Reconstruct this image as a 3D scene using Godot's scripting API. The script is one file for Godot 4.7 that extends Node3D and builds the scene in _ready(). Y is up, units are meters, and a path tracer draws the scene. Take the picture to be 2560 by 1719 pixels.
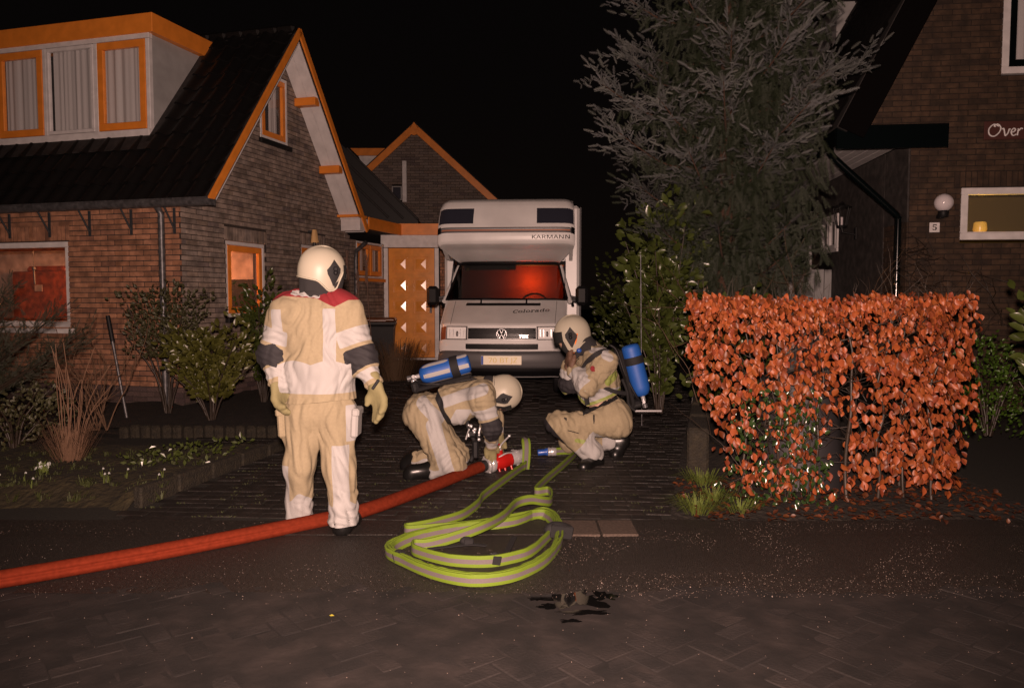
extends Node3D
# A night street scene under a photographer's flash: firefighters coupling hoses in a driveway.

var M := {}
var rng := RandomNumberGenerator.new()
var noise := FastNoiseLite.new()


# ---------------------------------------------------------------- mesh helpers
class MB:
	var v := PackedVector3Array()
	var n := PackedVector3Array()
	var c := PackedColorArray()
	var col := Color(1, 1, 1)
	var xf := Transform3D()

	func tri(a: Vector3, b: Vector3, d: Vector3) -> void:
		a = xf * a
		b = xf * b
		d = xf * d
		var m := (d - a).cross(b - a).normalized()
		v.append(a); v.append(b); v.append(d)
		for k in 3:
			n.append(m)
			c.append(col)

	func trin(a: Vector3, b: Vector3, d: Vector3, na: Vector3, nb: Vector3, nd: Vector3) -> void:
		v.append(xf * a); v.append(xf * b); v.append(xf * d)
		n.append((xf.basis * na).normalized()); n.append((xf.basis * nb).normalized()); n.append((xf.basis * nd).normalized())
		c.append(col); c.append(col); c.append(col)

	func quad(a: Vector3, b: Vector3, d: Vector3, e: Vector3) -> void:
		tri(a, b, d)
		tri(a, d, e)

	func box(o: Vector3, s: Vector3) -> void:
		var h := s * 0.5
		var p := []
		for k in 8:
			p.append(o + Vector3(h.x if k & 1 else -h.x, h.y if k & 2 else -h.y, h.z if k & 4 else -h.z))
		quad(p[4], p[6], p[7], p[5])
		quad(p[1], p[3], p[2], p[0])
		quad(p[5], p[7], p[3], p[1])
		quad(p[0], p[2], p[6], p[4])
		quad(p[6], p[2], p[3], p[7])
		quad(p[0], p[4], p[5], p[1])

	# a box between two corners
	func span(a: Vector3, b: Vector3) -> void:
		box((a + b) * 0.5, (b - a).abs())

	# a box with chamfered edges
	func cbox(o: Vector3, s: Vector3, e: float) -> void:
		var h := s * 0.5
		e = minf(e, minf(h.x, minf(h.y, h.z)) * 0.95)
		var f := func(sx: float, sy: float, sz: float, ax: int) -> Vector3:
			var q := Vector3(sx * (h.x - e), sy * (h.y - e), sz * (h.z - e))
			if ax == 0: q.x = sx * h.x
			elif ax == 1: q.y = sy * h.y
			else: q.z = sz * h.z
			return o + q
		for s1 in [-1.0, 1.0]:
			quad(f.call(s1, -1, -1, 0), f.call(s1, -1, 1, 0), f.call(s1, 1, 1, 0), f.call(s1, 1, -1, 0))
			quad(f.call(-1, s1, -1, 1), f.call(-1, s1, 1, 1), f.call(1, s1, 1, 1), f.call(1, s1, -1, 1))
			quad(f.call(-1, -1, s1, 2), f.call(-1, 1, s1, 2), f.call(1, 1, s1, 2), f.call(1, -1, s1, 2))
			for s2 in [-1.0, 1.0]:
				quad(f.call(s1, s2, -1, 0), f.call(s1, s2, 1, 0), f.call(s1, s2, 1, 1), f.call(s1, s2, -1, 1))
				quad(f.call(s1, -1, s2, 0), f.call(s1, 1, s2, 0), f.call(s1, 1, s2, 2), f.call(s1, -1, s2, 2))
				quad(f.call(-1, s1, s2, 1), f.call(1, s1, s2, 1), f.call(1, s1, s2, 2), f.call(-1, s1, s2, 2))
				for s3 in [-1.0, 1.0]:
					tri(f.call(s1, s2, s3, 0), f.call(s1, s2, s3, 1), f.call(s1, s2, s3, 2))

	# rows of points joined into a smooth sheet
	func grid(P: Array, wrap := false, cols: Array = []) -> void:
		var nr := P.size()
		var nc: int = P[0].size()
		var N := []
		for r in nr:
			var z := PackedVector3Array()
			z.resize(nc)
			N.append(z)
		var lim := nc if wrap else nc - 1
		for r in nr - 1:
			for k in lim:
				var k2 := (k + 1) % nc
				var m: Vector3 = (P[r + 1][k2] - P[r][k]).cross(P[r][k2] - P[r + 1][k])
				N[r][k] += m; N[r][k2] += m; N[r + 1][k] += m; N[r + 1][k2] += m
		for r in nr - 1:
			for k in lim:
				var k2 := (k + 1) % nc
				if cols: col = cols[r]
				trin(P[r][k], P[r][k2], P[r + 1][k2], N[r][k], N[r][k2], N[r + 1][k2])
				trin(P[r][k], P[r + 1][k2], P[r + 1][k], N[r][k], N[r + 1][k2], N[r + 1][k])

	func fan(ring: PackedVector3Array, mid: Vector3) -> void:
		for k in ring.size():
			tri(ring[k], ring[(k + 1) % ring.size()], mid)

	func tube(path: PackedVector3Array, rad: Variant, sides := 8, caps := true) -> void:
		var rows := []
		var up := Vector3.UP
		var last := path.size() - 1
		for k in path.size():
			var t := (path[mini(k + 1, last)] - path[maxi(k - 1, 0)]).normalized()
			if k == 0 and absf(t.dot(up)) > 0.9: up = Vector3.RIGHT
			var b := t.cross(up).normalized()
			up = b.cross(t).normalized()
			var r: float = rad if rad is float else rad[k]
			var ring := PackedVector3Array()
			for s in sides:
				var a := TAU * s / sides
				ring.append(path[k] + (b * cos(a) + up * sin(a)) * r)
			rows.append(ring)
		grid(rows, true)
		if caps:
			fan(rows[0], path[0])
			fan(rows[last], path[last])

	func rod(a: Vector3, b: Vector3, ra: float, rb := -1.0, sides := 8) -> void:
		tube(PackedVector3Array([a, b]), PackedFloat32Array([ra, ra if rb < 0 else rb]), sides)

	# profile points (radius, height) turned about local y
	func lathe(prof: Array, sides := 16) -> void:
		var rows := []
		for p in prof:
			var ring := PackedVector3Array()
			for s in sides:
				var a := TAU * s / sides
				ring.append(Vector3(cos(a) * p.x, p.y, sin(a) * p.x))
			rows.append(ring)
		grid(rows, true)

	func ball(o: Vector3, r: Vector3, seg := 12) -> void:
		var rows := []
		for i in seg / 2 + 1:
			var th := PI * i / (seg / 2)
			var ring := PackedVector3Array()
			for s in seg:
				var a := TAU * s / seg
				ring.append(o + Vector3(sin(th) * cos(a) * r.x, cos(th) * r.y, sin(th) * sin(a) * r.z))
			rows.append(ring)
		grid(rows, true)

	# a band round a half-open gutter
	func lathe_ring(o: Vector3, r: float, w: float) -> void:
		var rows := []
		for k in 13:
			var t := PI + PI * k / 12.0
			rows.append(PackedVector3Array([o + Vector3(-w * .5, sin(t) * r, cos(t) * r), o + Vector3(w * .5, sin(t) * r, cos(t) * r)]))
		grid(rows)

	# a flat outline in x, y made into a slab from z0 to z1
	func prism(poly: PackedVector2Array, z0: float, z1: float) -> void:
		var ix := Geometry2D.triangulate_polygon(poly)
		for k in range(0, ix.size(), 3):
			for z in [z0, z1]:
				tri(Vector3(poly[ix[k]].x, poly[ix[k]].y, z), Vector3(poly[ix[k + 1]].x, poly[ix[k + 1]].y, z), Vector3(poly[ix[k + 2]].x, poly[ix[k + 2]].y, z))
		for k in poly.size():
			var a := poly[k]
			var b := poly[(k + 1) % poly.size()]
			quad(Vector3(a.x, a.y, z0), Vector3(b.x, b.y, z0), Vector3(b.x, b.y, z1), Vector3(a.x, a.y, z1))

	func add(o: MB, t: Transform3D, tint := Color(1, 1, 1)) -> void:
		for k in o.v.size():
			v.append(t * o.v[k])
			n.append((t.basis * o.n[k]).normalized())
			c.append(o.c[k] * tint)

	func mesh() -> ArrayMesh:
		var a := []
		a.resize(Mesh.ARRAY_MAX)
		a[Mesh.ARRAY_VERTEX] = v
		a[Mesh.ARRAY_NORMAL] = n
		a[Mesh.ARRAY_COLOR] = c
		var m := ArrayMesh.new()
		if v.size():
			m.add_surface_from_arrays(Mesh.PRIMITIVE_TRIANGLES, a)
		return m


# ---------------------------------------------------------------- node helpers
func tag(o: Node, label := "", category := "", group := "", kind := "") -> void:
	if label: o.set_meta("label", label)
	if category: o.set_meta("category", category)
	if group: o.set_meta("group", group)
	if kind: o.set_meta("kind", kind)


func thing(called: String, label: String, category: String, at := Vector3.ZERO, turn := 0.0, group := "") -> Node3D:
	var o := Node3D.new()
	o.name = called
	o.position = at
	o.rotation.y = turn
	add_child(o, true)
	tag(o, label, category, group)
	return o


func part(parent: Node, called: String, shape: Variant, mat: Material, t := Transform3D()) -> MeshInstance3D:
	var o := MeshInstance3D.new()
	o.name = called
	o.mesh = shape.mesh() if shape is MB else shape
	o.material_override = mat
	o.transform = t
	parent.add_child(o, true)
	return o


func struct(called: String, shape: Variant, mat: Material, kind := "structure") -> MeshInstance3D:
	var o := part(self, called, shape, mat)
	o.set_meta("kind", kind)
	return o


func lin(r: float, g: float, b: float) -> Color:
	return Color(r, g, b).linear_to_srgb()


func mat(called: String, c: Color, rough := 0.8, tex: Texture2D = null, scale := 1.0) -> StandardMaterial3D:
	var m := StandardMaterial3D.new()
	m.resource_name = called
	m.albedo_color = c.linear_to_srgb()
	m.roughness = rough
	m.vertex_color_use_as_albedo = true
	if tex:
		m.albedo_texture = tex
		m.uv1_triplanar = true
		m.uv1_world_triplanar = true
		m.uv1_scale = Vector3.ONE * scale
	M[called] = m
	return m


func bumpy(m: StandardMaterial3D, t: Texture2D, cm: float) -> void:
	m.heightmap_enabled = true
	m.heightmap_texture = t
	m.heightmap_scale = cm


func cloudy(freq: float, lo: float, hi: float, oct := 4, sd := 1, kind := FastNoiseLite.TYPE_SIMPLEX_SMOOTH) -> NoiseTexture2D:
	var f := FastNoiseLite.new()
	f.noise_type = kind
	f.frequency = freq
	f.fractal_octaves = oct
	f.seed = sd
	var t := NoiseTexture2D.new()
	t.width = 512
	t.height = 512
	t.seamless = true
	t.noise = f
	var g := Gradient.new()
	g.set_color(0, Color(lo, lo, lo))
	g.set_color(1, Color(hi, hi, hi))
	t.color_ramp = g
	return t


func V3(a: Array) -> PackedVector3Array:
	var p := PackedVector3Array()
	for q in a: p.append(q)
	return p


# a smooth path through points, about so many steps per span
func smooth(pts: Array, steps := 6) -> PackedVector3Array:
	var p := PackedVector3Array()
	for k in pts.size() - 1:
		var a: Vector3 = pts[maxi(k - 1, 0)]
		var b: Vector3 = pts[k]
		var c: Vector3 = pts[k + 1]
		var d: Vector3 = pts[mini(k + 2, pts.size() - 1)]
		for s in steps:
			p.append(b.cubic_interpolate(c, a, d, float(s) / steps))
	p.append(pts[-1])
	return p


# ---------------------------------------------------------------- masonry
var unit := []      # chamfered unit blocks in a few tones
func make_units() -> void:
	for k in 8:
		var b := MB.new()
		var t: float = [0.72, 0.82, 0.9, 0.97, 1.03, 1.1, 1.2, 0.62][k]
		b.col = Color(t * [1, 1.04, .97, 1, .98, 1.02, 1, 1][k], t, t * [1, .95, 1.04, 1, .97, 1, 1.03, 1.1][k])
		b.cbox(Vector3.ZERO, Vector3.ONE, 0.06)
		unit.append(b)
var unit_mesh := []

# put the best-seen blocks as single pieces and join the rest
func lay(parent: Node, called: String, list: Array, m: Material, most := 300, rest_called := "") -> void:
	if unit_mesh.is_empty():
		for u in unit: unit_mesh.append(u.mesh())
	list.sort_custom(func(a, b): return a.s > b.s)
	var rest := MB.new()
	for k in list.size():
		var q: Dictionary = list[k]
		if k < most:
			part(parent, called, unit_mesh[q.t], m, q.x)
		else:
			rest.col = unit[q.t].col
			rest.xf = q.x
			rest.box(Vector3.ZERO, Vector3.ONE)
	if rest.v.size():
		var o := part(parent, rest_called if rest_called else called, rest, m)
		o.set_meta("kind", "stuff")


const EYE := Vector3(0, 1.55, 0)
func seen_score(p: Vector3, nrm: Vector3, area: float) -> float:
	var d := p - EYE
	var l := d.length()
	if d.z > -0.5: return 0.0
	if absf(d.x / -d.z) > 0.70: return 0.0
	if d.y / -d.z > 0.42 or d.y / -d.z < -0.55: return 0.0
	return area * maxf(0.0, -d.normalized().dot(nrm)) / (l * l)


# A brick wall in its own frame: x along, y up, z outward. edge(y) gives the ends of a course; holes are openings; soldiers are bands of upright bricks.
func brick_wall(house: Node3D, frame: Transform3D, y0: float, y1: float, edge: Callable, holes: Array, soldiers: Array, thick: float, core: MB, out: Array, x_end := 0.006, course := 0.07, blen := 0.23) -> void:
	core.xf = frame
	var world := house.transform * frame
	var nrm := world.basis.z.normalized()
	var rows := int(ceil((y1 - y0) / course))
	for r in rows:
		var ya := y0 + r * course
		var yb := minf(ya + course, y1)
		var e: Vector2 = edge.call((ya + yb) * 0.5)
		if e.y - e.x < 0.03: continue
		var spans := [e]
		var full := [e]
		for h in holes + soldiers:
			if h.position.y < yb - 0.01 and h.end.y > ya + 0.01:
				spans = cut(spans, h.position.x, h.end.x)
		for h in holes:
			if h.position.y < yb - 0.01 and h.end.y > ya + 0.01:
				full = cut(full, h.position.x, h.end.x)
		for s in full:
			core.span(Vector3(s.x + 0.004, ya, -thick), Vector3(s.y - 0.004, yb, 0.0))
		for s in spans:
			var x0: float = floor(s.x / blen) * blen - (blen * 0.5 if r % 2 else 0.0)
			while x0 < s.y:
				var a: float = maxf(x0 + 0.005, s.x)
				var b: float = minf(x0 + blen - 0.005, s.y)
				x0 += blen
				if b - a < 0.03: continue
				var pr := rng.randf_range(0.004, 0.010)
				var sz := Vector3(b - a, course - 0.011, 0.03)
				var o := Vector3((a + b) * 0.5, ya + course * 0.5 + rng.randf_range(-.0012, .0012), pr - 0.015)
				var t := frame * Transform3D(Basis.from_scale(sz), o)
				out.append({"x": t, "t": tone(), "s": seen_score(world * o, nrm, sz.x * sz.y)})
	for h in soldiers:
		var x: float = h.position.x
		while x < h.end.x - 0.03:
			var o := Vector3(x + 0.034, h.position.y + h.size.y * 0.5, rng.randf_range(-0.010, -0.005))
			var sz := Vector3(0.058, h.size.y - 0.012, 0.03)
			var e2: Vector2 = edge.call(o.y)
			if o.x > e2.x and o.x < e2.y:
				out.append({"x": frame * Transform3D(Basis.from_scale(sz), o), "t": tone(), "s": seen_score(world * o, nrm, sz.x * sz.y)})
			x += 0.07
	core.xf = Transform3D()


func tone() -> int:
	return rng.randi() % 7 if rng.randf() < 0.93 else 7


func cut(spans: Array, a: float, b: float) -> Array:
	var o := []
	for s in spans:
		if b <= s.x or a >= s.y:
			o.append(s)
			continue
		if a > s.x: o.append(Vector2(s.x, a))
		if b < s.y: o.append(Vector2(b, s.y))
	return o


# pantiles laid up a slope: frame has x along the eave, y up the slope, z out of it
var tile_mesh := []
var tile_mb := []
func make_tiles() -> void:
	for k in 3:
		var b := MB.new()
		var t: float = [0.8, 1.0, 1.25][k]
		b.col = Color(t, t, t)
		var rows := [PackedVector3Array(), PackedVector3Array()]
		var low := PackedVector3Array()
		for i in 9:
			var u := i / 8.0
			var h := 0.035 * sin(u * TAU + 0.6) * (1.0 if u < 0.6 else 0.8)
			rows[0].append(Vector3(u * 0.30 - 0.15, 0.0, h + 0.052))
			rows[1].append(Vector3(u * 0.30 - 0.15, 0.39, h + 0.022))
			low.append(Vector3(u * 0.30 - 0.15, 0.002, h + 0.030))
		b.grid(rows)
		b.grid([low, rows[0]])
		tile_mb.append(b)
		tile_mesh.append(b.mesh())


func tiles(house: Node3D, parent: Node, frame: Transform3D, w: float, l: float, skip: Callable, m: Material, most := 300) -> void:
	var world := house.transform * frame
	var nrm := world.basis.z.normalized()
	var list := []
	for r in int(l / 0.335):
		for k in int(w / 0.285):
			var p := Vector3(k * 0.285 + 0.15, r * 0.335, 0)
			if skip.call(p): continue
			var t := Transform3D(Basis(Vector3(0, 0, 1), rng.randf_range(-.012, .012)) * Basis(Vector3(1, 0, 0), rng.randf_range(-.012, .02)), p + Vector3(0, 0, rng.randf_range(0, .006)))
			list.append({"x": frame * t, "t": rng.randi() % 3, "s": seen_score(world * p, nrm, 1.0) + 1e-9})
	list.sort_custom(func(a, b): return a.s > b.s)
	var rest := MB.new()
	for k in list.size():
		if k < most:
			part(parent, "roof_tile", tile_mesh[list[k].t], m, list[k].x)
		else:
			rest.add(tile_mb[list[k].t], list[k].x)
	if rest.v.size():
		part(parent, "roof_tile", rest, m).set_meta("kind", "stuff")


func drive_height(z: float) -> float:
	return maxf(0.0, 0.027 * (-z - 5.2))


# flat letters standing out of a surface, local x to the right and z towards the reader
func letters(parent: Node, called: String, text: String, h: float, m: Material, t: Transform3D, font := "Droid Sans", bold := false, spread := 1.0, shear := 0.0) -> MeshInstance3D:
	var tm := TextMesh.new()
	var f := SystemFont.new()
	f.font_names = PackedStringArray([font])
	if bold: f.font_weight = 700
	tm.font = f
	tm.text = text
	tm.font_size = 64
	tm.pixel_size = h / 46.0
	tm.depth = 0.004
	tm.curve_step = 1.0
	var b := Basis(Vector3(spread, 0, 0), Vector3(shear, 1, 0), Vector3(0, 0, 1))
	return part(parent, called, tm, m, t * Transform3D(b, Vector3.ZERO))


# ---------------------------------------------------------------- materials
func materials() -> void:
	var fine := cloudy(0.05, 0.55, 1.0, 4, 3)
	var soft := cloudy(0.012, 0.5, 1.0, 4, 9)
	var streak := cloudy(0.02, 0.45, 1.0, 5, 21)
	var grit := cloudy(0.22, 0.0, 1.0, 3, 5)
	var lumps := cloudy(0.035, 0.0, 1.0, 4, 15)
	var sand := cloudy(0.012, 0.30, 1.0, 5, 33)
	var stain := cloudy(0.018, 0.55, 1.0, 5, 71)
	var faint := cloudy(0.02, 0.86, 1.0, 4, 61)
	M.grit = grit
	M.lumps = lumps
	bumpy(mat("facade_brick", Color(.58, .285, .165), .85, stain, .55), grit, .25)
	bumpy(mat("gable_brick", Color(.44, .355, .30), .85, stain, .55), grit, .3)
	bumpy(mat("plinth_brick", Color(.17, .115, .105), .7, fine, 1.6), grit, .2)
	bumpy(mat("rear_brick", Color(.32, .255, .22), .85, fine, 1.6), grit, .3)
	bumpy(mat("dark_brick", Color(.092, .053, .029), .85, soft, .8), grit, .3)
	bumpy(mat("plaster", Color(.075, .066, .062), .85, streak, .5), grit, .3)
	bumpy(mat("mortar", Color(.075, .058, .050), .95, fine, 1.2), grit, .3)
	bumpy(mat("dark_mortar", Color(.034, .023, .016), .95, fine, 1.2), grit, .3)
	mat("orange_paint", Color(.92, .30, .040), .38, faint, .35)
	var door := mat("door_paint", Color(.92, .36, .060), .22, faint, .4)
	door.clearcoat_enabled = true
	door.clearcoat = .22
	door.clearcoat_roughness = .12
	mat("white_paint", Color(.80, .78, .78), .45, faint, .5)
	mat("soffit_paint", Color(.80, .78, .78), .5, faint, .5)
	mat("grey_board", Color(.42, .42, .42), .7, faint, .3)
	mat("roof", Color(.0055, .0048, .0048), .55, fine, 2.0)
	mat("roof_under", Color(.02, .018, .018), .9)
	mat("zinc", Color(.19, .19, .20), .42, streak, 1.0).metallic = .35
	mat("lead", Color(.055, .05, .05), .6, streak, 1.0)
	mat("iron", Color(.03, .035, .04), .5)
	mat("green_gloss", Color(.002, .0038, .0042), .16)
	mat("black_paint", Color(.006, .006, .0065), .55)
	mat("dark_board", Color(.004, .0035, .0035), 1.0).metallic_specular = .05
	mat("black_plastic", Color(.010, .010, .011), .5).metallic_specular = .3
	mat("curtain", Color(.50, .49, .49), .95)
	mat("room_wall", Color(.62, .46, .36), .9, soft, .4)
	mat("dark_wood", Color(.34, .070, .022), .5, streak, .6)
	mat("lampshade", Color(.7, .45, .2), .8)
	mat("globe", Color(.62, .58, .60), .12)
	var pane := StandardMaterial3D.new()
	pane.albedo_color = Color(1, 1, 1, .03)
	pane.transparency = BaseMaterial3D.TRANSPARENCY_ALPHA
	pane.roughness = 0.02
	M.pane = pane
	var bulb := mat("bulb", Color(1, .7, .4), .5)
	bulb.emission_enabled = true
	bulb.emission = Color(1, .62, .34)
	bulb.emission_energy_multiplier = 2.5
	# ground
	var wet := mat("road_brick", Color(.0275, .0208, .0188), .8, sand, .45)
	bumpy(wet, grit, .35)
	bumpy(mat("road_sand", Color(.026, .0195, .0175), .8, sand, .5), lumps, .5)
	bumpy(mat("verge_asphalt", Color(.030, .024, .020), .55, fine, 1.3), grit, .9)
	bumpy(mat("drive_brick", Color(.028, .022, .019), .62, soft, .8), grit, .35)
	bumpy(mat("drive_joint", Color(.018, .017, .011), .85, fine, 1.5), grit, .6)
	bumpy(mat("soil", Color(.022, .017, .012), .85, soft, .9), lumps, 3.0)
	bumpy(mat("lawn_soil", Color(.046, .036, .013), .9, soft, .8), lumps, 2.5)
	bumpy(mat("concrete", Color(.12, .085, .065), .75, fine, 1.5), grit, .5)
	bumpy(mat("mossy_stone", Color(.028, .022, .011), .85, soft, 2.0), lumps, 1.2)
	bumpy(mat("pale_stone", Color(.40, .38, .34), .8, fine, 3.0), lumps, 1.5)
	mat("grain", Color(.12, .09, .075), .25)
	mat("water", Color(.004, .004, .004), .03).metallic_specular = .7
	# plants
	for a in [["leaf_green", Color(.045, .060, .014), .30], ["leaf_yellow", Color(.070, .072, .016), .35], ["leaf_olive", Color(.048, .048, .020), .55], ["grass", Color(.085, .115, .022), .5], ["ivy", Color(.022, .045, .012), .22], ["bright_leaf", Color(.040, .085, .008), .4]]:
		var m := mat(a[0], a[1], a[2])
		m.backlight_enabled = true
		m.backlight = Color(.2, .2, .2)
	mat("beech_leaf", Color(.255, .063, .021), .45).metallic_specular = .40
	mat("fallen_leaf", Color(.10, .030, .012), .5)
	mat("twig", Color(.026, .018, .012), .5)
	mat("straw", Color(.14, .078, .045), .8)
	mat("needle_blue", Color(.085, .092, .092), .6)
	mat("needle_green", Color(.013, .020, .008), .6)
	mat("juniper", Color(.016, .017, .007), .7)
	bumpy(mat("bark", Color(.11, .055, .030), .9, fine, 3.0), lumps, 3.0)
	mat("petal", Color(.5, .52, .50), .6)
	# van
	mat("van_white", Color(.84, .83, .82), .34, faint, .15).metallic_specular = .5
	mat("van_grey", Color(.080, .078, .082), .5)
	mat("van_black", Color(.005, .005, .006), .5).metallic_specular = .3
	mat("ink", Color(.006, .006, .007), 1.0).metallic_specular = .0
	mat("van_window", Color(.028, .030, .044), .25)
	mat("chrome", Color(.60, .60, .61), .24).metallic = .55
	mat("lamp_glass", Color(.92, .92, .92), .3)
	mat("lamp_dark", Color(.10, .09, .09), .25)
	mat("grille", Color(.030, .030, .031), .35)
	mat("amber", Color(.25, .07, .03), .2)
	mat("plate_yellow", Color(.92, .84, .66), .45)  # yellow plate paled, flash glare put into its colour
	mat("washed_ink", Color(.74, .58, .14), .5)  # letters faint yellow, washed out by flash glare put into the colour
	mat("plate_blue", Color(.02, .07, .35), .5)
	mat("sticker_yellow", Color(.60, .36, .03), .6)
	mat("sticker_green", Color(.03, .30, .14), .6)
	mat("cab_dark", Color(.007, .006, .006), .9)
	mat("glow_curtain", Color(.45, .40, .38), .95)
	var ember := mat("ember", Color(.8, .1, .03), .5)
	ember.emission_enabled = true
	ember.emission = Color(1, .13, .03)
	ember.emission_energy_multiplier = 1.5
	# fire service
	var weave := cloudy(0.03, 0.92, 1.0, 4, 41)
	bumpy(mat("suit", Color(.282, .236, .150), .92, weave, 2.5), lumps, .05)
	mat("tape", Color(.300, .298, .292), .7)
	mat("lime_tape", Color(.20, .24, .06), .6)
	mat("suit_red", Color(.17, .009, .014), .85)
	mat("suit_dark", Color(.012, .011, .014), .8)
	mat("hood", Color(.014, .013, .014), .9)
	mat("glove", Color(.20, .18, .085), .85, weave, 6.0)
	mat("boot", Color(.007, .007, .007), .32)
	mat("skin", Color(.45, .28, .20), .6)
	var shell := mat("helmet_shell", Color(.335, .315, .250), .40)
	shell.metallic_specular = .35
	mat("helmet_plate", Color(.008, .008, .009), .75)
	mat("visor", Color(.02, .02, .02), .1)
	mat("cylinder_blue", Color(.012, .085, .36), .55, weave, 4.0)
	mat("strap", Color(.005, .005, .006), .8)
	mat("orange_strap", Color(.75, .18, .02), .7)
	mat("hose_red", Color(.185, .028, .012), .85, cloudy(0.025, .74, 1.0, 5, 51), 2.2)
	M.hose_red.metallic_specular = .15
	mat("hose_lime", Color(.125, .20, .008), .75, weave, 5.0)
	mat("hose_grey", Color(.125, .105, .108), .75, weave, 5.0)
	mat("valve_red", Color(.34, .010, .008), .25)
	mat("valve_blue", Color(.02, .07, .30), .3)


# ---------------------------------------------------------------- windows and wall pieces
func rect_frame(parent: Node, called: String, t: Transform3D, x0: float, x1: float, y0: float, y1: float, w: float, d: float, m: Material) -> MeshInstance3D:
	var b := MB.new()
	b.cbox(Vector3((x0 + x1) * .5, y0 + w * .5, 0), Vector3(x1 - x0, w, d), .006)
	b.cbox(Vector3((x0 + x1) * .5, y1 - w * .5, 0), Vector3(x1 - x0, w, d), .006)
	b.cbox(Vector3(x0 + w * .5, (y0 + y1) * .5, 0), Vector3(w, y1 - y0 - 2 * w - .001, d), .006)
	b.cbox(Vector3(x1 - w * .5, (y0 + y1) * .5, 0), Vector3(w, y1 - y0 - 2 * w - .001, d), .006)
	return part(parent, called, b, m, t)


func pane_of(parent: Node, t: Transform3D, x0: float, x1: float, y0: float, y1: float) -> void:
	var b := MB.new()
	b.quad(Vector3(x0, y0, 0), Vector3(x0, y1, 0), Vector3(x1, y1, 0), Vector3(x1, y0, 0))
	part(parent, "pane", b, M.pane, t)


func curtain_of(parent: Node, t: Transform3D, x0: float, x1: float, y0: float, y1: float, sd := 0) -> void:
	var rows := [PackedVector3Array(), PackedVector3Array()]
	var n := int((x1 - x0) / .018)
	for k in n + 1:
		var u := float(k) / n
		var z := .007 * sin(u * (x1 - x0) * 62 + sd + 3.0 * sin(u * 7 + sd)) + .006 * sin(u * 23 + sd * 2) + .010 * noise.get_noise_1d(u * 180 + sd * 77)
		rows[0].append(Vector3(lerpf(x0, x1, u), y0, z * 1.3))
		rows[1].append(Vector3(lerpf(x0, x1, u), y1, z))
	var b := MB.new()
	b.grid(rows)
	part(parent, "curtain", b, M.curtain, t)


func slab(parent: Node, called: String, a: Vector3, b: Vector3, m: Material, bev := .004) -> MeshInstance3D:
	var k := MB.new()
	k.cbox((a + b) * .5, (b - a).abs(), bev)
	return part(parent, called, k, m)


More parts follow.
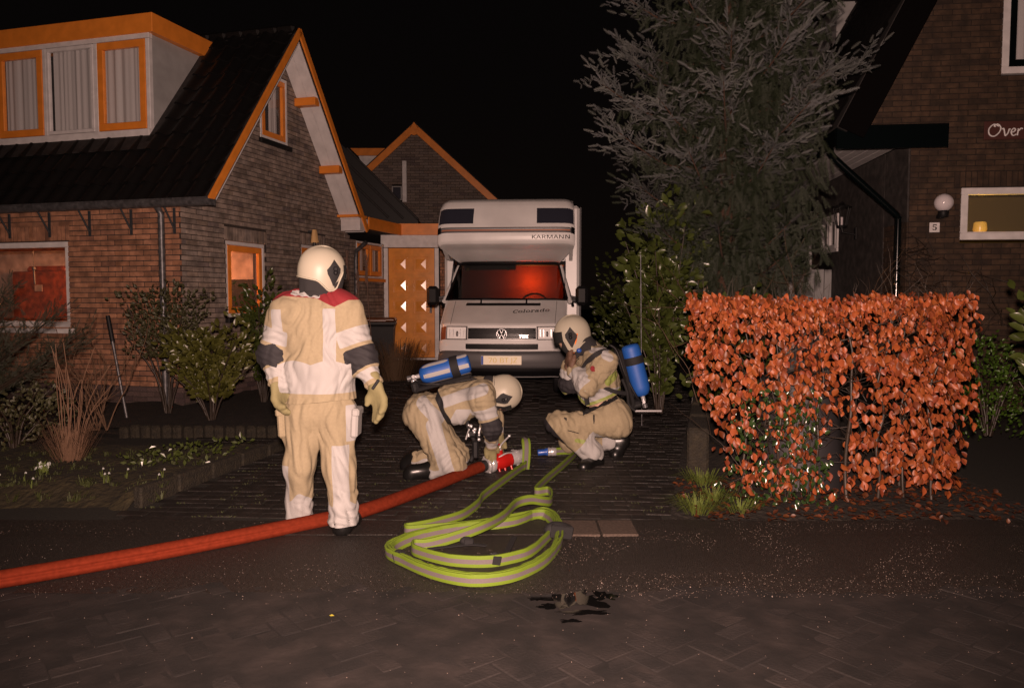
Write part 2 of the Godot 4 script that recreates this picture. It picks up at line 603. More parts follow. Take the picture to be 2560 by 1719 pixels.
# ---------------------------------------------------------------- the house on the left
func left_house() -> void:
	var h := thing("brick_house", "brick house with orange trimmed steep roof, wide dormer and lit ground floor windows", "house", Vector3(-4.347, 0, -10.1), deg_to_rad(-15.7))
	var inv := h.transform.affine_inverse()
	var front := Transform3D()
	var side := Transform3D(Basis(Vector3(0, 0, -1), Vector3(0, 1, 0), Vector3(1, 0, 0)), Vector3.ZERO)
	var core := MB.new()
	# facade
	var bricks := []
	var plinth := []
	var hole := Rect2(-4.2, 1.16, 2.39, 1.19)
	brick_wall(h, front, .10, .38, func(_y): return Vector2(-6.5, .010), [], [], .22, core, plinth)
	brick_wall(h, front, .38, 2.81, func(_y): return Vector2(-6.5, .006), [hole], [Rect2(-4.3, 2.35, 2.52, .21)], .22, core, bricks)
	# gable and the low wing behind it, in one plane
	var gb := []
	var win1 := Rect2(.95, 1.29, .97, 1.10)
	var win2 := Rect2(1.85, 4.02, .75, 1.04)
	var win3 := Rect2(2.96, 1.45, .8, 1.02)
	var win4 := Rect2(4.95, 1.97, 1.17, .71)
	brick_wall(h, side, .10, .38, func(_y): return Vector2(.022, 6.2), [], [], .22, core, plinth)
	brick_wall(h, side, .38, 5.72, func(y): return Vector2(.022, 6.2) if y < 2.70 else Vector2((y - 2.70) / 1.27, 4.7 - (y - 2.70) / 1.27), [win1, win2, win3, win4], [Rect2(.92, 2.39, 1.04, .20), Rect2(2.93, 2.47, .86, .20)], .22, core, gb)
	part(h, "wall", core, M.mortar)
	lay(h, "plinth_brick", plinth, M.plinth_brick, 0)
	bricks.sort_custom(func(a, b): return a.s > b.s)
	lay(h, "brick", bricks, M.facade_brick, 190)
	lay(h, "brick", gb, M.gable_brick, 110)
	# inner room
	var room := MB.new()
	room.span(Vector3(-6.4, .08, -2.62), Vector3(-.22, .14, -.22))
	room.span(Vector3(-6.6, 2.66, -4.5), Vector3(-.23, 2.72, -.23))
	room.span(Vector3(-6.4, .1, -2.62), Vector3(-.225, 2.66, -2.52))
	room.span(Vector3(-6.6, .1, -2.6), Vector3(-6.4, 2.66, -.23))
	part(h, "room_wall", room, M.room_wall)
	var cab := MB.new()
	cab.cbox(Vector3(-4.35, 1.05, -2.2), Vector3(1.32, 1.95, .55), .02)
	cab.cbox(Vector3(-4.35, 2.06, -2.2), Vector3(.9, .12, .4), .05)
	part(h, "cupboard", cab, M.dark_wood)
	var card := MB.new()
	card.cbox(Vector3(-4.42, 1.74, -1.91), Vector3(.16, .11, .012), .002)
	part(h, "picture_card", card, M.room_wall)
	var lamp_at := Vector3(-2.15, 2.35, -1.2)
	var b := MB.new()
	b.ball(lamp_at, Vector3(.07, .08, .07), 12)
	part(h, "lamp_bulb", b, M.bulb)
	b = MB.new()
	b.rod(lamp_at + Vector3(0, .08, 0), lamp_at + Vector3(0, .38, 0), .008)
	part(h, "lamp_cord", b, M.iron)
	b = MB.new()
	b.ball(Vector3(-3.35, 2.02, -.85), Vector3(.03, .035, .03), 10)
	b.rod(Vector3(-3.35, 2.06, -.85), Vector3(-3.35, 2.66, -.85), .005)
	b.rod(Vector3(-3.34, 1.78, -.85), Vector3(-3.35, 2.0, -.85), .014)
	part(h, "hanging_ornament", b, M.iron)
	var l := OmniLight3D.new()
	l.name = "room_lamp"
	l.position = lamp_at
	l.light_color = Color(1, .60, .36)
	l.light_energy = 6.0
	l.light_size = .07
	l.omni_range = 9
	l.omni_attenuation = 2
	l.shadow_enabled = true
	h.add_child(l)
	# a plant and a table behind the gable window
	var pl := MB.new()
	for k in 46:
		var p := Vector3(-.42 - rng.randf() * .25, 1.42 + rng.randf() * .45, -1.62 + rng.randf_range(-.16, .16))
		leaf(pl, p, Vector3(rng.randfn(), rng.randfn(), rng.randfn()), .10, .04)
	part(h, "pot_plant", pl, M.leaf_green)
	var tv := MB.new()
	tv.cbox(Vector3(-.80, 1.62, -2.38), Vector3(.62, .50, .1), .02)
	tv.cbox(Vector3(-.80, 1.0, -2.32), Vector3(.9, .7, .3), .02)
	part(h, "dark_screen", tv, M.black_plastic)
	# facade window
	var w := rect_frame(h, "window", Transform3D(Basis(), Vector3(0, 0, -.06)), -4.2, -1.81, 1.16, 2.35, .085, .08, M.white_paint)
	rect_frame(w, "sash", Transform3D(Basis(), Vector3(0, 0, -.025)), -4.10, -1.90, 1.25, 2.26, .035, .03, M.dark_wood)
	pane_of(w, Transform3D(Basis(), Vector3(0, 0, -.03)), -4.1, -1.9, 1.25, 2.26)
	slab(h, "sill", Vector3(-4.3, 1.08, -.03), Vector3(-1.74, 1.15, .07), M.white_paint)
	# gable windows
	w = rect_frame(h, "window", side.translated_local(Vector3(0, 0, -.05)), .95, 1.92, 1.29, 2.39, .055, .08, M.white_paint)
	rect_frame(w, "sash", Transform3D(Basis(), Vector3(0, 0, .012)), 1.01, 1.86, 1.35, 2.33, .085, .05, M.orange_paint)
	pane_of(w, Transform3D(), 1.09, 1.78, 1.43, 2.25)
	part(h, "sill", slab_mesh(Vector3(.90, 1.21, -.03), Vector3(1.97, 1.285, .07)), M.black_paint, side)
	w = rect_frame(h, "window", side.translated_local(Vector3(0, 0, -.03)), 1.85, 2.60, 4.02, 5.06, .05, .08, M.white_paint)
	rect_frame(w, "sash", Transform3D(Basis(), Vector3(0, 0, .014)), 1.90, 2.55, 4.07, 5.01, .085, .05, M.orange_paint)
	pane_of(w, Transform3D(), 1.98, 2.47, 4.15, 4.93)
	curtain_of(w, Transform3D(Basis(), Vector3(0, 0, -.14)), 2.36, 2.56, 4.1, 5.0, 2)
	part(h, "sill", slab_mesh(Vector3(1.80, 3.94, -.03), Vector3(2.66, 4.012, .06)), M.black_paint, side)
	w = rect_frame(h, "window", side.translated_local(Vector3(0, 0, -.05)), 2.96, 3.76, 1.45, 2.47, .05, .08, M.white_paint)
	rect_frame(w, "sash", Transform3D(Basis(), Vector3(0, 0, .012)), 3.01, 3.71, 1.50, 2.42, .085, .05, M.orange_paint)
	pane_of(w, Transform3D(), 3.09, 3.63, 1.58, 2.34)
	for k in 8:
		part(w, "blind_slat", slab_mesh(Vector3(3.08, 1.60 + k * .094, -.10), Vector3(3.64, 1.66 + k * .094, -.09)), M.orange_paint)
	w = rect_frame(h, "window", side.translated_local(Vector3(0, 0, -.03)), 4.95, 6.12, 1.97, 2.68, .04, .08, M.white_paint)
	for k in 2:
		rect_frame(w, "sash", Transform3D(Basis(), Vector3(0, 0, .014)), 5.0 + k * .56, 5.53 + k * .55, 2.02, 2.63, .09, .05, M.orange_paint)
		pane_of(w, Transform3D(), 5.08 + k * .56, 5.45 + k * .55, 2.1, 2.55)
		curtain_of(w, Transform3D(Basis(), Vector3(0, 0, -.1)), 5.05 + k * .56, 5.5 + k * .55, 2.05, 2.6, k)
	part(h, "sill", slab_mesh(Vector3(4.9, 1.90, -.03), Vector3(6.16, 1.962, .06)), M.orange_paint, side)
	# wall lamp on the gable
	b = MB.new()
	b.lathe([Vector2(0, .13), Vector2(.045, .128), Vector2(.085, -.09), Vector2(.076, -.09), Vector2(.04, .10)], 4)
	var wl := part(h, "wall_lamp", b, M.lampshade, side.translated_local(Vector3(3.20, 2.60, .12)))
	b = MB.new()
	b.cbox(Vector3(0, .10, -.09), Vector3(.03, .03, .10), .005)
	b.rod(Vector3(0, .05, 0), Vector3(0, -.15, 0), .03)
	part(wl, "lamp_base", b, M.iron)
	# roof
	var a := atan(1.27)
	var fs := Transform3D(Basis(Vector3(1, 0, 0), Vector3(0, sin(a), -cos(a)), Vector3(0, cos(a), sin(a))), Vector3(0, 2.824, -.06))
	var bs := Transform3D(Basis(Vector3(-1, 0, 0), Vector3(0, sin(a), cos(a)), Vector3(0, cos(a), -sin(a))), Vector3(0, 2.824, -4.64))
	var ln := 3.705
	for q in [fs, bs]:
		var s: float = 1.0 if q == fs else -1.0
		var k := MB.new()
		k.span(Vector3(-7.0 * s, .02, -.10), Vector3(.395 * s, ln, .0))
		part(h, "roof", k, M.roof_under, q)
		k = MB.new()
		k.cbox(Vector3(.412 * s, ln * .5 + .01, -.012), Vector3(.03, ln, .105), .004)
		part(h, "barge_board", k, M.orange_paint, q)
		k = MB.new()
		k.span(Vector3(.012 * s, .06, -.122), Vector3(.205 * s, ln - .12, -.104))
		k.span(Vector3(.209 * s, .06, -.122), Vector3(.394 * s, ln - .12, -.104))
		part(h, "soffit", k, M.soffit_paint, q)
	tiles(h, h, fs * Transform3D(Basis(), Vector3(-7.03, 0, .012)), 7.41, 3.75, func(p): return p.x - 7.03 < -1.0 and p.y > 1.15 and p.y < 3.45, M.roof, 290)
	b = MB.new()
	for k in 24:
		b.cbox(Vector3(.2 - k * .31, 2.824 + ln * sin(a) + .03, -2.35), Vector3(.32, .11, .22), .04)
	part(h, "ridge", b, M.roof)
	for y in [2.62, 1.38]:
		b = MB.new()
		b.cbox(Vector3(.20, .0, 0), Vector3(.385, .13, .15), .01)
		part(h, "bracket", b, M.orange_paint, Transform3D(Basis(), bs * Vector3(0, y, -.17)))
	slab(h, "eave_trim", Vector3(.01, 3.045, -4.58), Vector3(.43, 3.09, -4.20), M.orange_paint)
	slab(h, "eave_box", Vector3(.01, 2.81, -4.66), Vector3(.40, 3.04, -4.34), M.white_paint)
	# gutter, its brackets and the pipe
	b = MB.new()
	var rows := []
	for q in [-7.0, .63]:
		var ring := PackedVector3Array()
		for k in 17:
			var t := PI + PI * k / 16.0
			ring.append(Vector3(q, 2.815 + sin(t) * .085, .17 + cos(t) * .085))
		for k in 17:
			var t := TAU - PI * k / 16.0
			ring.append(Vector3(q, 2.815 + sin(t) * .078, .17 + cos(t) * .078))
		rows.append(ring)
	b.grid(rows, true)
	for k in 4:
		b.lathe_ring(Vector3(-.2 - k * .75, 2.815, .17), .089, .03)
	b.tube(V3([Vector3(-7, 2.825, .255), Vector3(.63, 2.825, .255)]), .011, 6)
	b.span(Vector3(.622, 2.735, .092), Vector3(.63, 2.815, .248))
	part(h, "gutter", b, M.zinc)
	for q in [-.06, -.74, -1.42, -2.10, -2.80, -3.5]:
		b = MB.new()
		b.span(Vector3(q - .016, 2.40, .012), Vector3(q + .016, 2.74, .030))
		b.rod(Vector3(q, 2.47, .03), Vector3(q, 2.73, .20), .013, .013, 6)
		part(h, "gutter_bracket", b, M.iron)
	b = MB.new()
	b.tube(V3([Vector3(-.22, 2.76, .16), Vector3(-.22, 2.66, .075), Vector3(-.22, .1, .075)]), .042, 12)
	for y in [2.15, 1.55, .8]:
		b.rod(Vector3(-.22, y, .075), Vector3(-.22, y + .05, .075), .047, .047, 12)
	part(h, "downpipe", b, M.zinc)
	b = MB.new()
	b.tube(V3([Vector3(.33, 2.62, -4.72), Vector3(.09, 2.47, -4.80), Vector3(.075, 2.3, -4.80), Vector3(.075, .1, -4.80)]), .042, 10)
	part(h, "downpipe", b, M.zinc)
	dormer(h)
	# low flat-roofed wing with the panelled door
	slab(h, "fascia", Vector3(.40, 2.86, -6.14), Vector3(.43, 3.085, -4.66), M.orange_paint)
	slab(h, "flat_roof", Vector3(-3, 2.88, -9), Vector3(.395, 3.06, -4.70), M.roof_under)
	var dw := inv * Transform3D(Basis(), Vector3(-2.72, 0, -16.1))
	b = MB.new()
	b.cbox(Vector3(.93, 2.985, .2), Vector3(1.1, .235, .03), .004)
	part(h, "fascia", b, M.orange_paint, dw)
	core = MB.new()
	var db := []
	brick_wall(h, dw, .2, 2.88, func(_y): return Vector2(0.0, 2.4), [Rect2(-.02, .2, 1.24, 2.7)], [], .2, core, db)
	part(h, "wall", core, M.mortar)
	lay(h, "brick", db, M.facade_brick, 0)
	b = MB.new()
	b.cbox(Vector3(.61, 2.755, .02), Vector3(1.24, .265, .08), .006)
	b.cbox(Vector3(.07, 1.45, .0), Vector3(.13, 2.33, .1), .006)
	b.cbox(Vector3(1.15, 1.45, .0), Vector3(.09, 2.33, .1), .006)
	b.cbox(Vector3(.61, .30, .03), Vector3(1.24, .05, .14), .006)
	part(h, "door_frame", b, M.white_paint, dw)
	b = MB.new()
	b.cbox(Vector3(.62, 1.472, -.02), Vector3(.955, 2.28, .05), .004)
	var door := part(h, "door", b, M.door_paint, dw)
	for r in 5:
		for k in 2:
			b = MB.new()
			var cx := .39 + k * .425
			var cy := 2.28 - r * .44
			var s := .104
			var p := [Vector3(cx - s, cy - s, .006), Vector3(cx + s, cy - s, .006), Vector3(cx + s, cy + s, .006), Vector3(cx - s, cy + s, .006)]
			for e in 4: b.tri(p[e], p[(e + 1) % 4], Vector3(cx, cy, .006 + .0143))
			for e in 4: b.quad(p[e], p[(e + 1) % 4], p[(e + 1) % 4] + Vector3(0, 0, -.006), p[e] + Vector3(0, 0, -.006))
			s = .135
			var g := [[Vector3(0, s + .014, .008), Vector3(s * 2 + .05, .010, .012)], [Vector3(0, -s - .014, .008), Vector3(s * 2 + .05, .010, .012)], [Vector3(s + .014, 0, .008), Vector3(.010, s * 2 + .018, .012)], [Vector3(-s - .014, 0, .008), Vector3(.010, s * 2 + .018, .012)]]
			for e in g: b.cbox(Vector3(cx, cy, 0) + e[0], e[1], .003)
			part(door, "panel", b, M.door_paint)
	b = MB.new()
	b.cbox(Vector3(1.02, 1.36, .02), Vector3(.045, .2, .03), .006)
	b.rod(Vector3(1.02, 1.39, .03), Vector3(1.02, 1.39, .08), .012)
	b.rod(Vector3(1.03, 1.39, .08), Vector3(.93, 1.39, .08), .010)
	part(door, "handle", b, M.zinc)


func slab_mesh(a: Vector3, b: Vector3) -> MB:
	var k := MB.new()
	k.cbox((a + b) * .5, (b - a).abs(), .004)
	return k


func dormer(h: Node3D) -> void:
	var d := Node3D.new()
	d.name = "dormer"
	h.add_child(d)
	var z := -.9
	var b := MB.new()
	b.cbox(Vector3(-2.9, 3.955, z + .02), Vector3(3.52, .10, .12), .006)
	b.cbox(Vector3(-2.9, 5.34, z), Vector3(3.52, .08, .08), .006)
	for x in [-1.175, -2.093, -3.035, -3.97]:
		b.cbox(Vector3(x, 4.65, z), Vector3(.065, 1.29, .075), .006)
	part(d, "frame", b, M.white_paint)
	for q in [[-2.055, -1.212, M.orange_paint, .105], [-2.997, -2.13, M.white_paint, .05], [-3.932, -3.072, M.orange_paint, .105]]:
		var w := rect_frame(d, "window", Transform3D(Basis(), Vector3(0, 0, z + .015)), q[0], q[1], 4.02, 5.29, q[3], .06, q[2])
		pane_of(w, Transform3D(), q[0] + q[3] - .01, q[1] - q[3] + .01, 4.02 + q[3], 5.29 - q[3])
		curtain_of(w, Transform3D(Basis(), Vector3(0, 0, -.10)), q[0] + .03, q[1] - .03, 4.03, 5.27, int(q[0] * -10))
	# cheek
	b = MB.new()
	b.xf = Transform3D(Basis(Vector3(0, 0, -1), Vector3(0, 1, 0), Vector3(1, 0, 0)), Vector3.ZERO)
	b.prism(PackedVector2Array([Vector2(.865, 3.86), Vector2(2.05, 5.36), Vector2(.865, 5.36)]), -1.20, -1.148)
	part(d, "cheek", b, M.grey_board)
	b = MB.new()
	b.cbox(Vector3(-2.9, 5.50, -1.72), Vector3(3.70, .27, 1.78), .008)
	part(d, "fascia", b, M.orange_paint)
	b = MB.new()
	b.cbox(Vector3(-2.9, 5.645, -1.75), Vector3(3.60, .016, 1.7), .004)
	part(d, "flat_roof", b, M.roof_under)
	b = MB.new()
	b.span(Vector3(-4.6, 3.9, -1.25), Vector3(-1.21, 5.3, -1.2))
	part(d, "back_panel", b, M.cab_dark)
	var a := atan(1.27)
	b = MB.new()
	b.xf = Transform3D(Basis(Vector3(1, 0, 0), Vector3(0, sin(a), -cos(a)), Vector3(0, cos(a), sin(a))), Vector3(0, 2.824, -.06))
	b.cbox(Vector3(-2.9, 1.19, .062), Vector3(3.75, .30, .012), .004)
	b.cbox(Vector3(-1.06, 2.34, .062), Vector3(.17, 2.3, .012), .004)
	part(d, "lead_apron", b, M.lead)


# ---------------------------------------------------------------- the wing farther back
func rear_house() -> void:
	var h := thing("rear_house", "brick gable with orange verges rising behind the camper van", "house", Vector3(-2.5, 0, -20))
	var core := MB.new()
	var list := []
	brick_wall(h, Transform3D(), 2.4, 5.95, func(y): return Vector2(-(6.0 - y) / .908, (6.0 - y) / .908) if y < 6 else Vector2(0, 0), [Rect2(-.60, 4.10, .26, .36)], [], .2, core, list)
	part(h, "wall", core, M.mortar)
	lay(h, "brick", list, M.rear_brick, 300)
	var a := atan(.908)
	for s in [-1.0, 1.0]:
		var b := MB.new()
		var t := Transform3D(Basis(Vector3(0, 0, 1), -s * a), Vector3(0, 6.05, 0))
		b.cbox(Vector3(s * 2.2, -.09, .12), Vector3(4.4, .17, .04), .006)
		part(h, "barge_board", b, M.orange_paint, t)
		b = MB.new()
		b.cbox(Vector3(s * 2.2, -.02, -3), Vector3(4.4, .1, 6.2), .01)
		part(h, "roof", b, M.roof_under, t)
	var cap := MB.new()
	cap.prism(PackedVector2Array([Vector2(-.17, 5.80), Vector2(0, 5.72), Vector2(.17, 5.80), Vector2(.0, 6.06)]), .09, .147)
	part(h, "barge_board", cap, M.orange_paint)
	slab(h, "flue_pipe", Vector3(-.316, 4.04, .02), Vector3(-.205, 5.09, .12), M.white_paint, .01)
	var v := rect_frame(h, "window", Transform3D(Basis(), Vector3(-.47, 4.28, .0)), -.13, .13, -.18, .18, .03, .05, M.grey_board)
	part(v, "pane", slab_mesh(Vector3(-.1, -.15, -.03), Vector3(.1, .15, -.02)), M.van_window)
	# its dormer, of which the cheek shows
	var b := MB.new()
	b.prism(PackedVector2Array([Vector2(-1.85, 5.60), Vector2(-.88, 5.60), Vector2(-1.05, 5.41), Vector2(-1.66, 5.41)]), -.9, -3.0)
	part(h, "dormer_fascia", b, M.orange_paint)
	b = MB.new()
	b.prism(PackedVector2Array([Vector2(-1.64, 5.405), Vector2(-1.09, 5.405), Vector2(-1.46, 5.0)]), -.95, -2.9)
	part(h, "dormer_cheek", b, M.white_paint)
	# the dark roof in between
	var k := thing("tiled_roof", "dark pitched roof between the gabled house and the rear gable", "roof", Vector3(-3.78, 0, -17.8))
	b = MB.new()
	b.prism(PackedVector2Array([Vector2(-2.4, 3.1), Vector2(1.62, 3.1), Vector2(1.62, 3.34), Vector2(0, 4.97), Vector2(-1.1, 6.0), Vector2(-2.4, 5.2)]), 0, -1.6)
	part(k, "roof", b, M.roof)
	b = MB.new()
	for q in 3:
		b.rod(Vector3(1.62 - q * .34, 3.38 + q * .02, .01), Vector3(0 - q * .34, 5.0, .01), .03, .03, 6)
	part(k, "roof_edge", b, M.lead)


# ---------------------------------------------------------------- the house on the right
func right_house() -> void:
	var h := thing("dark_brick_house", "dark brick house with green eaves box, house number and name board", "house", Vector3(5.12, 0, -10), deg_to_rad(-6))
	var core := MB.new()
	var list := []
	var front := Transform3D()
	brick_wall(h, front, .1, 6.2, func(y): return Vector2(.012, 5.0) if y < 3.55 else Vector2((y - 5.30) / 2.02, 5.0), [Rect2(.64, 2.31, 1.6, .66), Rect2(1.07, 4.39, 1.2, 1.3)], [Rect2(.55, 2.98, 1.8, .2)], .22, core, list)
	var side := Transform3D(Basis(Vector3(0, 0, 1), Vector3(0, 1, 0), Vector3(-1, 0, 0)), Vector3.ZERO)
	brick_wall(h, side, .1, 2.55, func(_y): return Vector2(-.80, -.012), [], [], .2, core, list)
	brick_wall(h, side, .1, 3.0, func(_y): return Vector2(-4.4, -3.82), [], [], .2, core, list)
	part(h, "wall", core, M.dark_mortar)
	lay(h, "brick", list, M.dark_brick, 300)
	var b := MB.new()
	b.xf = side
	b.span(Vector3(-9, .1, -.2), Vector3(-4.41, 3.56, -.01))
	b.span(Vector3(-4.41, 3.0, -.2), Vector3(-3.82, 3.56, -.01))
	b.span(Vector3(-3.815, .1, -.2), Vector3(-3.76, 3.56, .014))
	b.span(Vector3(-3.76, .1, -.2), Vector3(-2.77, 2.33, .014))
	b.span(Vector3(-3.76, 2.98, -.2), Vector3(-2.77, 3.56, .014))
	b.span(Vector3(-2.77, .1, -.2), Vector3(-.805, 3.56, .014))
	b.span(Vector3(-.805, 2.55, -.2), Vector3(-.012, 3.56, .010))
	part(h, "plastered_wall", b, M.plaster)
	b = MB.new()
	b.span(Vector3(.02, 3.5, -.5), Vector3(5, 3.56, -9))
	b.span(Vector3(.25, .05, -2.2), Vector3(5, 3.5, -2.1))
	b.span(Vector3(4.9, .05, -2.2), Vector3(5, 3.5, -.2))
	b.span(Vector3(.22, .05, -2.2), Vector3(5, .1, -.22))
	part(h, "room_wall", b, M.dim_room)
	# windows
	var w := rect_frame(h, "window", Transform3D(Basis(), Vector3(0, 0, -.02)), .64, 2.24, 2.31, 2.97, .085, .09, M.white_paint)
	pane_of(w, Transform3D(Basis(), Vector3(0, 0, -.01)), .72, 2.16, 2.39, 2.89)
	slab(w, "ledge", Vector3(.70, 2.395, .01), Vector3(2.18, 2.41, .055), M.white_paint)
	w = rect_frame(h, "window", Transform3D(Basis(), Vector3(0, 0, -.02)), 1.07, 2.27, 4.39, 5.69, .085, .09, M.white_paint)
	rect_frame(w, "sash", Transform3D(Basis(), Vector3(0, 0, -.01)), 1.16, 2.18, 4.48, 5.6, .09, .05, M.green_gloss)
	pane_of(w, Transform3D(), 1.24, 2.1, 4.56, 5.52)
	curtain_of(w, Transform3D(Basis(), Vector3(0, 0, -.15)), 1.2, 2.14, 4.5, 5.55, 4)
	w = rect_frame(h, "window", side.translated_local(Vector3(0, 0, .01)), -3.75, -2.78, 2.34, 2.97, .06, .06, M.white_paint)
	for k in 2:
		rect_frame(w, "sash", Transform3D(Basis(), Vector3(0, 0, .01)), -3.68 + k * .43, -3.28 + k * .43, 2.40, 2.91, .06, .05, M.white_paint)
		pane_of(w, Transform3D(), -3.64 + k * .43, -3.32 + k * .43, 2.43, 2.88)
	# a dim glass lamp behind the window
	b = MB.new()
	b.xf = Transform3D(Basis(), Vector3(1.05, 2.37, -.35))
	b.lathe([Vector2(.0, .0), Vector2(.07, .01), Vector2(.055, .03), Vector2(.085, .10), Vector2(.075, .19), Vector2(.06, .20)], 12)
	part(h, "lamp_glass", b, M.bulb_dim)
	var l := OmniLight3D.new()
	l.name = "dim_lamp"
	l.position = Vector3(1.05, 2.47, -.35)
	l.light_color = Color(1, .78, .34)
	l.light_energy = .34
	l.light_size = .08
	l.omni_range = 6
	l.omni_attenuation = 2
	l.shadow_enabled = true
	h.add_child(l)
	slab(h, "window_board", Vector3(.3, 2.33, -.5), Vector3(2.6, 2.365, -.24), M.dark_wood)
	# eaves
	for k in 6:
		slab(h, "soffit_plank", Vector3(-.985 + k * .163, 3.572, -9), Vector3(-.985 + k * .163 + .156, 3.59, .34), M.soffit_paint)
	slab(h, "eaves_fascia", Vector3(-1.03, 3.42, .36), Vector3(.30, 3.71, .40), M.green_gloss)
	slab(h, "eaves_fascia", Vector3(-1.03, 3.46, -9), Vector3(-.995, 3.71, .355), M.green_gloss)
	slab(h, "eaves_cover", Vector3(-.99, 3.70, -9), Vector3(.0, 3.715, .355), M.roof_under)
	slab(h, "eaves_cover", Vector3(.0, 3.66, .008), Vector3(.29, 3.70, .355), M.roof_under)
	# roof
	var n := Vector2(2.0, -1.0).normalized()
	var rs := Transform3D(Basis(Vector3(0, 0, 1), Vector3(-n.y, n.x, 0), Vector3(-n.x, -n.y, 0)), Vector3(-1.06, 3.70, 0))
	b = MB.new()
	b.span(Vector3(-9, 0, -.16), Vector3(.44, 6, -.02))
	part(h, "roof", b, M.roof_under, rs)
	b = MB.new()
	b.cbox(Vector3(.462, 3.0, -.20), Vector3(.03, 6, .34), .006)
	part(h, "barge_board", b, M.dark_board, rs)
	tiles(h, h, rs * Transform3D(Basis(), Vector3(-9, 0, -.01)), 9.45, 5.5, func(_p): return false, M.roof, 120)
	b = MB.new()
	b.span(Vector3(-.06, 5.75, -3.0), Vector3(.9, 6.45, -5.0))
	part(h, "dormer_cheek", b, M.grey_board)
	slab(h, "dormer_roof", Vector3(-.25, 6.46, -2.9), Vector3(1.2, 6.56, -5.1), M.roof_under)
	# pipes
	b = MB.new()
	b.tube(smooth([Vector3(-1.02, 3.42, .22), Vector3(-1.0, 3.34, .22), Vector3(-.25, 2.65, .20), Vector3(-.195, 2.56, .19), Vector3(-.19, 2.4, .19), Vector3(-.19, .1, .19)], 3), .043, 12)
	part(h, "downpipe", b, M.green_gloss)
	b = MB.new()
	b.rod(Vector3(-.06, .1, -4.27), Vector3(-.06, 2.75, -4.27), .04)
	part(h, "downpipe", b, M.white_paint)
	# lamps, number, name
	lantern()
	var g := thing("globe_lamp", "white glass globe lamp above the number plate on the dark brick wall", "lamp", h.transform * Vector3(.37, 2.77, .0), deg_to_rad(-6))
	b = MB.new()
	b.ball(Vector3(0, 0, .15), Vector3(.112, .112, .112), 24)
	part(g, "globe", b, M.globe)
	b = MB.new()
	b.xf = Transform3D(Basis(), Vector3(0, -.18, .15))
	b.lathe([Vector2(.0, 0), Vector2(.06, 0), Vector2(.065, .07), Vector2(.05, .085)], 16)
	b.xf = Transform3D()
	b.cbox(Vector3(0, -.16, .06), Vector3(.05, .06, .16), .008)
	part(g, "base", b, M.black_plastic)
	var p := thing("number_plate", "small white house number plate reading 5 under the globe lamp", "sign", h.transform * Vector3(.325, 2.472, .012), deg_to_rad(-6))
	b = MB.new()
	b.cbox(Vector3(0, 0, .004), Vector3(.125, .125, .008), .003)
	part(p, "plate", b, M.white_paint)
	letters(p, "number", "5", .075, M.black_paint, Transform3D(Basis(), Vector3(0, 0, .0085)), "Droid Serif", true, 1.1)
	var s := thing("name_board", "dark wooden name board with white script on the brick gable", "sign", h.transform * Vector3(1.55, 3.683, .012), deg_to_rad(-6))
	b = MB.new()
	b.cbox(Vector3(0, 0, .012), Vector3(1.34, .232, .024), .006)
	part(s, "board", b, M.dark_wood_sign)
	script_over(s)


func lantern() -> void:
	var h := get_node("dark_brick_house") as Node3D
	var q := thing("wall_lantern", "black carriage lantern on the shadowed side wall of the dark house", "lamp", h.transform * Vector3(-.02, 2.84, -1.9), deg_to_rad(-6))
	var b := MB.new()
	b.rod(Vector3(0, -.3, 0), Vector3(-.2, -.26, 0), .015)
	b.rod(Vector3(-.2, -.26, 0), Vector3(-.22, -.17, 0), .015)
	b.cbox(Vector3(-.01, -.28, 0), Vector3(.03, .2, .08), .008)
	part(q, "bracket", b, M.black_paint)
	b = MB.new()
	b.xf = Transform3D(Basis(), Vector3(-.22, 0, 0))
	b.lathe([Vector2(0, .21), Vector2(.03, .20), Vector2(.05, .16), Vector2(.15, .13), Vector2(.15, .11), Vector2(.0, .11)], 6)
	for k in 6:
		var t := TAU * k / 6
		b.rod(Vector3(cos(t) * .13, .11, sin(t) * .13), Vector3(cos(t) * .075, -.16, sin(t) * .075), .008, .008, 5)
	b.lathe([Vector2(0, -.16), Vector2(.085, -.16), Vector2(.07, -.19), Vector2(.0, -.19)], 6)
	part(q, "lantern_frame", b, M.black_paint)
	b = MB.new()
	b.xf = Transform3D(Basis(), Vector3(-.22, 0, 0))
	b.rod(Vector3(0, -.15, 0), Vector3(0, -.03, 0), .022)
	part(q, "candle_bulb", b, M.globe)


# «Over i», the part of the board's name that the picture shows, in a brush script
func script_over(s: Node3D) -> void:
	var z := .027
	var strokes := [
		[[-.50, .05], [-.56, .075], [-.615, .02], [-.61, -.05], [-.555, -.075], [-.495, -.03], [-.475, .03], [-.51, .075], [-.555, .06], [-.54, .045]],
		[[-.46, .01], [-.44, .02], [-.425, -.05], [-.415, -.07], [-.385, -.03], [-.375, .012], [-.36, .006]],
		[[-.345, -.03], [-.315, -.02], [-.30, .005], [-.32, .02], [-.345, -.005], [-.348, -.04], [-.325, -.07], [-.29, -.055]],
		[[-.275, -.07], [-.265, .015], [-.26, -.01], [-.235, .018], [-.215, .012]],
		[[-.155, .015], [-.16, -.05], [-.145, -.07], [-.125, -.06]],
		[[-.15, .05], [-.149, .056]],
	]
	for k in strokes.size():
		var p := []
		for q in strokes[k]: p.append(Vector3(q[0], q[1], z))
		var b := MB.new()
		b.tube(smooth(p, 4), .0095 if k != 5 else .012, 6)
		part(s, "letter", b, M.white_paint)


# ---------------------------------------------------------------- the ground
func edge_left(z: float) -> float:
	return -2.75 + 0.252 * (-z - 5.63) if z > -8.4 else -2.05 - 0.12 * (-z - 8.4)


func edge_right(z: float) -> float:
	return 1.10 + 0.262 * (-z - 5.27)


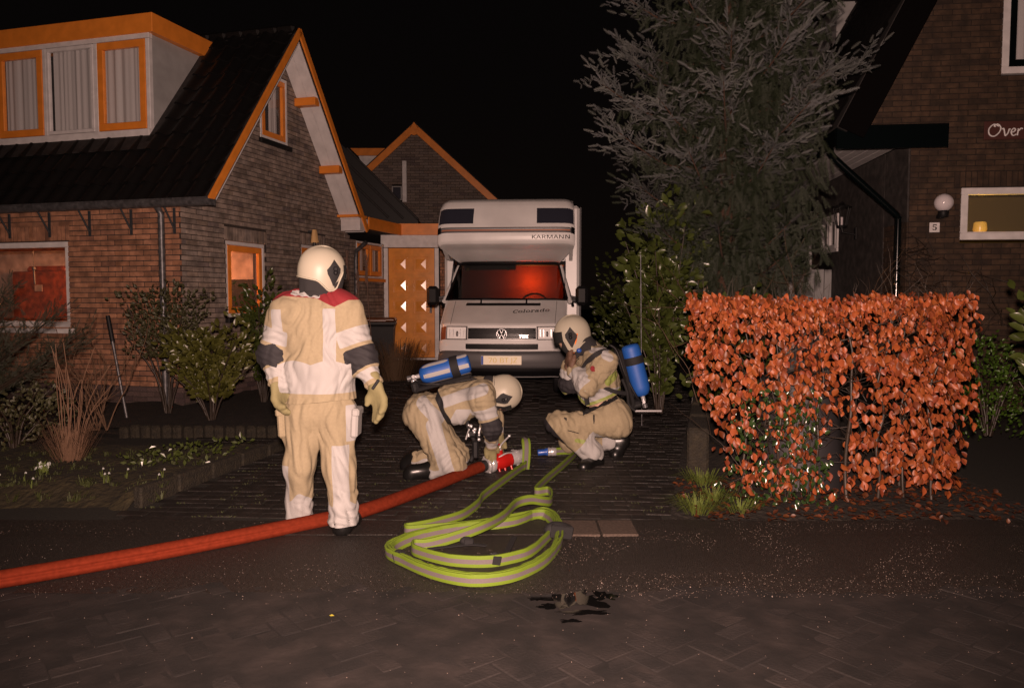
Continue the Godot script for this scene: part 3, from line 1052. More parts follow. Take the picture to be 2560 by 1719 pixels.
func sheet(x0: float, x1: float, z0: float, z1: float, nx: int, nz: int, h: Callable) -> MB:
	var rows := []
	for i in nz + 1:
		var z := lerpf(z0, z1, float(i) / nz)
		var row := PackedVector3Array()
		for k in nx + 1:
			var x := lerpf(x0, x1, float(k) / nx)
			row.append(Vector3(x, h.call(x, z), z))
		rows.append(row)
	var b := MB.new()
	b.grid(rows)
	return b


func ground() -> void:
	struct("ground", sheet(-90, 90, 30, -120, 4, 4, func(_x, _z): return -.06), M.soil)
	var nz := noise
	# the brick road
	var road := struct("road", sheet(-22, 22, 9, -4.0, 2, 2, func(_x, _z): return -.0045), M.road_sand)
	var list := []
	var turn := deg_to_rad(52)
	var ca := cos(turn)
	var sa := sin(turn)
	for i in range(-46, 47):
		for j in range(-46, 47):
			var m := posmod(i - j, 4)
			if m != 0 and m != 3: continue
			var u := (i + (1.0 if m == 0 else .5)) * .1
			var w := (j + (.5 if m == 0 else 1.0)) * .1
			var p := Vector3(u * ca - w * sa, 0, -3.4 + u * sa + w * ca)
			if p.z > -2.4 or p.z < -4.08 - .10 * nz.get_noise_2d(p.x * 60, 7.0): continue
			if absf(p.x / p.z) > .74: continue
			if Vector2((p.x - .33) / .20, (p.z + 3.86) / .14).length() < 1.0: p.y = -.010
			# sand lies over the joints in places
			var sink := -.0066 + .0046 * clampf(1.7 * nz.get_noise_2d(p.x * 40, p.z * 40), -.7, 1)
			var s := Vector3(.196, .05, .096) if m == 0 else Vector3(.096, .05, .196)
			var t := Transform3D(Basis(Vector3.UP, -turn) * Basis(Vector3(1, 0, 0), rng.randf_range(-.014, .014)) * Basis(Vector3(0, 0, 1), rng.randf_range(-.014, .014)) * Basis.from_scale(s), Vector3(p.x, p.y - .025 + sink + rng.randf_range(0, .003), p.z))
			list.append({"x": t, "t": tone(), "s": seen_score(p, Vector3.UP, 1.0)})
	for q in list: q.t = 2 + q.t % 3
	lay(road, "paving_brick", list, M.road_brick, 300)
	# the gravelly strip along it
	struct("road_edge", sheet(-22, 22, -3.98, -5.30, 220, 16, func(x, z): return -.005 + .010 * nz.get_noise_2d(x * 30, z * 30) + .010 * smoothstep(-4.0, -4.4, z)), M.verge_asphalt)
	var mm := MultiMesh.new()
	mm.transform_format = MultiMesh.TRANSFORM_3D
	var g := MB.new()
	g.ball(Vector3.ZERO, Vector3(1, .7, .8), 6)
	mm.mesh = g.mesh()
	mm.instance_count = 8000
	for k in 8000:
		var x := rng.randf_range(-4.2, 4.6)
		var z := rng.randf_range(-5.26, -3.9)
		if k % 13 == 0: z = rng.randf_range(-5.26, -2.9)
		elif x < .2 and rng.randf() < .6: x = rng.randf_range(.2, 4.6)
		var s := rng.randf_range(.0013, .0032) * (1.0 if rng.randf() < .97 else 1.8)
		mm.set_instance_transform(k, Transform3D(Basis.from_euler(Vector3(rng.randf() * TAU, rng.randf() * TAU, 0)) * Basis.from_scale(Vector3.ONE * s), Vector3(x, .004, z)))
	var gi := MultiMeshInstance3D.new()
	gi.name = "gravel"
	gi.multimesh = mm
	gi.material_override = M.grain
	gi.set_meta("kind", "stuff")
	add_child(gi)
	# the pale kerb slabs at the mouth of the driveway
	var kerb := Node3D.new()
	kerb.name = "kerb"
	kerb.set_meta("kind", "structure")
	add_child(kerb)
	for q in [[-1.72, .97], [-.73, .97], [.255, .325], [.595, .235]]:
		part(kerb, "kerb_slab", slab_mesh(Vector3(q[0], -.1, -5.27), Vector3(q[0] + q[1], .012 + rng.randf() * .004, -4.945)), M.concrete if q[0] > 0 else M.verge_asphalt)
	# the driveway
	var drive := struct("driveway", sheet(-10, 12, -5.28, -30, 2, 2, func(_x, z): return drive_height(z) - .006), M.drive_joint)
	list = []
	var fr := Basis(Vector3.UP, deg_to_rad(-3))
	for r in range(-2, 72):
		for k in range(-20, 26):
			var p := Vector3(k * .212 + (.106 if r % 2 else .0), 0, -5.33 - r * .107)
			p = fr * (p - Vector3(0, 0, -5.3)) + Vector3(0, 0, -5.3)
			if p.z > -5.33 or p.x < edge_left(p.z) - (1.2 if p.z < -7.3 and p.z > -8.3 else 0.0) or p.x > edge_right(p.z): continue
			var y := drive_height(p.z) - .025 + rng.randf_range(-.004, .003)
			var t := Transform3D(Basis(Vector3(1, 0, 0), .027 + rng.randf_range(-.02, .02)) * fr * Basis(Vector3(0, 0, 1), rng.randf_range(-.02, .02)) * Basis.from_scale(Vector3(.204, .05, .098)), Vector3(p.x, y, p.z))
			list.append({"x": t, "t": tone(), "s": seen_score(p, Vector3.UP, 1.0)})
	lay(drive, "paving_brick", list, M.drive_brick, 300)
	# moss in its joints
	var moss := MB.new()
	for k in 230:
		var z := -5.35 - rng.randf() * rng.randf() * 4.5
		var x := rng.randf_range(edge_left(z), edge_right(z))
		if nz.get_noise_2d(x * 40, z * 40) < -.05: continue
		var r: float = round((-z - 5.33) / .107 - .5) + .5
		z = -5.33 - r * .107 + .053 * 0
		for e in 7:
			var o := Vector3(x + rng.randf_range(-.05, .05), drive_height(z) - .003, z + rng.randf_range(-.012, .012))
			leaf(moss, o, Vector3(rng.randf_range(-1, 1), rng.randf_range(.3, 1.2), rng.randf_range(-1, 1)), rng.randf_range(.012, .03), .005)
	struct("moss", moss, M.lawn_grass, "stuff")
	# the front garden on the left, with its kerb
	var lawn_h := func(x: float, z: float) -> float:
		var f := smoothstep(-5.48, -5.95, z + .08 * nz.get_noise_1d(x * 40)) if x < -2.95 else smoothstep(-5.5, -5.72, z)
		return -.02 + f * (.145 + .035 * nz.get_noise_2d(x * 30, z * 30))
	var rows := []
	for i in 25:
		var z := lerpf(-5.45, -7.4, i / 24.0)
		var row := PackedVector3Array()
		for k in 61:
			var x := lerpf(edge_left(z) - .06, -9.0, k / 60.0)
			row.append(Vector3(x, lawn_h.call(x, z), z))
		rows.append(row)
	var b := MB.new()
	b.grid(rows)
	struct("lawn", b, M.lawn_soil)
	rows = []
	for i in 31:
		var z := lerpf(-8.22, -15.5, i / 30.0)
		var row := PackedVector3Array()
		for k in 41:
			var x := lerpf(edge_left(z) - .12, -9.0, k / 40.0)
			row.append(Vector3(x, .165 + .04 * nz.get_noise_2d(x * 30, z * 30), z))
		rows.append(row)
	b = MB.new()
	b.grid(rows)
	struct("garden_bed", b, M.soil)
	var wall := thing("garden_kerb", "low mossy kerb of long stones along the left garden", "kerb")
	for k in 5:
		var z0 := -5.62 - k * .42
		var a := Vector3(edge_left(z0) - .035, .07, z0)
		var d := Vector3(edge_left(z0 - .41) - .035, .07, z0 - .41)
		b = MB.new()
		b.cbox(Vector3.ZERO, Vector3(.075, .17 + rng.randf() * .01, (d - a).length() - .006), .012)
		part(wall, "stone", b, M.mossy_stone, Transform3D(Basis(Vector3.UP, atan2(-(d.x - a.x), -(d.z - a.z))), (a + d) * .5))
	wall = thing("stone_edging", "row of small square stones edging the bed in front of the house", "edging")
	for k in 17:
		b = MB.new()
		b.cbox(Vector3.ZERO, Vector3(.105, .17, .10), .024)
		var x := -4.15 + k * .113
		part(wall, "stone", b, M.mossy_stone, Transform3D(Basis(Vector3.UP, rng.randf_range(-.1, .1)) * Basis(Vector3(1, 0, 0), rng.randf_range(-.06, .06)), Vector3(x, .105 + rng.randf() * .022, -8.17 + rng.randf() * .03)))
	# the verge and planting bed on the right
	rows = []
	for i in 33:
		var z := lerpf(-5.26, -10.0, i / 32.0)
		var row := PackedVector3Array()
		for k in 41:
			var x := lerpf(edge_right(z) + .0, 3.75, k / 40.0)
			var up := smoothstep(-5.26, -5.6, z)
			row.append(Vector3(x, -.01 + drive_height(z) + up * (.05 + .03 * nz.get_noise_2d(x * 40, z * 40) + .16 * smoothstep(edge_right(z) + .25, edge_right(z) + .6, x) * smoothstep(-6.2, -6.8, z)), z))
		rows.append(row)
	b = MB.new()
	b.grid(rows)
	struct("verge", b, M.soil)
	struct("side_path", sheet(3.6, 16, -5.28, -12, 2, 2, func(_x, _z): return .004), M.verge_asphalt)
	wall = thing("low_wall", "low mossy retaining wall with its lit left face painted in pale patches beside the driveway", "wall")
	for k in 4:
		var z0 := -6.35 - k * .66
		var a := Vector3(edge_right(z0) + .17, .24 + drive_height(z0), z0)
		var d := Vector3(edge_right(z0 - .66) + .17, .24 + drive_height(z0), z0 - .66)
		b = MB.new()
		b.cbox(Vector3.ZERO, Vector3(.18, .40 + rng.randf() * .02, (d - a).length() - .008), .02)
		var st := part(wall, "stone", b, M.mossy_stone, Transform3D(Basis(Vector3.UP, atan2(-(d.x - a.x), -(d.z - a.z))), (a + d) * .5))
		if k > 0:
			for e in 14:
				b = MB.new()
				var c := Vector3(-.0905, rng.randf_range(-.12, .17), rng.randf_range(-.3, .3))
				var poly := PackedVector2Array()
				for m in 8: poly.append(Vector2(cos(m * TAU / 8), sin(m * TAU / 8) * 1.5) * rng.randf_range(.012, .045))
				b.xf = Transform3D(Basis(Vector3(0, 0, 1), Vector3(0, 1, 0), Vector3(-1, 0, 0)), c)
				b.prism(poly, 0, .004)
				part(st, "lit_patch", b, M.pale_stone)  # pale patches put the lit look of the left face into colour
	# the puddle
	b = MB.new()
	for q in [[.33, -3.88, .155, .105], [.21, -3.80, .075, .035], [.48, -3.93, .07, .05], [.36, -3.72, .10, .028], [.12, -3.90, .04, .03], [.28, -3.62, .05, .022]]:
		var ring := PackedVector3Array()
		for k in 40:
			var t := TAU * k / 40
			var r := 1.0 + .9 * nz.get_noise_3d(cos(t) * 30, sin(t) * 30, q[0] * 300)
			ring.append(Vector3(q[0] + cos(t) * r * q[2], .0022, q[1] + sin(t) * r * q[3]))
		b.fan(ring, Vector3(q[0], .0022, q[1]))
	struct("puddle", b, M.water)


# ---------------------------------------------------------------- the camper van
var prof := []
# a point on the van's skin: across u (-1..1), along the profile s (row number), offset outwards
func skin(u: float, s: float, off := 0.0) -> Vector3:
	var i := clampi(int(s), 0, prof.size() - 2)
	var f := s - i
	var a: Array = prof[i]
	var b: Array = prof[i + 1]
	var w := lerpf(a[2], b[2], f)
	var cv := lerpf(a[3], b[3], f)
	var rd := lerpf(a[4], b[4], f)
	var y := lerpf(a[0], b[0], f)
	var z := lerpf(a[1], b[1], f)
	var q := pow(absf(u), 2.4)
	var e := pow(absf(u), 22.0)
	var d := Vector2(b[0] - a[0], b[1] - a[1]).normalized()   # along the profile; outward is (dz, -dy) turned
	return Vector3(u * w, y - d.y * off - rd * e * .6, z + d.x * off - cv * q - rd * e)


func patch(s0: float, s1: float, u0: float, u1: float, off: float, n := 10, m := 4) -> MB:
	var rows := []
	for i in m + 1:
		var row := PackedVector3Array()
		for k in n + 1:
			row.append(skin(lerpf(u0, u1, float(k) / n), lerpf(s0, s1, float(i) / m), off))
		rows.append(row)
	var b := MB.new()
	b.grid(rows)
	return b


# a raised pad on the skin: patch with rims down to the skin
func pad(s0: float, s1: float, u0: float, u1: float, off: float, n := 8) -> MB:
	var b := patch(s0, s1, u0, u1, off, n, 3)
	for q in [[s0, true], [s1, true], [u0, false], [u1, false]]:
		var r := [PackedVector3Array(), PackedVector3Array()]
		for k in n + 1:
			var f := float(k) / n
			for e in 2:
				r[e].append(skin(lerpf(u0, u1, f), q[0], off * e - .004 * (1 - e)) if q[1] else skin(q[0], lerpf(s0, s1, f), off * e - .004 * (1 - e)))
		b.grid(r)
	return b


func skin_frame(u: float, s: float, off: float) -> Transform3D:
	var o := skin(u, s, off)
	var x := (skin(u + .02, s, off) - skin(u - .02, s, off)).normalized()
	var y := (skin(u, s + .04, off) - skin(u, s - .04, off)).normalized()
	var z := x.cross(y).normalized()
	return Transform3D(Basis(x, z.cross(x), z), o)


func dense() -> Array:
	var us := []
	for k in 33:
		var f := k / 16.0 - 1.0
		us.append(signf(f) * (1.0 - pow(1.0 - absf(f), 1.6)))
	return us


func skin_body(s0: float, s1: float, sub := 3) -> MB:
	var rows := []
	var n := int((s1 - s0) * sub + .5)
	for i in n + 1:
		var row := PackedVector3Array()
		for u in dense():
			row.append(skin(u, s0 + (s1 - s0) * i / n))
		rows.append(row)
	var b := MB.new()
	b.grid(rows)
	return b


func camper() -> void:
	var c := thing("camper_van", "white camper van with overcab sleeping box and a red glow in its windscreen", "camper van", Vector3(-.142, .146, -10.6), deg_to_rad(-4))
	# y, z, half width, bow, corner rounding
	prof = [[.685, .035, .895, .16, .05], [.76, .045, .90, .16, .05], [.842, .03, .90, .16, .05]]
	part(c, "front_apron", skin_body(0, 2), M.van_white)
	part(c, "lower_grille", patch(.38, 1.35, -.56, .56, .004, 20, 2), M.van_black)
	for k in 3:
		part(c, "grille_bar", pad(.56 + k * .27, .62 + k * .27, -.54, .54, .010, 20), M.grille)
	prof = [[.842, .012, .885, .16, .05], [.93, .008, .885, .16, .05], [1.04, -.01, .88, .16, .05]]
	part(c, "front_panel", skin_body(0, 2), M.van_white)
	part(c, "grille", patch(.15, 1.68, -.535, .535, .006, 24, 2), M.van_black)
	for k in 5:
		var w := .50 - .018 * absf(k - 2.0) + (.02 if k % 2 else 0.0)
		part(c, "grille_bar", pad(.28 + k * .28, .38 + k * .28, -w - .03, w + .03, .016, 24), M.grille)
	for s in [-1.0, 1.0]:
		var lamp := part(c, "headlight", pad(-.02, 1.90, minf(s * .545, s * .893), maxf(s * .545, s * .893), .012, 10), M.lamp_dark)
		for q in [[.568, .878, .14, 1.76]]:
			part(lamp, "lens", pad(q[2], q[3], minf(s * q[0], s * q[1]), maxf(s * q[0], s * q[1]), .020, 5), M.lamp_glass)
		var b := MB.new()
		var f := skin_frame(s * .708, .92, .020)
		b.ball(Vector3(.0, .0, .002), Vector3(.018, .040, .010), 12)
		part(lamp, "bulb_cover", b, M.lamp_dark, f)
		b = MB.new()
		for q in [.60, .655, .77, .83]: b.cbox(skin(s * q, .95, .0175), Vector3(.012, .125, .008), .003)
		part(lamp, "reflector", b, M.chrome)
		part(c, "indicator", pad(.06, 1.86, minf(s * .90, s * .992), maxf(s * .90, s * .992), .016, 4), M.amber)
		part(c, "lamp_trim", pad(-.02, .04, minf(s * .555, s * .99), maxf(s * .555, s * .99), .014, 10), M.van_black)
	# round badge with two letters
	var em := Node3D.new()
	em.name = "emblem"
	c.add_child(em)
	em.transform = skin_frame(0, .92, .020)
	var b := MB.new()
	var ring := []
	for k in 33:
		var t := TAU * k / 32
		ring.append(Vector3(cos(t), sin(t), 0) * .070)
	b.tube(V3(ring), .0075, 6, false)
	part(em, "ring", b, M.chrome)
	b = MB.new()
	b.xf = Transform3D(Basis(Vector3(1, 0, 0), PI / 2), Vector3(0, 0, -.004))
	b.lathe([Vector2(0, 0), Vector2(.066, 0), Vector2(.066, .004), Vector2(0, .004)], 24)
	part(em, "disc", b, M.van_black)
	for q in [[[-.026, .062], [0, .008], [.026, .062]], [[-.058, .036], [-.027, -.056], [0, .0], [.027, -.056], [.058, .036]]]:
		b = MB.new()
		for k in q.size() - 1:
			b.rod(Vector3(q[k][0], q[k][1], .004), Vector3(q[k + 1][0], q[k + 1][1], .004), .0068, .0068, 6)
		part(em, "letter", b, M.chrome)
	letters(c, "lettering", "TDI", .042, M.chrome, skin_frame(.345, .55, .024), "Droid Sans", true, 1.35, .1)
	# bonnet
	prof = [[1.04, -.002, .885, .20, .05], [1.07, -.03, .885, .18, .05], [1.16, -.24, .89, .14, .04], [1.27, -.49, .90, .12, .03], [1.375, -.73, .905, .10, .02], [1.392, -.76, .905, .10, .02]]
	part(c, "bonnet", skin_body(0, 5), M.van_white)
	part(c, "wiper_slot", patch(3.36, 3.74, -.64, .57, .004, 20, 2), M.van_black)
	part(c, "slot_trim", pad(3.76, 3.82, -.65, .58, .006, 20), M.van_white)
	for q in [-.40, .34]:
		b = MB.new()
		b.rod(skin(q, 3.7, .0), skin(q, 3.95, .04), .012)
		b.tube(V3([skin(q, 3.92, .04), skin(q - .3, 4.4, .03), skin(q - .6, 4.75, .03)]), .010, 6)
		part(c, "wiper", b, M.ink)
	for s in [-1.0, 1.0]:
		part(c, "bonnet_seam", patch(.4, 4.2, minf(s * .826, s * .832), maxf(s * .826, s * .832), .002, 1, 12), M.van_black)
	letters(c, "lettering", "Colorado", .088, M.ink, skin_frame(.435, 2.62, .012) * Transform3D(Basis(Vector3(0, 0, 1), .10), Vector3.ZERO), "Droid Serif", false, 1.02, .35)
	# windscreen
	prof = [[1.375, -.735, .93, .10, .02], [1.40, -.76, .915, .10, .02], [1.955, -1.335, .775, .10, .03], [1.985, -1.365, .765, .10, .03], [2.02, -1.38, .76, .10, .03]]
	part(c, "windscreen", patch(1, 2.0, -.985, .985, .0, 18, 10), M.tinted)
	part(c, "windscreen_rubber", windscreen_rim(), M.van_black)
	for s in [-1.0, 1.0]:
		b = MB.new()
		b.tube(V3([skin(s * 1.03, .9, -.01), skin(s * 1.035, 2.0, -.01)]), .036, 8)
		part(c, "windscreen_post", b, M.van_white)
		b = MB.new()
		b.tube(V3([skin(s * 1.08, 1.0, -.03), skin(s * 1.10, 2.0, -.03)]), .022, 8)
		part(c, "door_seal", b, M.van_black)
	part(c, "sticker", patch(1.80, 1.90, -.83, -.775, -.012, 2, 2), M.sticker_yellow)
	part(c, "sticker", patch(1.83, 1.89, -.055, .015, -.012, 2, 2), M.sticker_green)
	# cab inside: dashboard, seats, and an added curtain to spread the red lamp
	b = MB.new()
	b.cbox(Vector3(0, 1.26, -1.05), Vector3(1.66, .16, .45), .05)
	part(c, "dashboard", b, M.cab_dark)
	b = MB.new()
	b.cbox(Vector3(-.46, 1.05, -1.56), Vector3(.46, .75, .10), .05)
	part(c, "seat", b, M.cab_dark)
	b = MB.new()
	var rim := []
	for k in 25: rim.append(Vector3(.40 + cos(TAU * k / 24) * .2, 1.34 + sin(TAU * k / 24) * .15, -1.22 + sin(TAU * k / 24) * -.12))
	b.tube(V3(rim), .014, 6, false)
	part(c, "steering_wheel", b, M.van_black)
	part(c, "sun_visor", slab_mesh(Vector3(-.7, 1.86, -1.46), Vector3(.10, 1.97, -1.44)), M.cab_dark)
	var rows := [PackedVector3Array(), PackedVector3Array()]
	for k in 61:
		var x := lerpf(-.775, .84, k / 60.0)
		rows[0].append(Vector3(x, 1.22, -1.66 + .002 * sin(x * 21)))
		rows[1].append(Vector3(x, 1.935 - .03 * smoothstep(.1, .0, x), -1.66 + .001 * sin(x * 21)))
	b = MB.new()
	b.grid(rows)
	part(c, "glow_curtain", b, M.glow_curtain)  # added unseen curtain, turns the lamp into a soft glow
	b = MB.new()
	b.ball(Vector3(.33, 1.68, -1.90), Vector3(.03, .03, .03), 10)
	part(c, "red_lamp", b, M.ember)
	var l := OmniLight3D.new()
	l.name = "red_lamp_light"
	l.position = Vector3(.33, 1.68, -1.90)
	l.light_color = Color(1, .52, .22)
	l.light_energy = 3.2
	l.light_size = .03
	l.omni_range = 4
	l.omni_attenuation = 2
	l.shadow_enabled = true
	c.add_child(l)
	b = MB.new()
	b.span(Vector3(-.9, .6, -1.948), Vector3(.88, 2.02, -1.935))
	b.span(Vector3(-.85, 2.03, -1.93), Vector3(.85, 2.045, -1.42))
	b.span(Vector3(-.80, 1.15, -1.945), Vector3(-.78, 2.0, -1.665))
	b.span(Vector3(.845, 1.15, -1.945), Vector3(.86, 2.0, -1.665))
	b.span(Vector3(-.80, 1.945, -1.945), Vector3(.86, 1.97, -1.65))
	b.span(Vector3(-.80, 1.15, -1.945), Vector3(.86, 1.18, -1.65))
	part(c, "lining_and_lamp_box", b, M.cab_dark)  # thin slabs round the lamp are an added box against light leaks
	# overcab box
	prof = [[1.985, -1.36, .775, .10, .02], [1.995, -1.30, .80, .09, .02], [2.06, -1.14, .87, .07, .03], [2.14, -.95, .95, .06, .03], [2.185, -.80, .99, .05, .04], [2.215, -.715, 1.0, .04, .05], [2.255, -.68, 1.01, .04, .05], [2.32, -.672, 1.013, .04, .05], [2.44, -.68, 1.013, .04, .05], [2.60, -.76, 1.01, .04, .05], [2.78, -.87, 1.003, .04, .06], [2.855, -.935, .995, .04, .08], [2.905, -1.06, .98, .03, .08], [2.925, -1.4, .97, .02, .06]]
	part(c, "overcab_box", skin_body(0, 13, 3), M.van_white)
	part(c, "overcab_window", pad(8.45, 9.78, -.985, -.475, .008, 10), M.van_window)
	part(c, "overcab_window", pad(8.45, 9.78, .45, .982, .008, 10), M.van_window)
	part(c, "window_trim", pad(9.79, 9.86, -.99, -.47, .012, 10), M.van_white)
	part(c, "window_trim", pad(9.79, 9.86, .445, .985, .012, 10), M.van_white)
	part(c, "trim_rail", pad(7.46, 8.02, -.985, .985, .022, 30), M.van_grey)
	part(c, "trim_stripe", pad(7.66, 7.80, -.93, .93, .027, 30), M.amber_stripe)
	part(c, "trim_stripe", pad(7.86, 7.93, -.93, .93, .026, 30), M.chrome)
	for s in [-1.0, 1.0]:
		part(c, "rail_end", pad(7.42, 8.06, minf(s * .945, s * .995), maxf(s * .945, s * .995), .032, 4), M.van_black)
	letters(c, "lettering", "KARMANN", .054, M.ink, skin_frame(.655, 6.85, .012), "Droid Sans", false, 1.62, .0)
	# flanks and living box
	for s in [-1.0, 1.0]:
		b = MB.new()
		b.xf = Transform3D(Basis(Vector3(0, 0, -1), Vector3(0, 1, 0), Vector3(1, 0, 0)), Vector3.ZERO)
		var outer: float = s * .90
		b.prism(PackedVector2Array([Vector2(.26, .42), Vector2(.26, 1.04), Vector2(.86, 1.39), Vector2(1.0, 1.39), Vector2(1.5, 1.40), Vector2(1.98, 1.40), Vector2(1.98, .42), Vector2(1.35, .42), Vector2(1.25, .72), Vector2(.95, .8), Vector2(.65, .72), Vector2(.55, .42)]), outer - s * .04, outer)
		part(c, "cab_side", b, M.van_white)
		b = MB.new()
		b.xf = Transform3D(Basis(Vector3(0, 0, -1), Vector3(0, 1, 0), Vector3(1, 0, 0)), Vector3.ZERO)
		b.prism(PackedVector2Array([Vector2(.78, 2.22), Vector2(.78, 2.44), Vector2(1.06, 2.83), Vector2(1.3, 2.90), Vector2(1.98, 2.90), Vector2(1.98, 2.02), Vector2(1.42, 2.02)]), s * .93, s * .985)
		part(c, "overcab_side", b, M.van_white)
		b = MB.new()
		b.xf = Transform3D(Basis(Vector3(0, 0, -1), Vector3(0, 1, 0), Vector3(1, 0, 0)), Vector3.ZERO)
		b.prism(PackedVector2Array([Vector2(.90, 1.395), Vector2(1.42, 2.03), Vector2(1.98, 2.03), Vector2(1.98, 1.395)]), s * .862, s * .874)
		part(c, "side_window", b, M.van_window)
		# mirror
		b = MB.new()
		b.cbox(Vector3(s * 1.118, 1.46, -.93), Vector3(.185, .285, .11), .045)
		var mr := part(c, "mirror", b, M.black_plastic)
		b = MB.new()
		b.rod(Vector3(s * 1.05, 1.38, -.95), Vector3(s * .90, 1.40, -1.02), .026)
		b.rod(Vector3(s * 1.05, 1.42, -.93), Vector3(s * .90, 1.46, -1.0), .018)
		part(mr, "mirror_arm", b, M.van_grey)
		wheel(c, Vector3(s * .80, .185, -.95), s)
		wheel(c, Vector3(s * .88, .185, -4.3), s)
	b = MB.new()
	b.cbox(Vector3(0, 1.66, -4.1), Vector3(2.21, 2.50, 4.3), .05)
	part(c, "living_box", b, M.van_white)
	b = MB.new()
	b.tube(V3([Vector3(1.115, .45, -1.97), Vector3(1.115, 2.88, -1.97)]), .018, 6)
	part(c, "corner_trim", b, M.van_grey)
	# bumper and number plate
	prof = [[.31, -.06, .84, .15, .05], [.40, .01, .87, .15, .05], [.452, .02, .88, .15, .05]]
	part(c, "spoiler", skin_body(0, 2), M.van_black)
	part(c, "chrome_strip", pad(.12, .22, -.55, .93, .006, 20), M.chrome)
	prof = [[.445, .02, .905, .15, .06], [.47, .055, .91, .15, .06], [.56, .075, .912, .15, .06], [.65, .07, .91, .15, .06], [.69, .03, .905, .15, .06]]
	part(c, "bumper", skin_body(0, 4), M.van_grey)
	var pl := Node3D.new()
	pl.name = "number_plate"
	c.add_child(pl)
	pl.position = Vector3(0, .567, .082)
	b = MB.new()
	b.cbox(Vector3(0, 0, .006), Vector3(.56, .125, .012), .004)
	part(pl, "plate", b, M.plate_yellow)
	b = MB.new()
	b.cbox(Vector3(-.262, 0, .0135), Vector3(.032, .118, .004), .001)
	part(pl, "blue_band", b, M.plate_blue)
	letters(pl, "lettering", "70 BT JZ", .066, M.washed_ink, Transform3D(Basis(), Vector3(.02, -.0, .0125)), "Droid Sans", false, 1.22)
	b = MB.new()
	b.span(Vector3(-.8, .3, -.3), Vector3(.8, .55, -5.9))
	part(c, "chassis", b, M.van_black)


func windscreen_rim() -> MB:
	var b := MB.new()
	var path := []
	for k in 13: path.append(skin(lerpf(-.985, .985, k / 12.0), 1.0, .006))
	for k in 7: path.append(skin(.99, lerpf(1.05, 1.97, k / 6.0), .006))
	for k in 13: path.append(skin(lerpf(.985, -.985, k / 12.0), 2.0, .006))
	for k in 8: path.append(skin(-.99, lerpf(1.97, 1.0, k / 7.0), .006))
	b.tube(V3(path), .016, 6, false)
	return b


func wheel(c: Node3D, at: Vector3, s: float) -> void:
	var w := Node3D.new()
	w.name = "wheel"
	c.add_child(w, true)
	w.position = at + Vector3(0, .12, 0)
	var b := MB.new()
	b.xf = Transform3D(Basis(Vector3(0, 0, 1), PI / 2), Vector3.ZERO)
	b.lathe([Vector2(.19, -.1), Vector2(.28, -.1), Vector2(.315, -.07), Vector2(.315, .07), Vector2(.28, .1), Vector2(.19, .1)], 24)
	part(w, "tyre", b, M.black_plastic)
	b = MB.new()
	b.xf = Transform3D(Basis(Vector3(0, 0, 1), PI / 2), Vector3(s * .05, 0, 0))
	b.lathe([Vector2(.0, -.02), Vector2(.19, -.02), Vector2(.19, .02), Vector2(.0, .03)], 20)
	part(w, "rim", b, M.zinc)


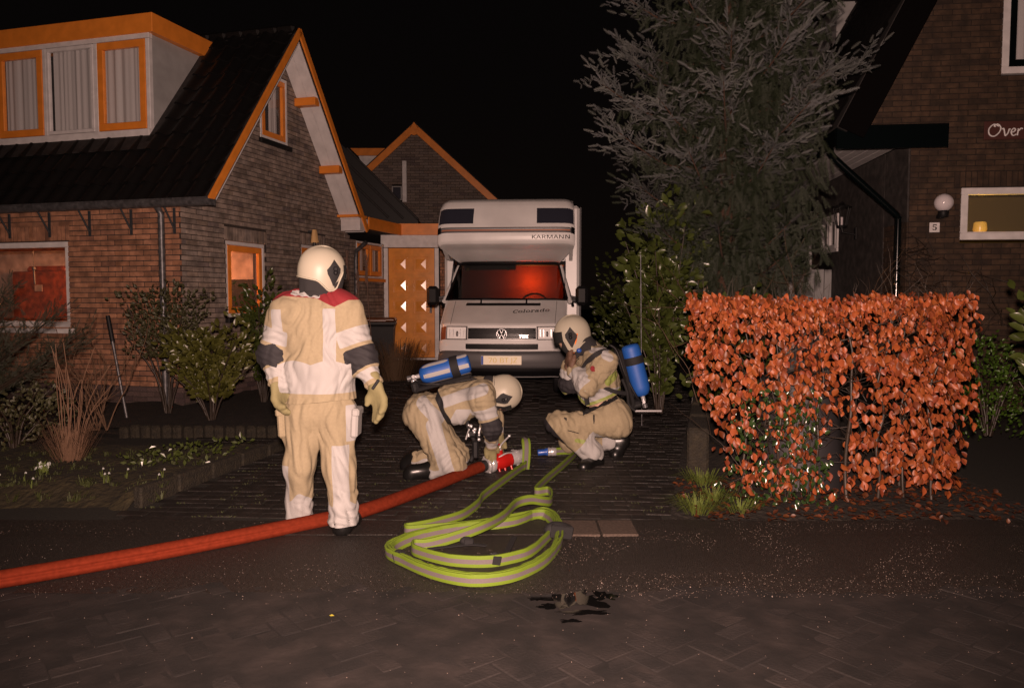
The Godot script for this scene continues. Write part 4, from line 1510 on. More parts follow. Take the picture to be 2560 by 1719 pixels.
# ---------------------------------------------------------------- bodies and clothes: bones joined into one skin
class Flesh:
	var lo: Vector3
	var nx: int
	var ny: int
	var nz: int
	var cell: float
	var k: float
	var F := PackedFloat32Array()
	var pos := PackedVector3Array()
	var nrm := PackedVector3Array()
	var tris := PackedInt32Array()

	# bones: [a, b, radius at a, radius at b, optional axis, optional stretch along it]
	func _init(bones: Array, c: float, blend := .02) -> void:
		cell = c
		k = 0.6 / blend
		var a := Vector3.INF
		var b := -Vector3.INF
		for q in bones:
			var r: float = maxf(q[2], q[3]) * (q[5] if q.size() > 5 else 1.0) + 3.0 * cell + blend
			for e in 2:
				a = a.min(q[e] - Vector3.ONE * r)
				b = b.max(q[e] + Vector3.ONE * r)
		lo = a
		nx = int((b.x - a.x) / cell) + 2
		ny = int((b.y - a.y) / cell) + 2
		nz = int((b.z - a.z) / cell) + 2
		F.resize(nx * ny * nz)
		for q in bones:
			bone(q)
		nets()

	func bone(q: Array) -> void:
		var a: Vector3 = q[0]
		var b: Vector3 = q[1]
		var ra: float = q[2]
		var rb: float = q[3]
		var w := Vector3.ZERO
		var st := 1.0
		if q.size() > 5:
			w = q[4]
			st = q[5]
		var sq := 1.0 - 1.0 / st
		var m := maxf(ra, rb) * st + 3.2 / k
		var p0 := (a.min(b) - Vector3.ONE * m - lo) / cell
		var p1 := (a.max(b) + Vector3.ONE * m - lo) / cell
		var ab := b - a
		var l2 := maxf(ab.length_squared(), 1e-9)
		var dr := rb - ra
		for z in range(maxi(0, int(p0.z)), mini(nz, int(p1.z) + 2)):
			for y in range(maxi(0, int(p0.y)), mini(ny, int(p1.y) + 2)):
				var i := (z * ny + y) * nx
				for x in range(maxi(0, int(p0.x)), mini(nx, int(p1.x) + 2)):
					var p := lo + Vector3(x, y, z) * cell - a
					if sq != 0.0:
						p -= w * (p.dot(w) * sq)
					var t := clampf(p.dot(ab) / l2, 0.0, 1.0)
					var d := (p - ab * t).length() - ra - dr * t
					var e := -k * d
					if e > -3.4:
						F[i + x] += exp(minf(e, 12.0))

	func nets() -> void:
		var id := PackedInt32Array()
		id.resize(F.size())
		id.fill(-1)
		var sy := nx
		var sz := nx * ny
		var off := [0, 1, sy, sy + 1, sz, sz + 1, sz + sy, sz + sy + 1]
		var edges := [[0, 1], [2, 3], [4, 5], [6, 7], [0, 2], [1, 3], [4, 6], [5, 7], [0, 4], [1, 5], [2, 6], [3, 7]]
		var at := [Vector3(0, 0, 0), Vector3(1, 0, 0), Vector3(0, 1, 0), Vector3(1, 1, 0), Vector3(0, 0, 1), Vector3(1, 0, 1), Vector3(0, 1, 1), Vector3(1, 1, 1)]
		var g := [0.0, 0.0, 0.0, 0.0, 0.0, 0.0, 0.0, 0.0]
		var live := PackedInt32Array()
		for z in nz - 1:
			for y in ny - 1:
				var i0 := (z * ny + y) * nx
				for x in nx - 1:
					var i := i0 + x
					if F[i] > 40.0: continue
					if F[i] < .02 and F[i + sz + sy + 1] < .02: continue
					var n := 0
					for c in 8:
						g[c] = F[i + off[c]]
						if g[c] > 1.0: n += 1
					if n == 0 or n == 8: continue
					for c in 8: g[c] = log(maxf(g[c], 1e-3))
					var s := Vector3.ZERO
					var m := 0
					for e in edges:
						var u: float = g[e[0]]
						var v: float = g[e[1]]
						if (u > 0.0) != (v > 0.0):
							s += (at[e[0]] as Vector3).lerp(at[e[1]], u / (u - v))
							m += 1
					id[i] = pos.size()
					live.append(i)
					pos.append(lo + (Vector3(x, y, z) + s / m) * cell)
		for i in live:
			var s := F[i] > 1.0
			var ax := [[1, sy, sz], [sy, sz, 1], [sz, 1, sy]]
			for e in ax:
				if (F[i + e[0]] > 1.0) == s: continue
				var a := id[i]
				var b := id[i - e[1]]
				var c := id[i - e[1] - e[2]]
				var d := id[i - e[2]]
				if b < 0 or c < 0 or d < 0: continue
				if s: tris.append_array(PackedInt32Array([a, b, c, a, c, d]))
				else: tris.append_array(PackedInt32Array([a, c, b, a, d, c]))
		normals()

	func normals() -> void:
		nrm.resize(0)
		nrm.resize(pos.size())
		for t in range(0, tris.size(), 3):
			var a := pos[tris[t]]
			var m := (pos[tris[t + 2]] - a).cross(pos[tris[t + 1]] - a)
			for e in 3: nrm[tris[t + e]] += m
		for i in nrm.size(): nrm[i] = nrm[i].normalized()

	# move the skin along its normals
	func crease(f: Callable) -> void:
		for i in pos.size():
			pos[i] += nrm[i] * f.call(pos[i])
		normals()

	# take off the part where f > 0, cut cleanly along f = 0
	func take(f: Callable) -> MB:
		var val := PackedFloat32Array()
		for p in pos: val.append(f.call(p))
		var out := MB.new()
		var keep := PackedInt32Array()
		for t in range(0, tris.size(), 3):
			var q := [tris[t], tris[t + 1], tris[t + 2]]
			var n := 0
			for e in 3:
				if val[q[e]] > 0.0: n += 1
			if n == 0:
				keep.append_array(PackedInt32Array(q))
				continue
			if n == 3:
				out.trin(pos[q[0]], pos[q[1]], pos[q[2]], nrm[q[0]], nrm[q[1]], nrm[q[2]])
				continue
			# turn so that the odd corner comes first
			while (val[q[0]] > 0.0) != (n == 1) or (val[q[1]] > 0.0) == (n == 1):
				q = [q[1], q[2], q[0]]
			var m := []
			for e in [1, 2]:
				var u: float = val[q[0]] / (val[q[0]] - val[q[e]])
				m.append(pos.size())
				pos.append(pos[q[0]].lerp(pos[q[e]], u))
				nrm.append(nrm[q[0]].lerp(nrm[q[e]], u).normalized())
				val.append(0.0)
			var solo := [q[0], m[0], m[1]]
			var duo := [m[0], q[1], q[2], m[0], q[2], m[1]]
			var yes: Array = solo if n == 1 else duo
			keep.append_array(PackedInt32Array(duo if n == 1 else solo))
			for e in range(0, yes.size(), 3):
				out.trin(pos[yes[e]], pos[yes[e + 1]], pos[yes[e + 2]], nrm[yes[e]], nrm[yes[e + 1]], nrm[yes[e + 2]])
		tris = keep
		return out

	func rest() -> MB:
		var out := MB.new()
		for t in range(0, tris.size(), 3):
			var a := tris[t]
			var b := tris[t + 1]
			var c := tris[t + 2]
			out.trin(pos[a], pos[b], pos[c], nrm[a], nrm[b], nrm[c])
		return out


# how far along a-b a point lies, and its distance from the axis
func along(p: Vector3, a: Vector3, b: Vector3) -> Vector2:
	var ab := b - a
	var t := (p - a).dot(ab) / ab.length_squared()
	return Vector2(t, (p - a - ab * clampf(t, -.3, 1.3)).length())


# positive inside a band round a limb
func band(p: Vector3, a: Vector3, b: Vector3, t0: float, t1: float, r: float) -> float:
	var q := along(p, a, b)
	return minf(minf(q.x - t0, t1 - q.x) * (b - a).length(), r - q.y)


# positive within w of a line drawn in x, y
func stroke(p: Vector3, a: Vector2, b: Vector2, w: float) -> float:
	var q := Vector2(p.x, p.y)
	return w - q.distance_to(Geometry2D.get_closest_point_to_segment(q, a, b))


func folds(p: Vector3, amp: float) -> float:
	var a := noise.get_noise_3d(p.x * 70, p.y * 34, p.z * 70)
	var w := .25 * noise.get_noise_3d(p.x * 30 + 90, p.y * 30, p.z * 30)
	var b := 1.0 - absf(noise.get_noise_3d((p.x + w * p.y) * 130 + 300, (p.y * .42 + p.x * .55) * 90, p.z * 120)) * 3.4
	return amp * (a * 1.7 + maxf(b, -.6) * 1.15)


func hand_bones(w: Vector3, dir: Vector3, side: Vector3, palm: Vector3, curl: float, thumb: float, s := 1.0) -> Array:
	# side runs from the little finger to the forefinger; the fingers bend towards palm
	dir = dir.normalized()
	side = (side - dir * side.dot(dir)).normalized()
	palm = dir.cross(side) * signf(dir.cross(side).dot(palm))
	var o := []
	var k := w + dir * .085 * s
	for f in 4:
		var c: Vector3 = k + side * (f - 1.5) * .0235 * s - dir * (.010 if f == 0 else (.003 if f == 3 else 0.0)) * s
		o.append([w + side * (f - 1.5) * .016 * s, c, .0185 * s, .0145 * s])
		var len: float = [.030, .038, .042, .038][f] * s
		var d := dir
		var p := c
		for j in 3:
			var ax := dir.cross(palm).normalized()
			d = d.rotated(ax, curl * [.55, .8, .6][j] * (1.0 + .12 * (f - 1.5) * (-1.0)))
			var e: Vector3 = p + d * len * [1.15, .85, .7][j]
			o.append([p, e, (.0135 - .001 * j) * s, (.0128 - .0012 * j) * s])
			p = e
	var b := w + dir * .028 * s + side * .030 * s
	var d1 := (dir * .75 + side * .8 + palm * thumb).normalized()
	var m := b + d1 * .042 * s
	var d2 := (dir * .9 + side * .25 + palm * thumb).normalized()
	o.append([w + dir * .012 * s + side * .012 * s, b, .02 * s, .018 * s])
	o.append([b, m, .017 * s, .0145 * s])
	o.append([m, m + d2 * .034 * s, .0142 * s, .012 * s])
	o.append([w - dir * .05 * s, w, .036 * s, .028 * s])
	return o


func glove(person: Node3D, bones: Array, m: Material) -> void:
	var f := Flesh.new(bones, .0045, .006)
	part(person, "glove", f.rest(), m)


# a fire helmet about its own centre: y up, z to the face
func helmet(person: Node3D, t: Transform3D) -> void:
	var h := Node3D.new()
	h.name = "helmet"
	person.add_child(h)
	h.transform = t
	var rim := func(ph: float) -> float:
		var a := absf(wrapf(ph, -PI, PI))
		if a < .72: return lerpf(.015, .0, a / .72)
		if a < .95: return lerpf(.0, -.125, (a - .72) / .23)
		if a < 1.35: return lerpf(-.125, -.135, (a - .95) / .4)
		if a < 1.9: return lerpf(-.135, -.075, (a - 1.35) / .55)
		return lerpf(-.075, -.058, (a - 1.9) / 1.25)
	var at := func(ph: float, y: float, off: float) -> Vector3:
		var r := sqrt(maxf(0.0, 1.0 - y * y / .0225)) if y > 0 else 1.0 - .18 * y * y / .0225
		var crest := .010 * exp(-pow(sin(ph) * 3.0, 2.0)) * (1.0 if y > -.02 else 0.0)
		return Vector3(sin(ph) * (.122 * r + off), y + (crest + off * .6) * (1.0 if y > .05 else 0.0), cos(ph) * ((.152 if cos(ph) > 0 else .158) * r + off))
	var rows := []
	for i in 19:
		var row := PackedVector3Array()
		for k in 48:
			var ph := TAU * k / 48
			var th: float = i / 18.0 * acos(clampf(rim.call(ph) / .15, -1, 1))
			row.append(at.call(ph, .15 * cos(th), 0.0))
		rows.append(row)
	var b := MB.new()
	b.grid(rows, true)
	part(h, "shell", b, M.helmet_shell)
	# edge all round
	b = MB.new()
	var path := []
	for k in 49:
		var ph := TAU * k / 48
		path.append(at.call(ph, rim.call(ph), .001))
	b.tube(V3(path), .006, 6, false)
	part(h, "edge", b, M.helmet_shell)
	# visor drawn over the brow
	rows = []
	for i in 7:
		var row := PackedVector3Array()
		for k in 17:
			row.append(at.call(lerpf(-.78, .78, k / 16.0), lerpf(.045, -.045, i / 6.0), .012))
		rows.append(row)
	b = MB.new()
	b.grid(rows)
	part(h, "visor", b, M.visor)
	# dark side plates
	for s in [-1.0, 1.0]:
		rows = []
		for i in 7:
			var row := PackedVector3Array()
			var v := i / 6.0
			for k in 7:
				var u := k / 6.0
				var y := lerpf(.058, -.092, v)
				var mid := lerpf(1.30, 1.14, v)
				var half := .04 + .32 * minf(v / .38, (1.0 - v) / .62)
				row.append(at.call(s * (mid + (u - .5) * 2.0 * half), y - .020 * (u - .5), .007))
			rows.append(row)
		b = MB.new()
		b.grid(rows)
		var sp := part(h, "side_plate", b, M.helmet_plate)
		b = MB.new()
		b.ball(at.call(s * 1.2, -.012, .012), Vector3(.016, .016, .016), 10)
		b.cbox(at.call(s * 1.22, .012, .010), Vector3(.02, .028, .03), .006)
		part(sp, "knob", b, M.black_plastic)
	# neck cloth
	rows = []
	for i in 5:
		var row := PackedVector3Array()
		for k in 33:
			var ph := lerpf(1.3, TAU - 1.3, k / 32.0)
			var p: Vector3 = at.call(ph, rim.call(ph) + .01, -.008)
			var v := i / 4.0
			row.append(Vector3(p.x * (1 - .16 * v), p.y - .125 * v * (1 - .4 * (absf(sin(ph)))), p.z * (1 - .12 * v) + .004 * sin(ph * 11) * v))
		rows.append(row)
	b = MB.new()
	b.grid(rows)
	part(h, "neck_guard", b, M.hood)


func look(o: Vector3, face: Vector3, up: Vector3) -> Transform3D:
	var z := face.normalized()
	var x := up.cross(z).normalized()
	return Transform3D(Basis(x, z.cross(x), z), o)


# head with nose, brow, chin and ears, in the helmet's frame
func head_bones(t: Transform3D) -> Array:
	var o := []
	for q in [[0, .02, -.02, 0, .02, .0, .090], [0, -.04, .03, 0, -.06, .03, .072], [0, -.105, .055, 0, -.10, .05, .042], [0, -.015, .088, 0, -.045, .108, .014], [-.02, -.095, .083, .02, -.095, .083, .010], [-.035, .005, .083, .035, .005, .083, .013], [-.082, -.02, -.005, -.086, -.04, -.005, .016], [.082, -.02, -.005, .086, -.04, -.005, .016], [0, -.08, -.02, 0, -.15, -.02, .050]]:
		o.append([t * Vector3(q[0], q[1], q[2]), t * Vector3(q[3], q[4], q[5]), q[6], q[6] * .95])
	return o


func slim(bones: Array) -> Array:
	var o := []
	for q in bones:
		var c: Array = q.duplicate()
		c[2] = q[2] * .62
		c[3] = q[3] * .62
		o.append(c)
	return o


func standing_person() -> void:
	var o := Vector3(-1.29, 0, -5.06)
	var P := func(x: float, y: float, z: float) -> Vector3: return Vector3(x, y, z) - o
	var p := thing("person", "person in tan fire suit standing with back turned, helmet on, watching the others", "person", o)
	p.set_meta("group", "firefighters in the driveway")
	var shL: Vector3 = P.call(-1.505, 1.455, -5.05)
	var elL: Vector3 = P.call(-1.585, 1.185, -5.05)
	var wrL: Vector3 = P.call(-1.540, 1.015, -4.99)
	var shR: Vector3 = P.call(-1.085, 1.455, -5.05)
	var elR: Vector3 = P.call(-.985, 1.165, -5.02)
	var wrR: Vector3 = P.call(-.905, 1.010, -4.97)
	var X := Vector3(1, 0, 0)
	var jk := [
		[P.call(-1.29, 1.40, -5.06), P.call(-1.275, 1.15, -5.06), .152, .160, X, 1.40],
		[P.call(-1.275, 1.15, -5.06), P.call(-1.27, .84, -5.06), .160, .186, X, 1.31],
		[shL + Vector3(.03, .0, 0), shR + Vector3(-.03, .0, 0), .100, .100],
		[P.call(-1.41, 1.505, -5.06), P.call(-1.15, 1.505, -5.06), .098, .098],
		[P.call(-1.33, 1.545, -5.06), P.call(-1.23, 1.545, -5.07), .092, .092],
		[shL, elL, .100, .082], [elL, wrL, .080, .062], [shR, elR, .102, .086], [elR, wrR, .084, .062],
	]
	var f := Flesh.new(jk, .0105, .016)
	f.crease(func(q): 
		var a := minf(along(q, shL, elL).y, along(q, elL, wrL).y)
		var b := minf(along(q, shR, elR).y, along(q, elR, wrR).y)
		var sleeve := .0035 * sin((q.y + .4 * q.x) * 130.0 + 4.0 * noise.get_noise_3d(q.x * 80, q.y * 80, q.z * 80)) if minf(a, b) < .115 and q.y < 1.38 else 0.0
		return folds(q, .0075) + sleeve)
	f.take(func(q): return .905 + .012 * sin(q.x * 9) - q.y - .02)
	var yoke := [Vector2(-.33, 1.51), Vector2(-.20, 1.572), Vector2(.03, 1.556), Vector2(.15, 1.500), Vector2(.235, 1.545), Vector2(.4, 1.55)]
	var jacket := Node3D.new()
	jacket.name = "jacket"
	p.add_child(jacket)
	part(jacket, "name_patch", f.take(func(q): return minf(minf(q.y - 1.566 - .003 * sin(q.x * 130) + .12 * (q.x + .04), 1.600 + .003 * sin(q.x * 110) - .10 * (q.x + .04) - q.y), minf(.098 - absf(q.x + .045), q.z))), M.tape)
	part(jacket, "yoke", f.take(func(q):
		var y := 1.5
		for k in 5:
			if q.x >= yoke[k].x and q.x < yoke[k + 1].x: y = lerpf(yoke[k].y, yoke[k + 1].y, (q.x - yoke[k].x) / (yoke[k + 1].x - yoke[k].x))
		return q.y - y), M.suit_red)
	part(jacket, "reflective_band", f.take(func(q): return minf(minf(q.y - .942, 1.128 + .028 * absf(sin(q.x * 14)) - q.y), minf(.235 - absf(q.x - .015), .5))), M.tape)  # band widened and scalloped to take in flash glare round the tape
	part(jacket, "reflective_band", f.take(func(q): return minf(.040 - absf(q.x - .118), minf(1.49 - q.y, q.y - 1.10))), M.tape)
	part(jacket, "reflective_band", f.take(func(q): return minf(.036 - absf(q.x + .232 - (1.45 - q.y) * .06), minf(1.485 - q.y, q.y - 1.30))), M.tape)
	for q2 in [[shL, elL, wrL], [shR, elR, wrR]]:
		part(jacket, "reflective_band", f.take(func(q): return band(q, q2[0], q2[1], .36, .70, .135)), M.tape)
		part(jacket, "elbow_patch", f.take(func(q): return minf(maxf(band(q, q2[0], q2[1], .78, 1.2, .13), band(q, q2[1], q2[2], -.2, .46, .12)), (q - q2[1]).dot(Vector3(signf(q2[1].x) * .8, 0, .6)) + .030)), M.suit_dark)
		part(jacket, "reflective_band", f.take(func(q): return band(q, q2[1], q2[2], .55, .95, .12)), M.tape)
	f.take(func(q): return maxf(band(q, elL, wrL, 1.12, 3, .1), band(q, elR, wrR, 1.12, 3, .1)))
	part(jacket, "cloth", f.rest(), M.suit)
	var b := MB.new()
	b.cbox(Vector3(.345, 1.365, .02), Vector3(.012, .07, .05), .005)
	part(jacket, "badge", b, M.suit_red, Transform3D(Basis(Vector3(0, 0, 1), .3), Vector3(.40, -.10, 0)))
	# trousers
	var hL: Vector3 = P.call(-1.370, .80, -5.06)
	var kL: Vector3 = P.call(-1.415, .44, -5.05)
	var aL: Vector3 = P.call(-1.455, .03, -5.17)
	var hR: Vector3 = P.call(-1.170, .80, -5.06)
	var kR: Vector3 = P.call(-1.140, .44, -5.02)
	var aR: Vector3 = P.call(-1.118, .0, -4.99)
	f = Flesh.new([
		[P.call(-1.33, .90, -5.06), P.call(-1.21, .90, -5.06), .125, .125], [P.call(-1.345, .82, -5.05), P.call(-1.19, .82, -5.05), .132, .132],
		[hL, kL, .134, .098], [kL, aL, .096, .094], [hR, kR, .128, .100], [kR, aR, .098, .100],
		[P.call(-1.475, .82, -5.06), P.call(-1.478, .665, -5.06), .042, .050], [P.call(-1.075, .82, -5.05), P.call(-1.068, .675, -5.05), .045, .046],
	], .0105, .012)
	f.crease(func(q): return folds(q, .008) + (.0075 * sin(q.y * 92.0 + 34.0 * q.x + 9.0 * noise.get_noise_3d(q.x * 60, q.y * 50, q.z * 60)) * smoothstep(.62, .3, q.y) * clampf(.35 + 2.0 * noise.get_noise_3d(q.x * 40, q.y * 60, q.z * 40 + 50), 0, 1)))
	f.take(func(q): return .072 - q.y)
	var tr := Node3D.new()
	tr.name = "trousers"
	p.add_child(tr)
	part(tr, "reflective_band", f.take(func(q): return .235 + .03 * sin(q.x * 40) - q.y), M.tape)
	part(tr, "reflective_band", f.take(func(q): return minf(minf(.052 - absf(q.x - .178 + (q.y - .3) * .03), .60 - q.y), q.z + .03)), M.tape)  # broad stripe takes in flash glare besides the tape
	part(tr, "reflective_band", f.take(func(q): return minf(minf(q.x - .205, .86 - q.y), q.y - .62)), M.tape)
	part(tr, "reflective_band", f.take(func(q): return minf(minf(-.178 - (.4 - q.y) * .09 - q.x, .46 - q.y), .3)), M.tape)
	part(tr, "cloth", f.rest(), M.suit)
	for s in [-1.0, 1.0]:
		var pk := MB.new()
		pk.cbox(Vector3.ZERO, Vector3(.050, .185, .155), .014)
		pk.cbox(Vector3(s * .006, .075, 0), Vector3(.052, .055, .165), .012)
		part(tr, "pocket", pk, M.suit if s < 0 else M.tape, Transform3D(Basis(Vector3(0, 0, 1), -s * .05), P.call(-1.512 if s < 0 else -1.034, .735, -5.05)))
	for q in [[P.call(-1.455, .07, -5.16), P.call(-1.465, .05, -5.36)], [P.call(-1.118, .07, -4.975), P.call(-1.09, .05, -5.19)]]:
		var bt := Flesh.new([[q[0] + Vector3(0, .14, 0), q[0], .058, .056], [q[0] - Vector3(0, .025, 0), q[1] - Vector3(0, .008, 0), .050, .048], [q[0] + Vector3(0, .02, 0), q[1], .05, .04]], .008, .012)
		bt.take(func(e): return -.002 - e.y)
		part(p, "boot", bt.rest(), M.boot)
	glove(p, hand_bones(wrL + Vector3(.006, -.02, .0), Vector3(.12, -1, .12), Vector3(.35, 0, -.9), Vector3(.9, 0, .3), .62, .35, 1.22), M.glove)
	glove(p, hand_bones(wrR + Vector3(.018, -.02, .01), Vector3(.28, -1, .05), Vector3(-.75, 0, -.55), Vector3(-.6, 0, .8), .46, .5, 1.24), M.glove)
	b = MB.new()
	b.cbox(Vector3.ZERO, Vector3(.02, .075, .012), .004)
	part(p, "glove_tab", b, M.strap, Transform3D(Basis(Vector3(0, 0, 1), -.6), wrR + Vector3(.03, -.005, .075)))
	var ht := look(P.call(-1.243, 1.742, -5.04), Vector3(.80, -.10, -.42), Vector3(.06, 1, 0))
	helmet(p, ht)
	b = MB.new()
	var nf := Flesh.new([[P.call(-1.275, 1.67, -5.05), P.call(-1.285, 1.58, -5.06), .092, .100], [ht * Vector3(0, -.02, .03), ht * Vector3(0, -.03, .04), .085, .085], [P.call(-1.23, 1.67, -5.07), P.call(-1.24, 1.6, -5.09), .088, .085], [ht * Vector3(0, -.06, .01), ht * Vector3(0, -.09, .035), .100, .085]], .012, .015)
	part(p, "hood", nf.rest(), M.hood)
	var body := slim(jk) + [[hL, kL, .075, .055], [kL, aL + Vector3(0, .08, 0), .052, .04], [hR, kR, .075, .055], [kR, aR + Vector3(0, .08, 0), .052, .04], [P.call(-1.33, .86, -5.06), P.call(-1.21, .86, -5.06), .1, .1]] + head_bones(ht)
	part(p, "body", Flesh.new(body, .016, .016).rest(), M.skin)


func kneeling_person() -> void:
	var o := Vector3(-.60, .03, -6.56)
	var P := func(x: float, y: float, z: float) -> Vector3: return Vector3(x, y, z) - o
	var p := thing("person", "person in tan fire suit kneeling bent double over the red valve", "person", o)
	p.set_meta("group", "firefighters in the driveway")
	var sh: Vector3 = P.call(-.250, .735, -6.39)
	var el: Vector3 = P.call(-.177, .476, -6.41)
	var wr: Vector3 = P.call(-.176, .312, -6.58)
	var sh2: Vector3 = P.call(-.25, .72, -6.80)
	var el2: Vector3 = P.call(-.16, .47, -6.86)
	var wr2: Vector3 = P.call(-.13, .34, -6.86)
	var Z := Vector3(0, 0, 1)
	var jk := [
		[P.call(-.70, .625, -6.60), P.call(-.50, .660, -6.60), .135, .150, Z, 1.25],
		[P.call(-.50, .660, -6.60), P.call(-.32, .715, -6.60), .150, .145, Z, 1.35],
		[P.call(-.27, .745, -6.44), P.call(-.27, .745, -6.76), .105, .105],
		[P.call(-.24, .76, -6.60), P.call(-.19, .79, -6.60), .09, .085],
		[sh, el, .104, .080], [el, wr, .078, .062], [sh2, el2, .1, .08], [el2, wr2, .078, .062],
		[P.call(-.46, .57, -6.48), P.call(-.40, .60, -6.50), .085, .085],
	]
	var f := Flesh.new(jk, .0115, .016)
	f.crease(func(q):
		var a := minf(along(q, sh, el).y, along(q, el, wr).y)
		return folds(q, .0075) + (.004 * sin(q.y * 125.0 + 4.0 * noise.get_noise_3d(q.x * 80, q.y * 80, q.z * 80)) if a < .11 else 0.0))
	var jacket := Node3D.new()
	jacket.name = "jacket"
	p.add_child(jacket)
	f.take(func(q): return -.075 - q.x + .30 * (q.y - .6))
	part(jacket, "waist_belt", f.take(func(q): return stroke(q, Vector2(-.075, .74), Vector2(.055, .42), .052 + .008 * sin(q.y * 40))), M.strap)
	part(jacket, "reflective_band", f.take(func(q): return minf(band(q, sh, el, .34, .68, .13), q.z - .05)), M.tape)
	part(jacket, "elbow_patch", f.take(func(q): return minf(maxf(band(q, sh, el, .75, 1.2, .13), band(q, el, wr, -.2, .55, .12)), (q - el).dot(Vector3(.75, 0, .5)) + .04)), M.suit_dark)
	part(jacket, "reflective_band", f.take(func(q): return maxf(band(q, el, wr, .68, .98, .12), band(q, el2, wr2, .6, .95, .12))), M.tape)
	part(jacket, "reflective_band", f.take(func(q): return minf(stroke(q, Vector2(.02, .655), Vector2(.36, .775), .046), q.z)), M.tape)
	part(jacket, "reflective_band", f.take(func(q): return minf(stroke(q, Vector2(.09, .40), Vector2(.20, .60), .060), .60 - q.y)), M.tape)
	f.take(func(q): return maxf(band(q, el, wr, 1.12, 3, .1), band(q, el2, wr2, 1.12, 3, .1)))
	part(jacket, "cloth", f.rest(), M.suit)
	# trousers
	var h1: Vector3 = P.call(-.765, .555, -6.47)
	var k1: Vector3 = P.call(-.520, .160, -6.41)
	var a1: Vector3 = P.call(-.63, .105, -6.46)
	var h2: Vector3 = P.call(-.775, .545, -6.72)
	var k2: Vector3 = P.call(-.50, .16, -6.74)
	var a2: Vector3 = P.call(-.83, .125, -6.78)
	f = Flesh.new([
		[P.call(-.775, .58, -6.52), P.call(-.775, .58, -6.68), .150, .150], [P.call(-.68, .60, -6.52), P.call(-.68, .60, -6.68), .125, .125],
		[h1, k1, .150, .120], [k1, a1, .118, .100], [h2, k2, .140, .115], [k2, a2, .105, .085],
	], .0115, .014)
	f.crease(func(q): return folds(q, .009) + .005 * sin((q.y * .8 - q.x * .5) * 90.0 + 5.0 * noise.get_noise_3d(q.x * 70, q.y * 40, q.z * 70)) * smoothstep(.45, .2, q.y))
	f.take(func(q): return -.012 - q.y)
	var tr := Node3D.new()
	tr.name = "trousers"
	p.add_child(tr)
	part(tr, "reflective_band", f.take(func(q): return minf(stroke(q, Vector2(-.055, .47), Vector2(.075, .05), .062), q.z - .02)), M.tape)
	part(tr, "reflective_band", f.take(func(q): return .105 + .02 * sin(q.x * 30) - q.y), M.tape)
	part(tr, "reflective_band", f.take(func(q): return minf(stroke(q, Vector2(-.15, .655), Vector2(-.02, .52), .050), q.z - .0)), M.tape)
	part(tr, "cloth", f.rest(), M.suit)
	for q in [[P.call(-.66, .105, -6.46), P.call(-.85, .085, -6.44)], [P.call(-.86, .125, -6.79), P.call(-.93, .09, -6.80)]]:
		var bt := Flesh.new([[q[0], q[1], .072, .055], [q[0] + Vector3(.04, .0, 0), q[0], .07, .07], [q[1], q[1] + Vector3(-.02, -.03, 0), .05, .05]], .009, .014)
		part(p, "boot", bt.rest(), M.boot)
	glove(p, hand_bones(wr + Vector3(-.005, -.012, -.01), Vector3(-.10, -.75, -.62), Vector3(.9, 0, -.2), Vector3(0, -1, .4), .8, .4, 1.0), M.glove)
	glove(p, hand_bones(wr2 + Vector3(.01, -.015, .0), Vector3(-.1, -.9, .25), Vector3(.6, 0, -.7), Vector3(-.5, 0, .6), .7, .4, 1.15), M.glove)
	var ht := look(P.call(-.070, .745, -6.60), Vector3(.18, -.97, .10), Vector3(.95, .20, .0))
	helmet(p, ht)
	part(p, "hood", Flesh.new([[P.call(-.10, .76, -6.6), P.call(-.20, .80, -6.6), .088, .092], [ht * Vector3(0, -.02, .03), ht * Vector3(0, -.03, .04), .085, .085], [ht * Vector3(0, -.06, .01), ht * Vector3(0, -.09, .035), .100, .085]], .012, .015).rest(), M.hood)
	var body := slim(jk) + [[h1, k1, .08, .055], [k1, a1, .052, .04], [h2, k2, .08, .055], [k2, a2, .052, .04], [P.call(-.775, .58, -6.52), P.call(-.775, .58, -6.68), .1, .1]] + head_bones(ht)
	part(p, "body", Flesh.new(body, .016, .016).rest(), M.skin)
	breathing_set("blue air cylinder with pale stripes on the back of the bent kneeling person", P.call(-.815, .885, -6.60) + o, P.call(-.360, 1.005, -6.60) + o, Vector3(.25, -.97, 0), true)
	# valve, gauge and strap hanging from the chest
	var g := thing("demand_valve", "black breathing valve with chrome fittings hanging below the bent person's chest", "breathing valve", P.call(-.33, .40, -6.47) + o)
	var b := MB.new()
	b.tube(smooth([Vector3(-.03, .24, -.06), Vector3(-.05, .10, .0), Vector3(-.01, .0, .02), Vector3(.02, -.10, .01), Vector3(-.02, -.22, .02)], 5), .017, 8)
	b.tube(smooth([Vector3(.08, .22, -.05), Vector3(.07, .08, .0), Vector3(.04, -.02, .02)], 5), .014, 8)
	part(g, "hose", b, M.strap)
	b = MB.new()
	b.cbox(Vector3(-.01, .02, .03), Vector3(.09, .075, .06), .02)
	b.cbox(Vector3(.02, -.12, .02), Vector3(.055, .16, .05), .015)
	part(g, "valve_body", b, M.black_plastic)
	b = MB.new()
	for k in 9:
		b.ball(Vector3(rng.randf_range(-.05, .07), rng.randf_range(-.03, .10), .055 + rng.randf() * .02), Vector3.ONE * rng.randf_range(.008, .017), 8)
	b.rod(Vector3(-.06, -.03, .05), Vector3(-.03, .06, .05), .008)
	b.rod(Vector3(.05, .02, .05), Vector3(.07, .11, .04), .010)
	part(g, "chrome_fitting", b, M.chrome)
	b = MB.new()
	b.cbox(Vector3(.0, -.245, .035), Vector3(.022, .11, .022), .006)
	part(g, "grip", b, M.strap, Transform3D(Basis(Vector3(0, 0, 1), -.9), Vector3(-.20, -.16, .02)))


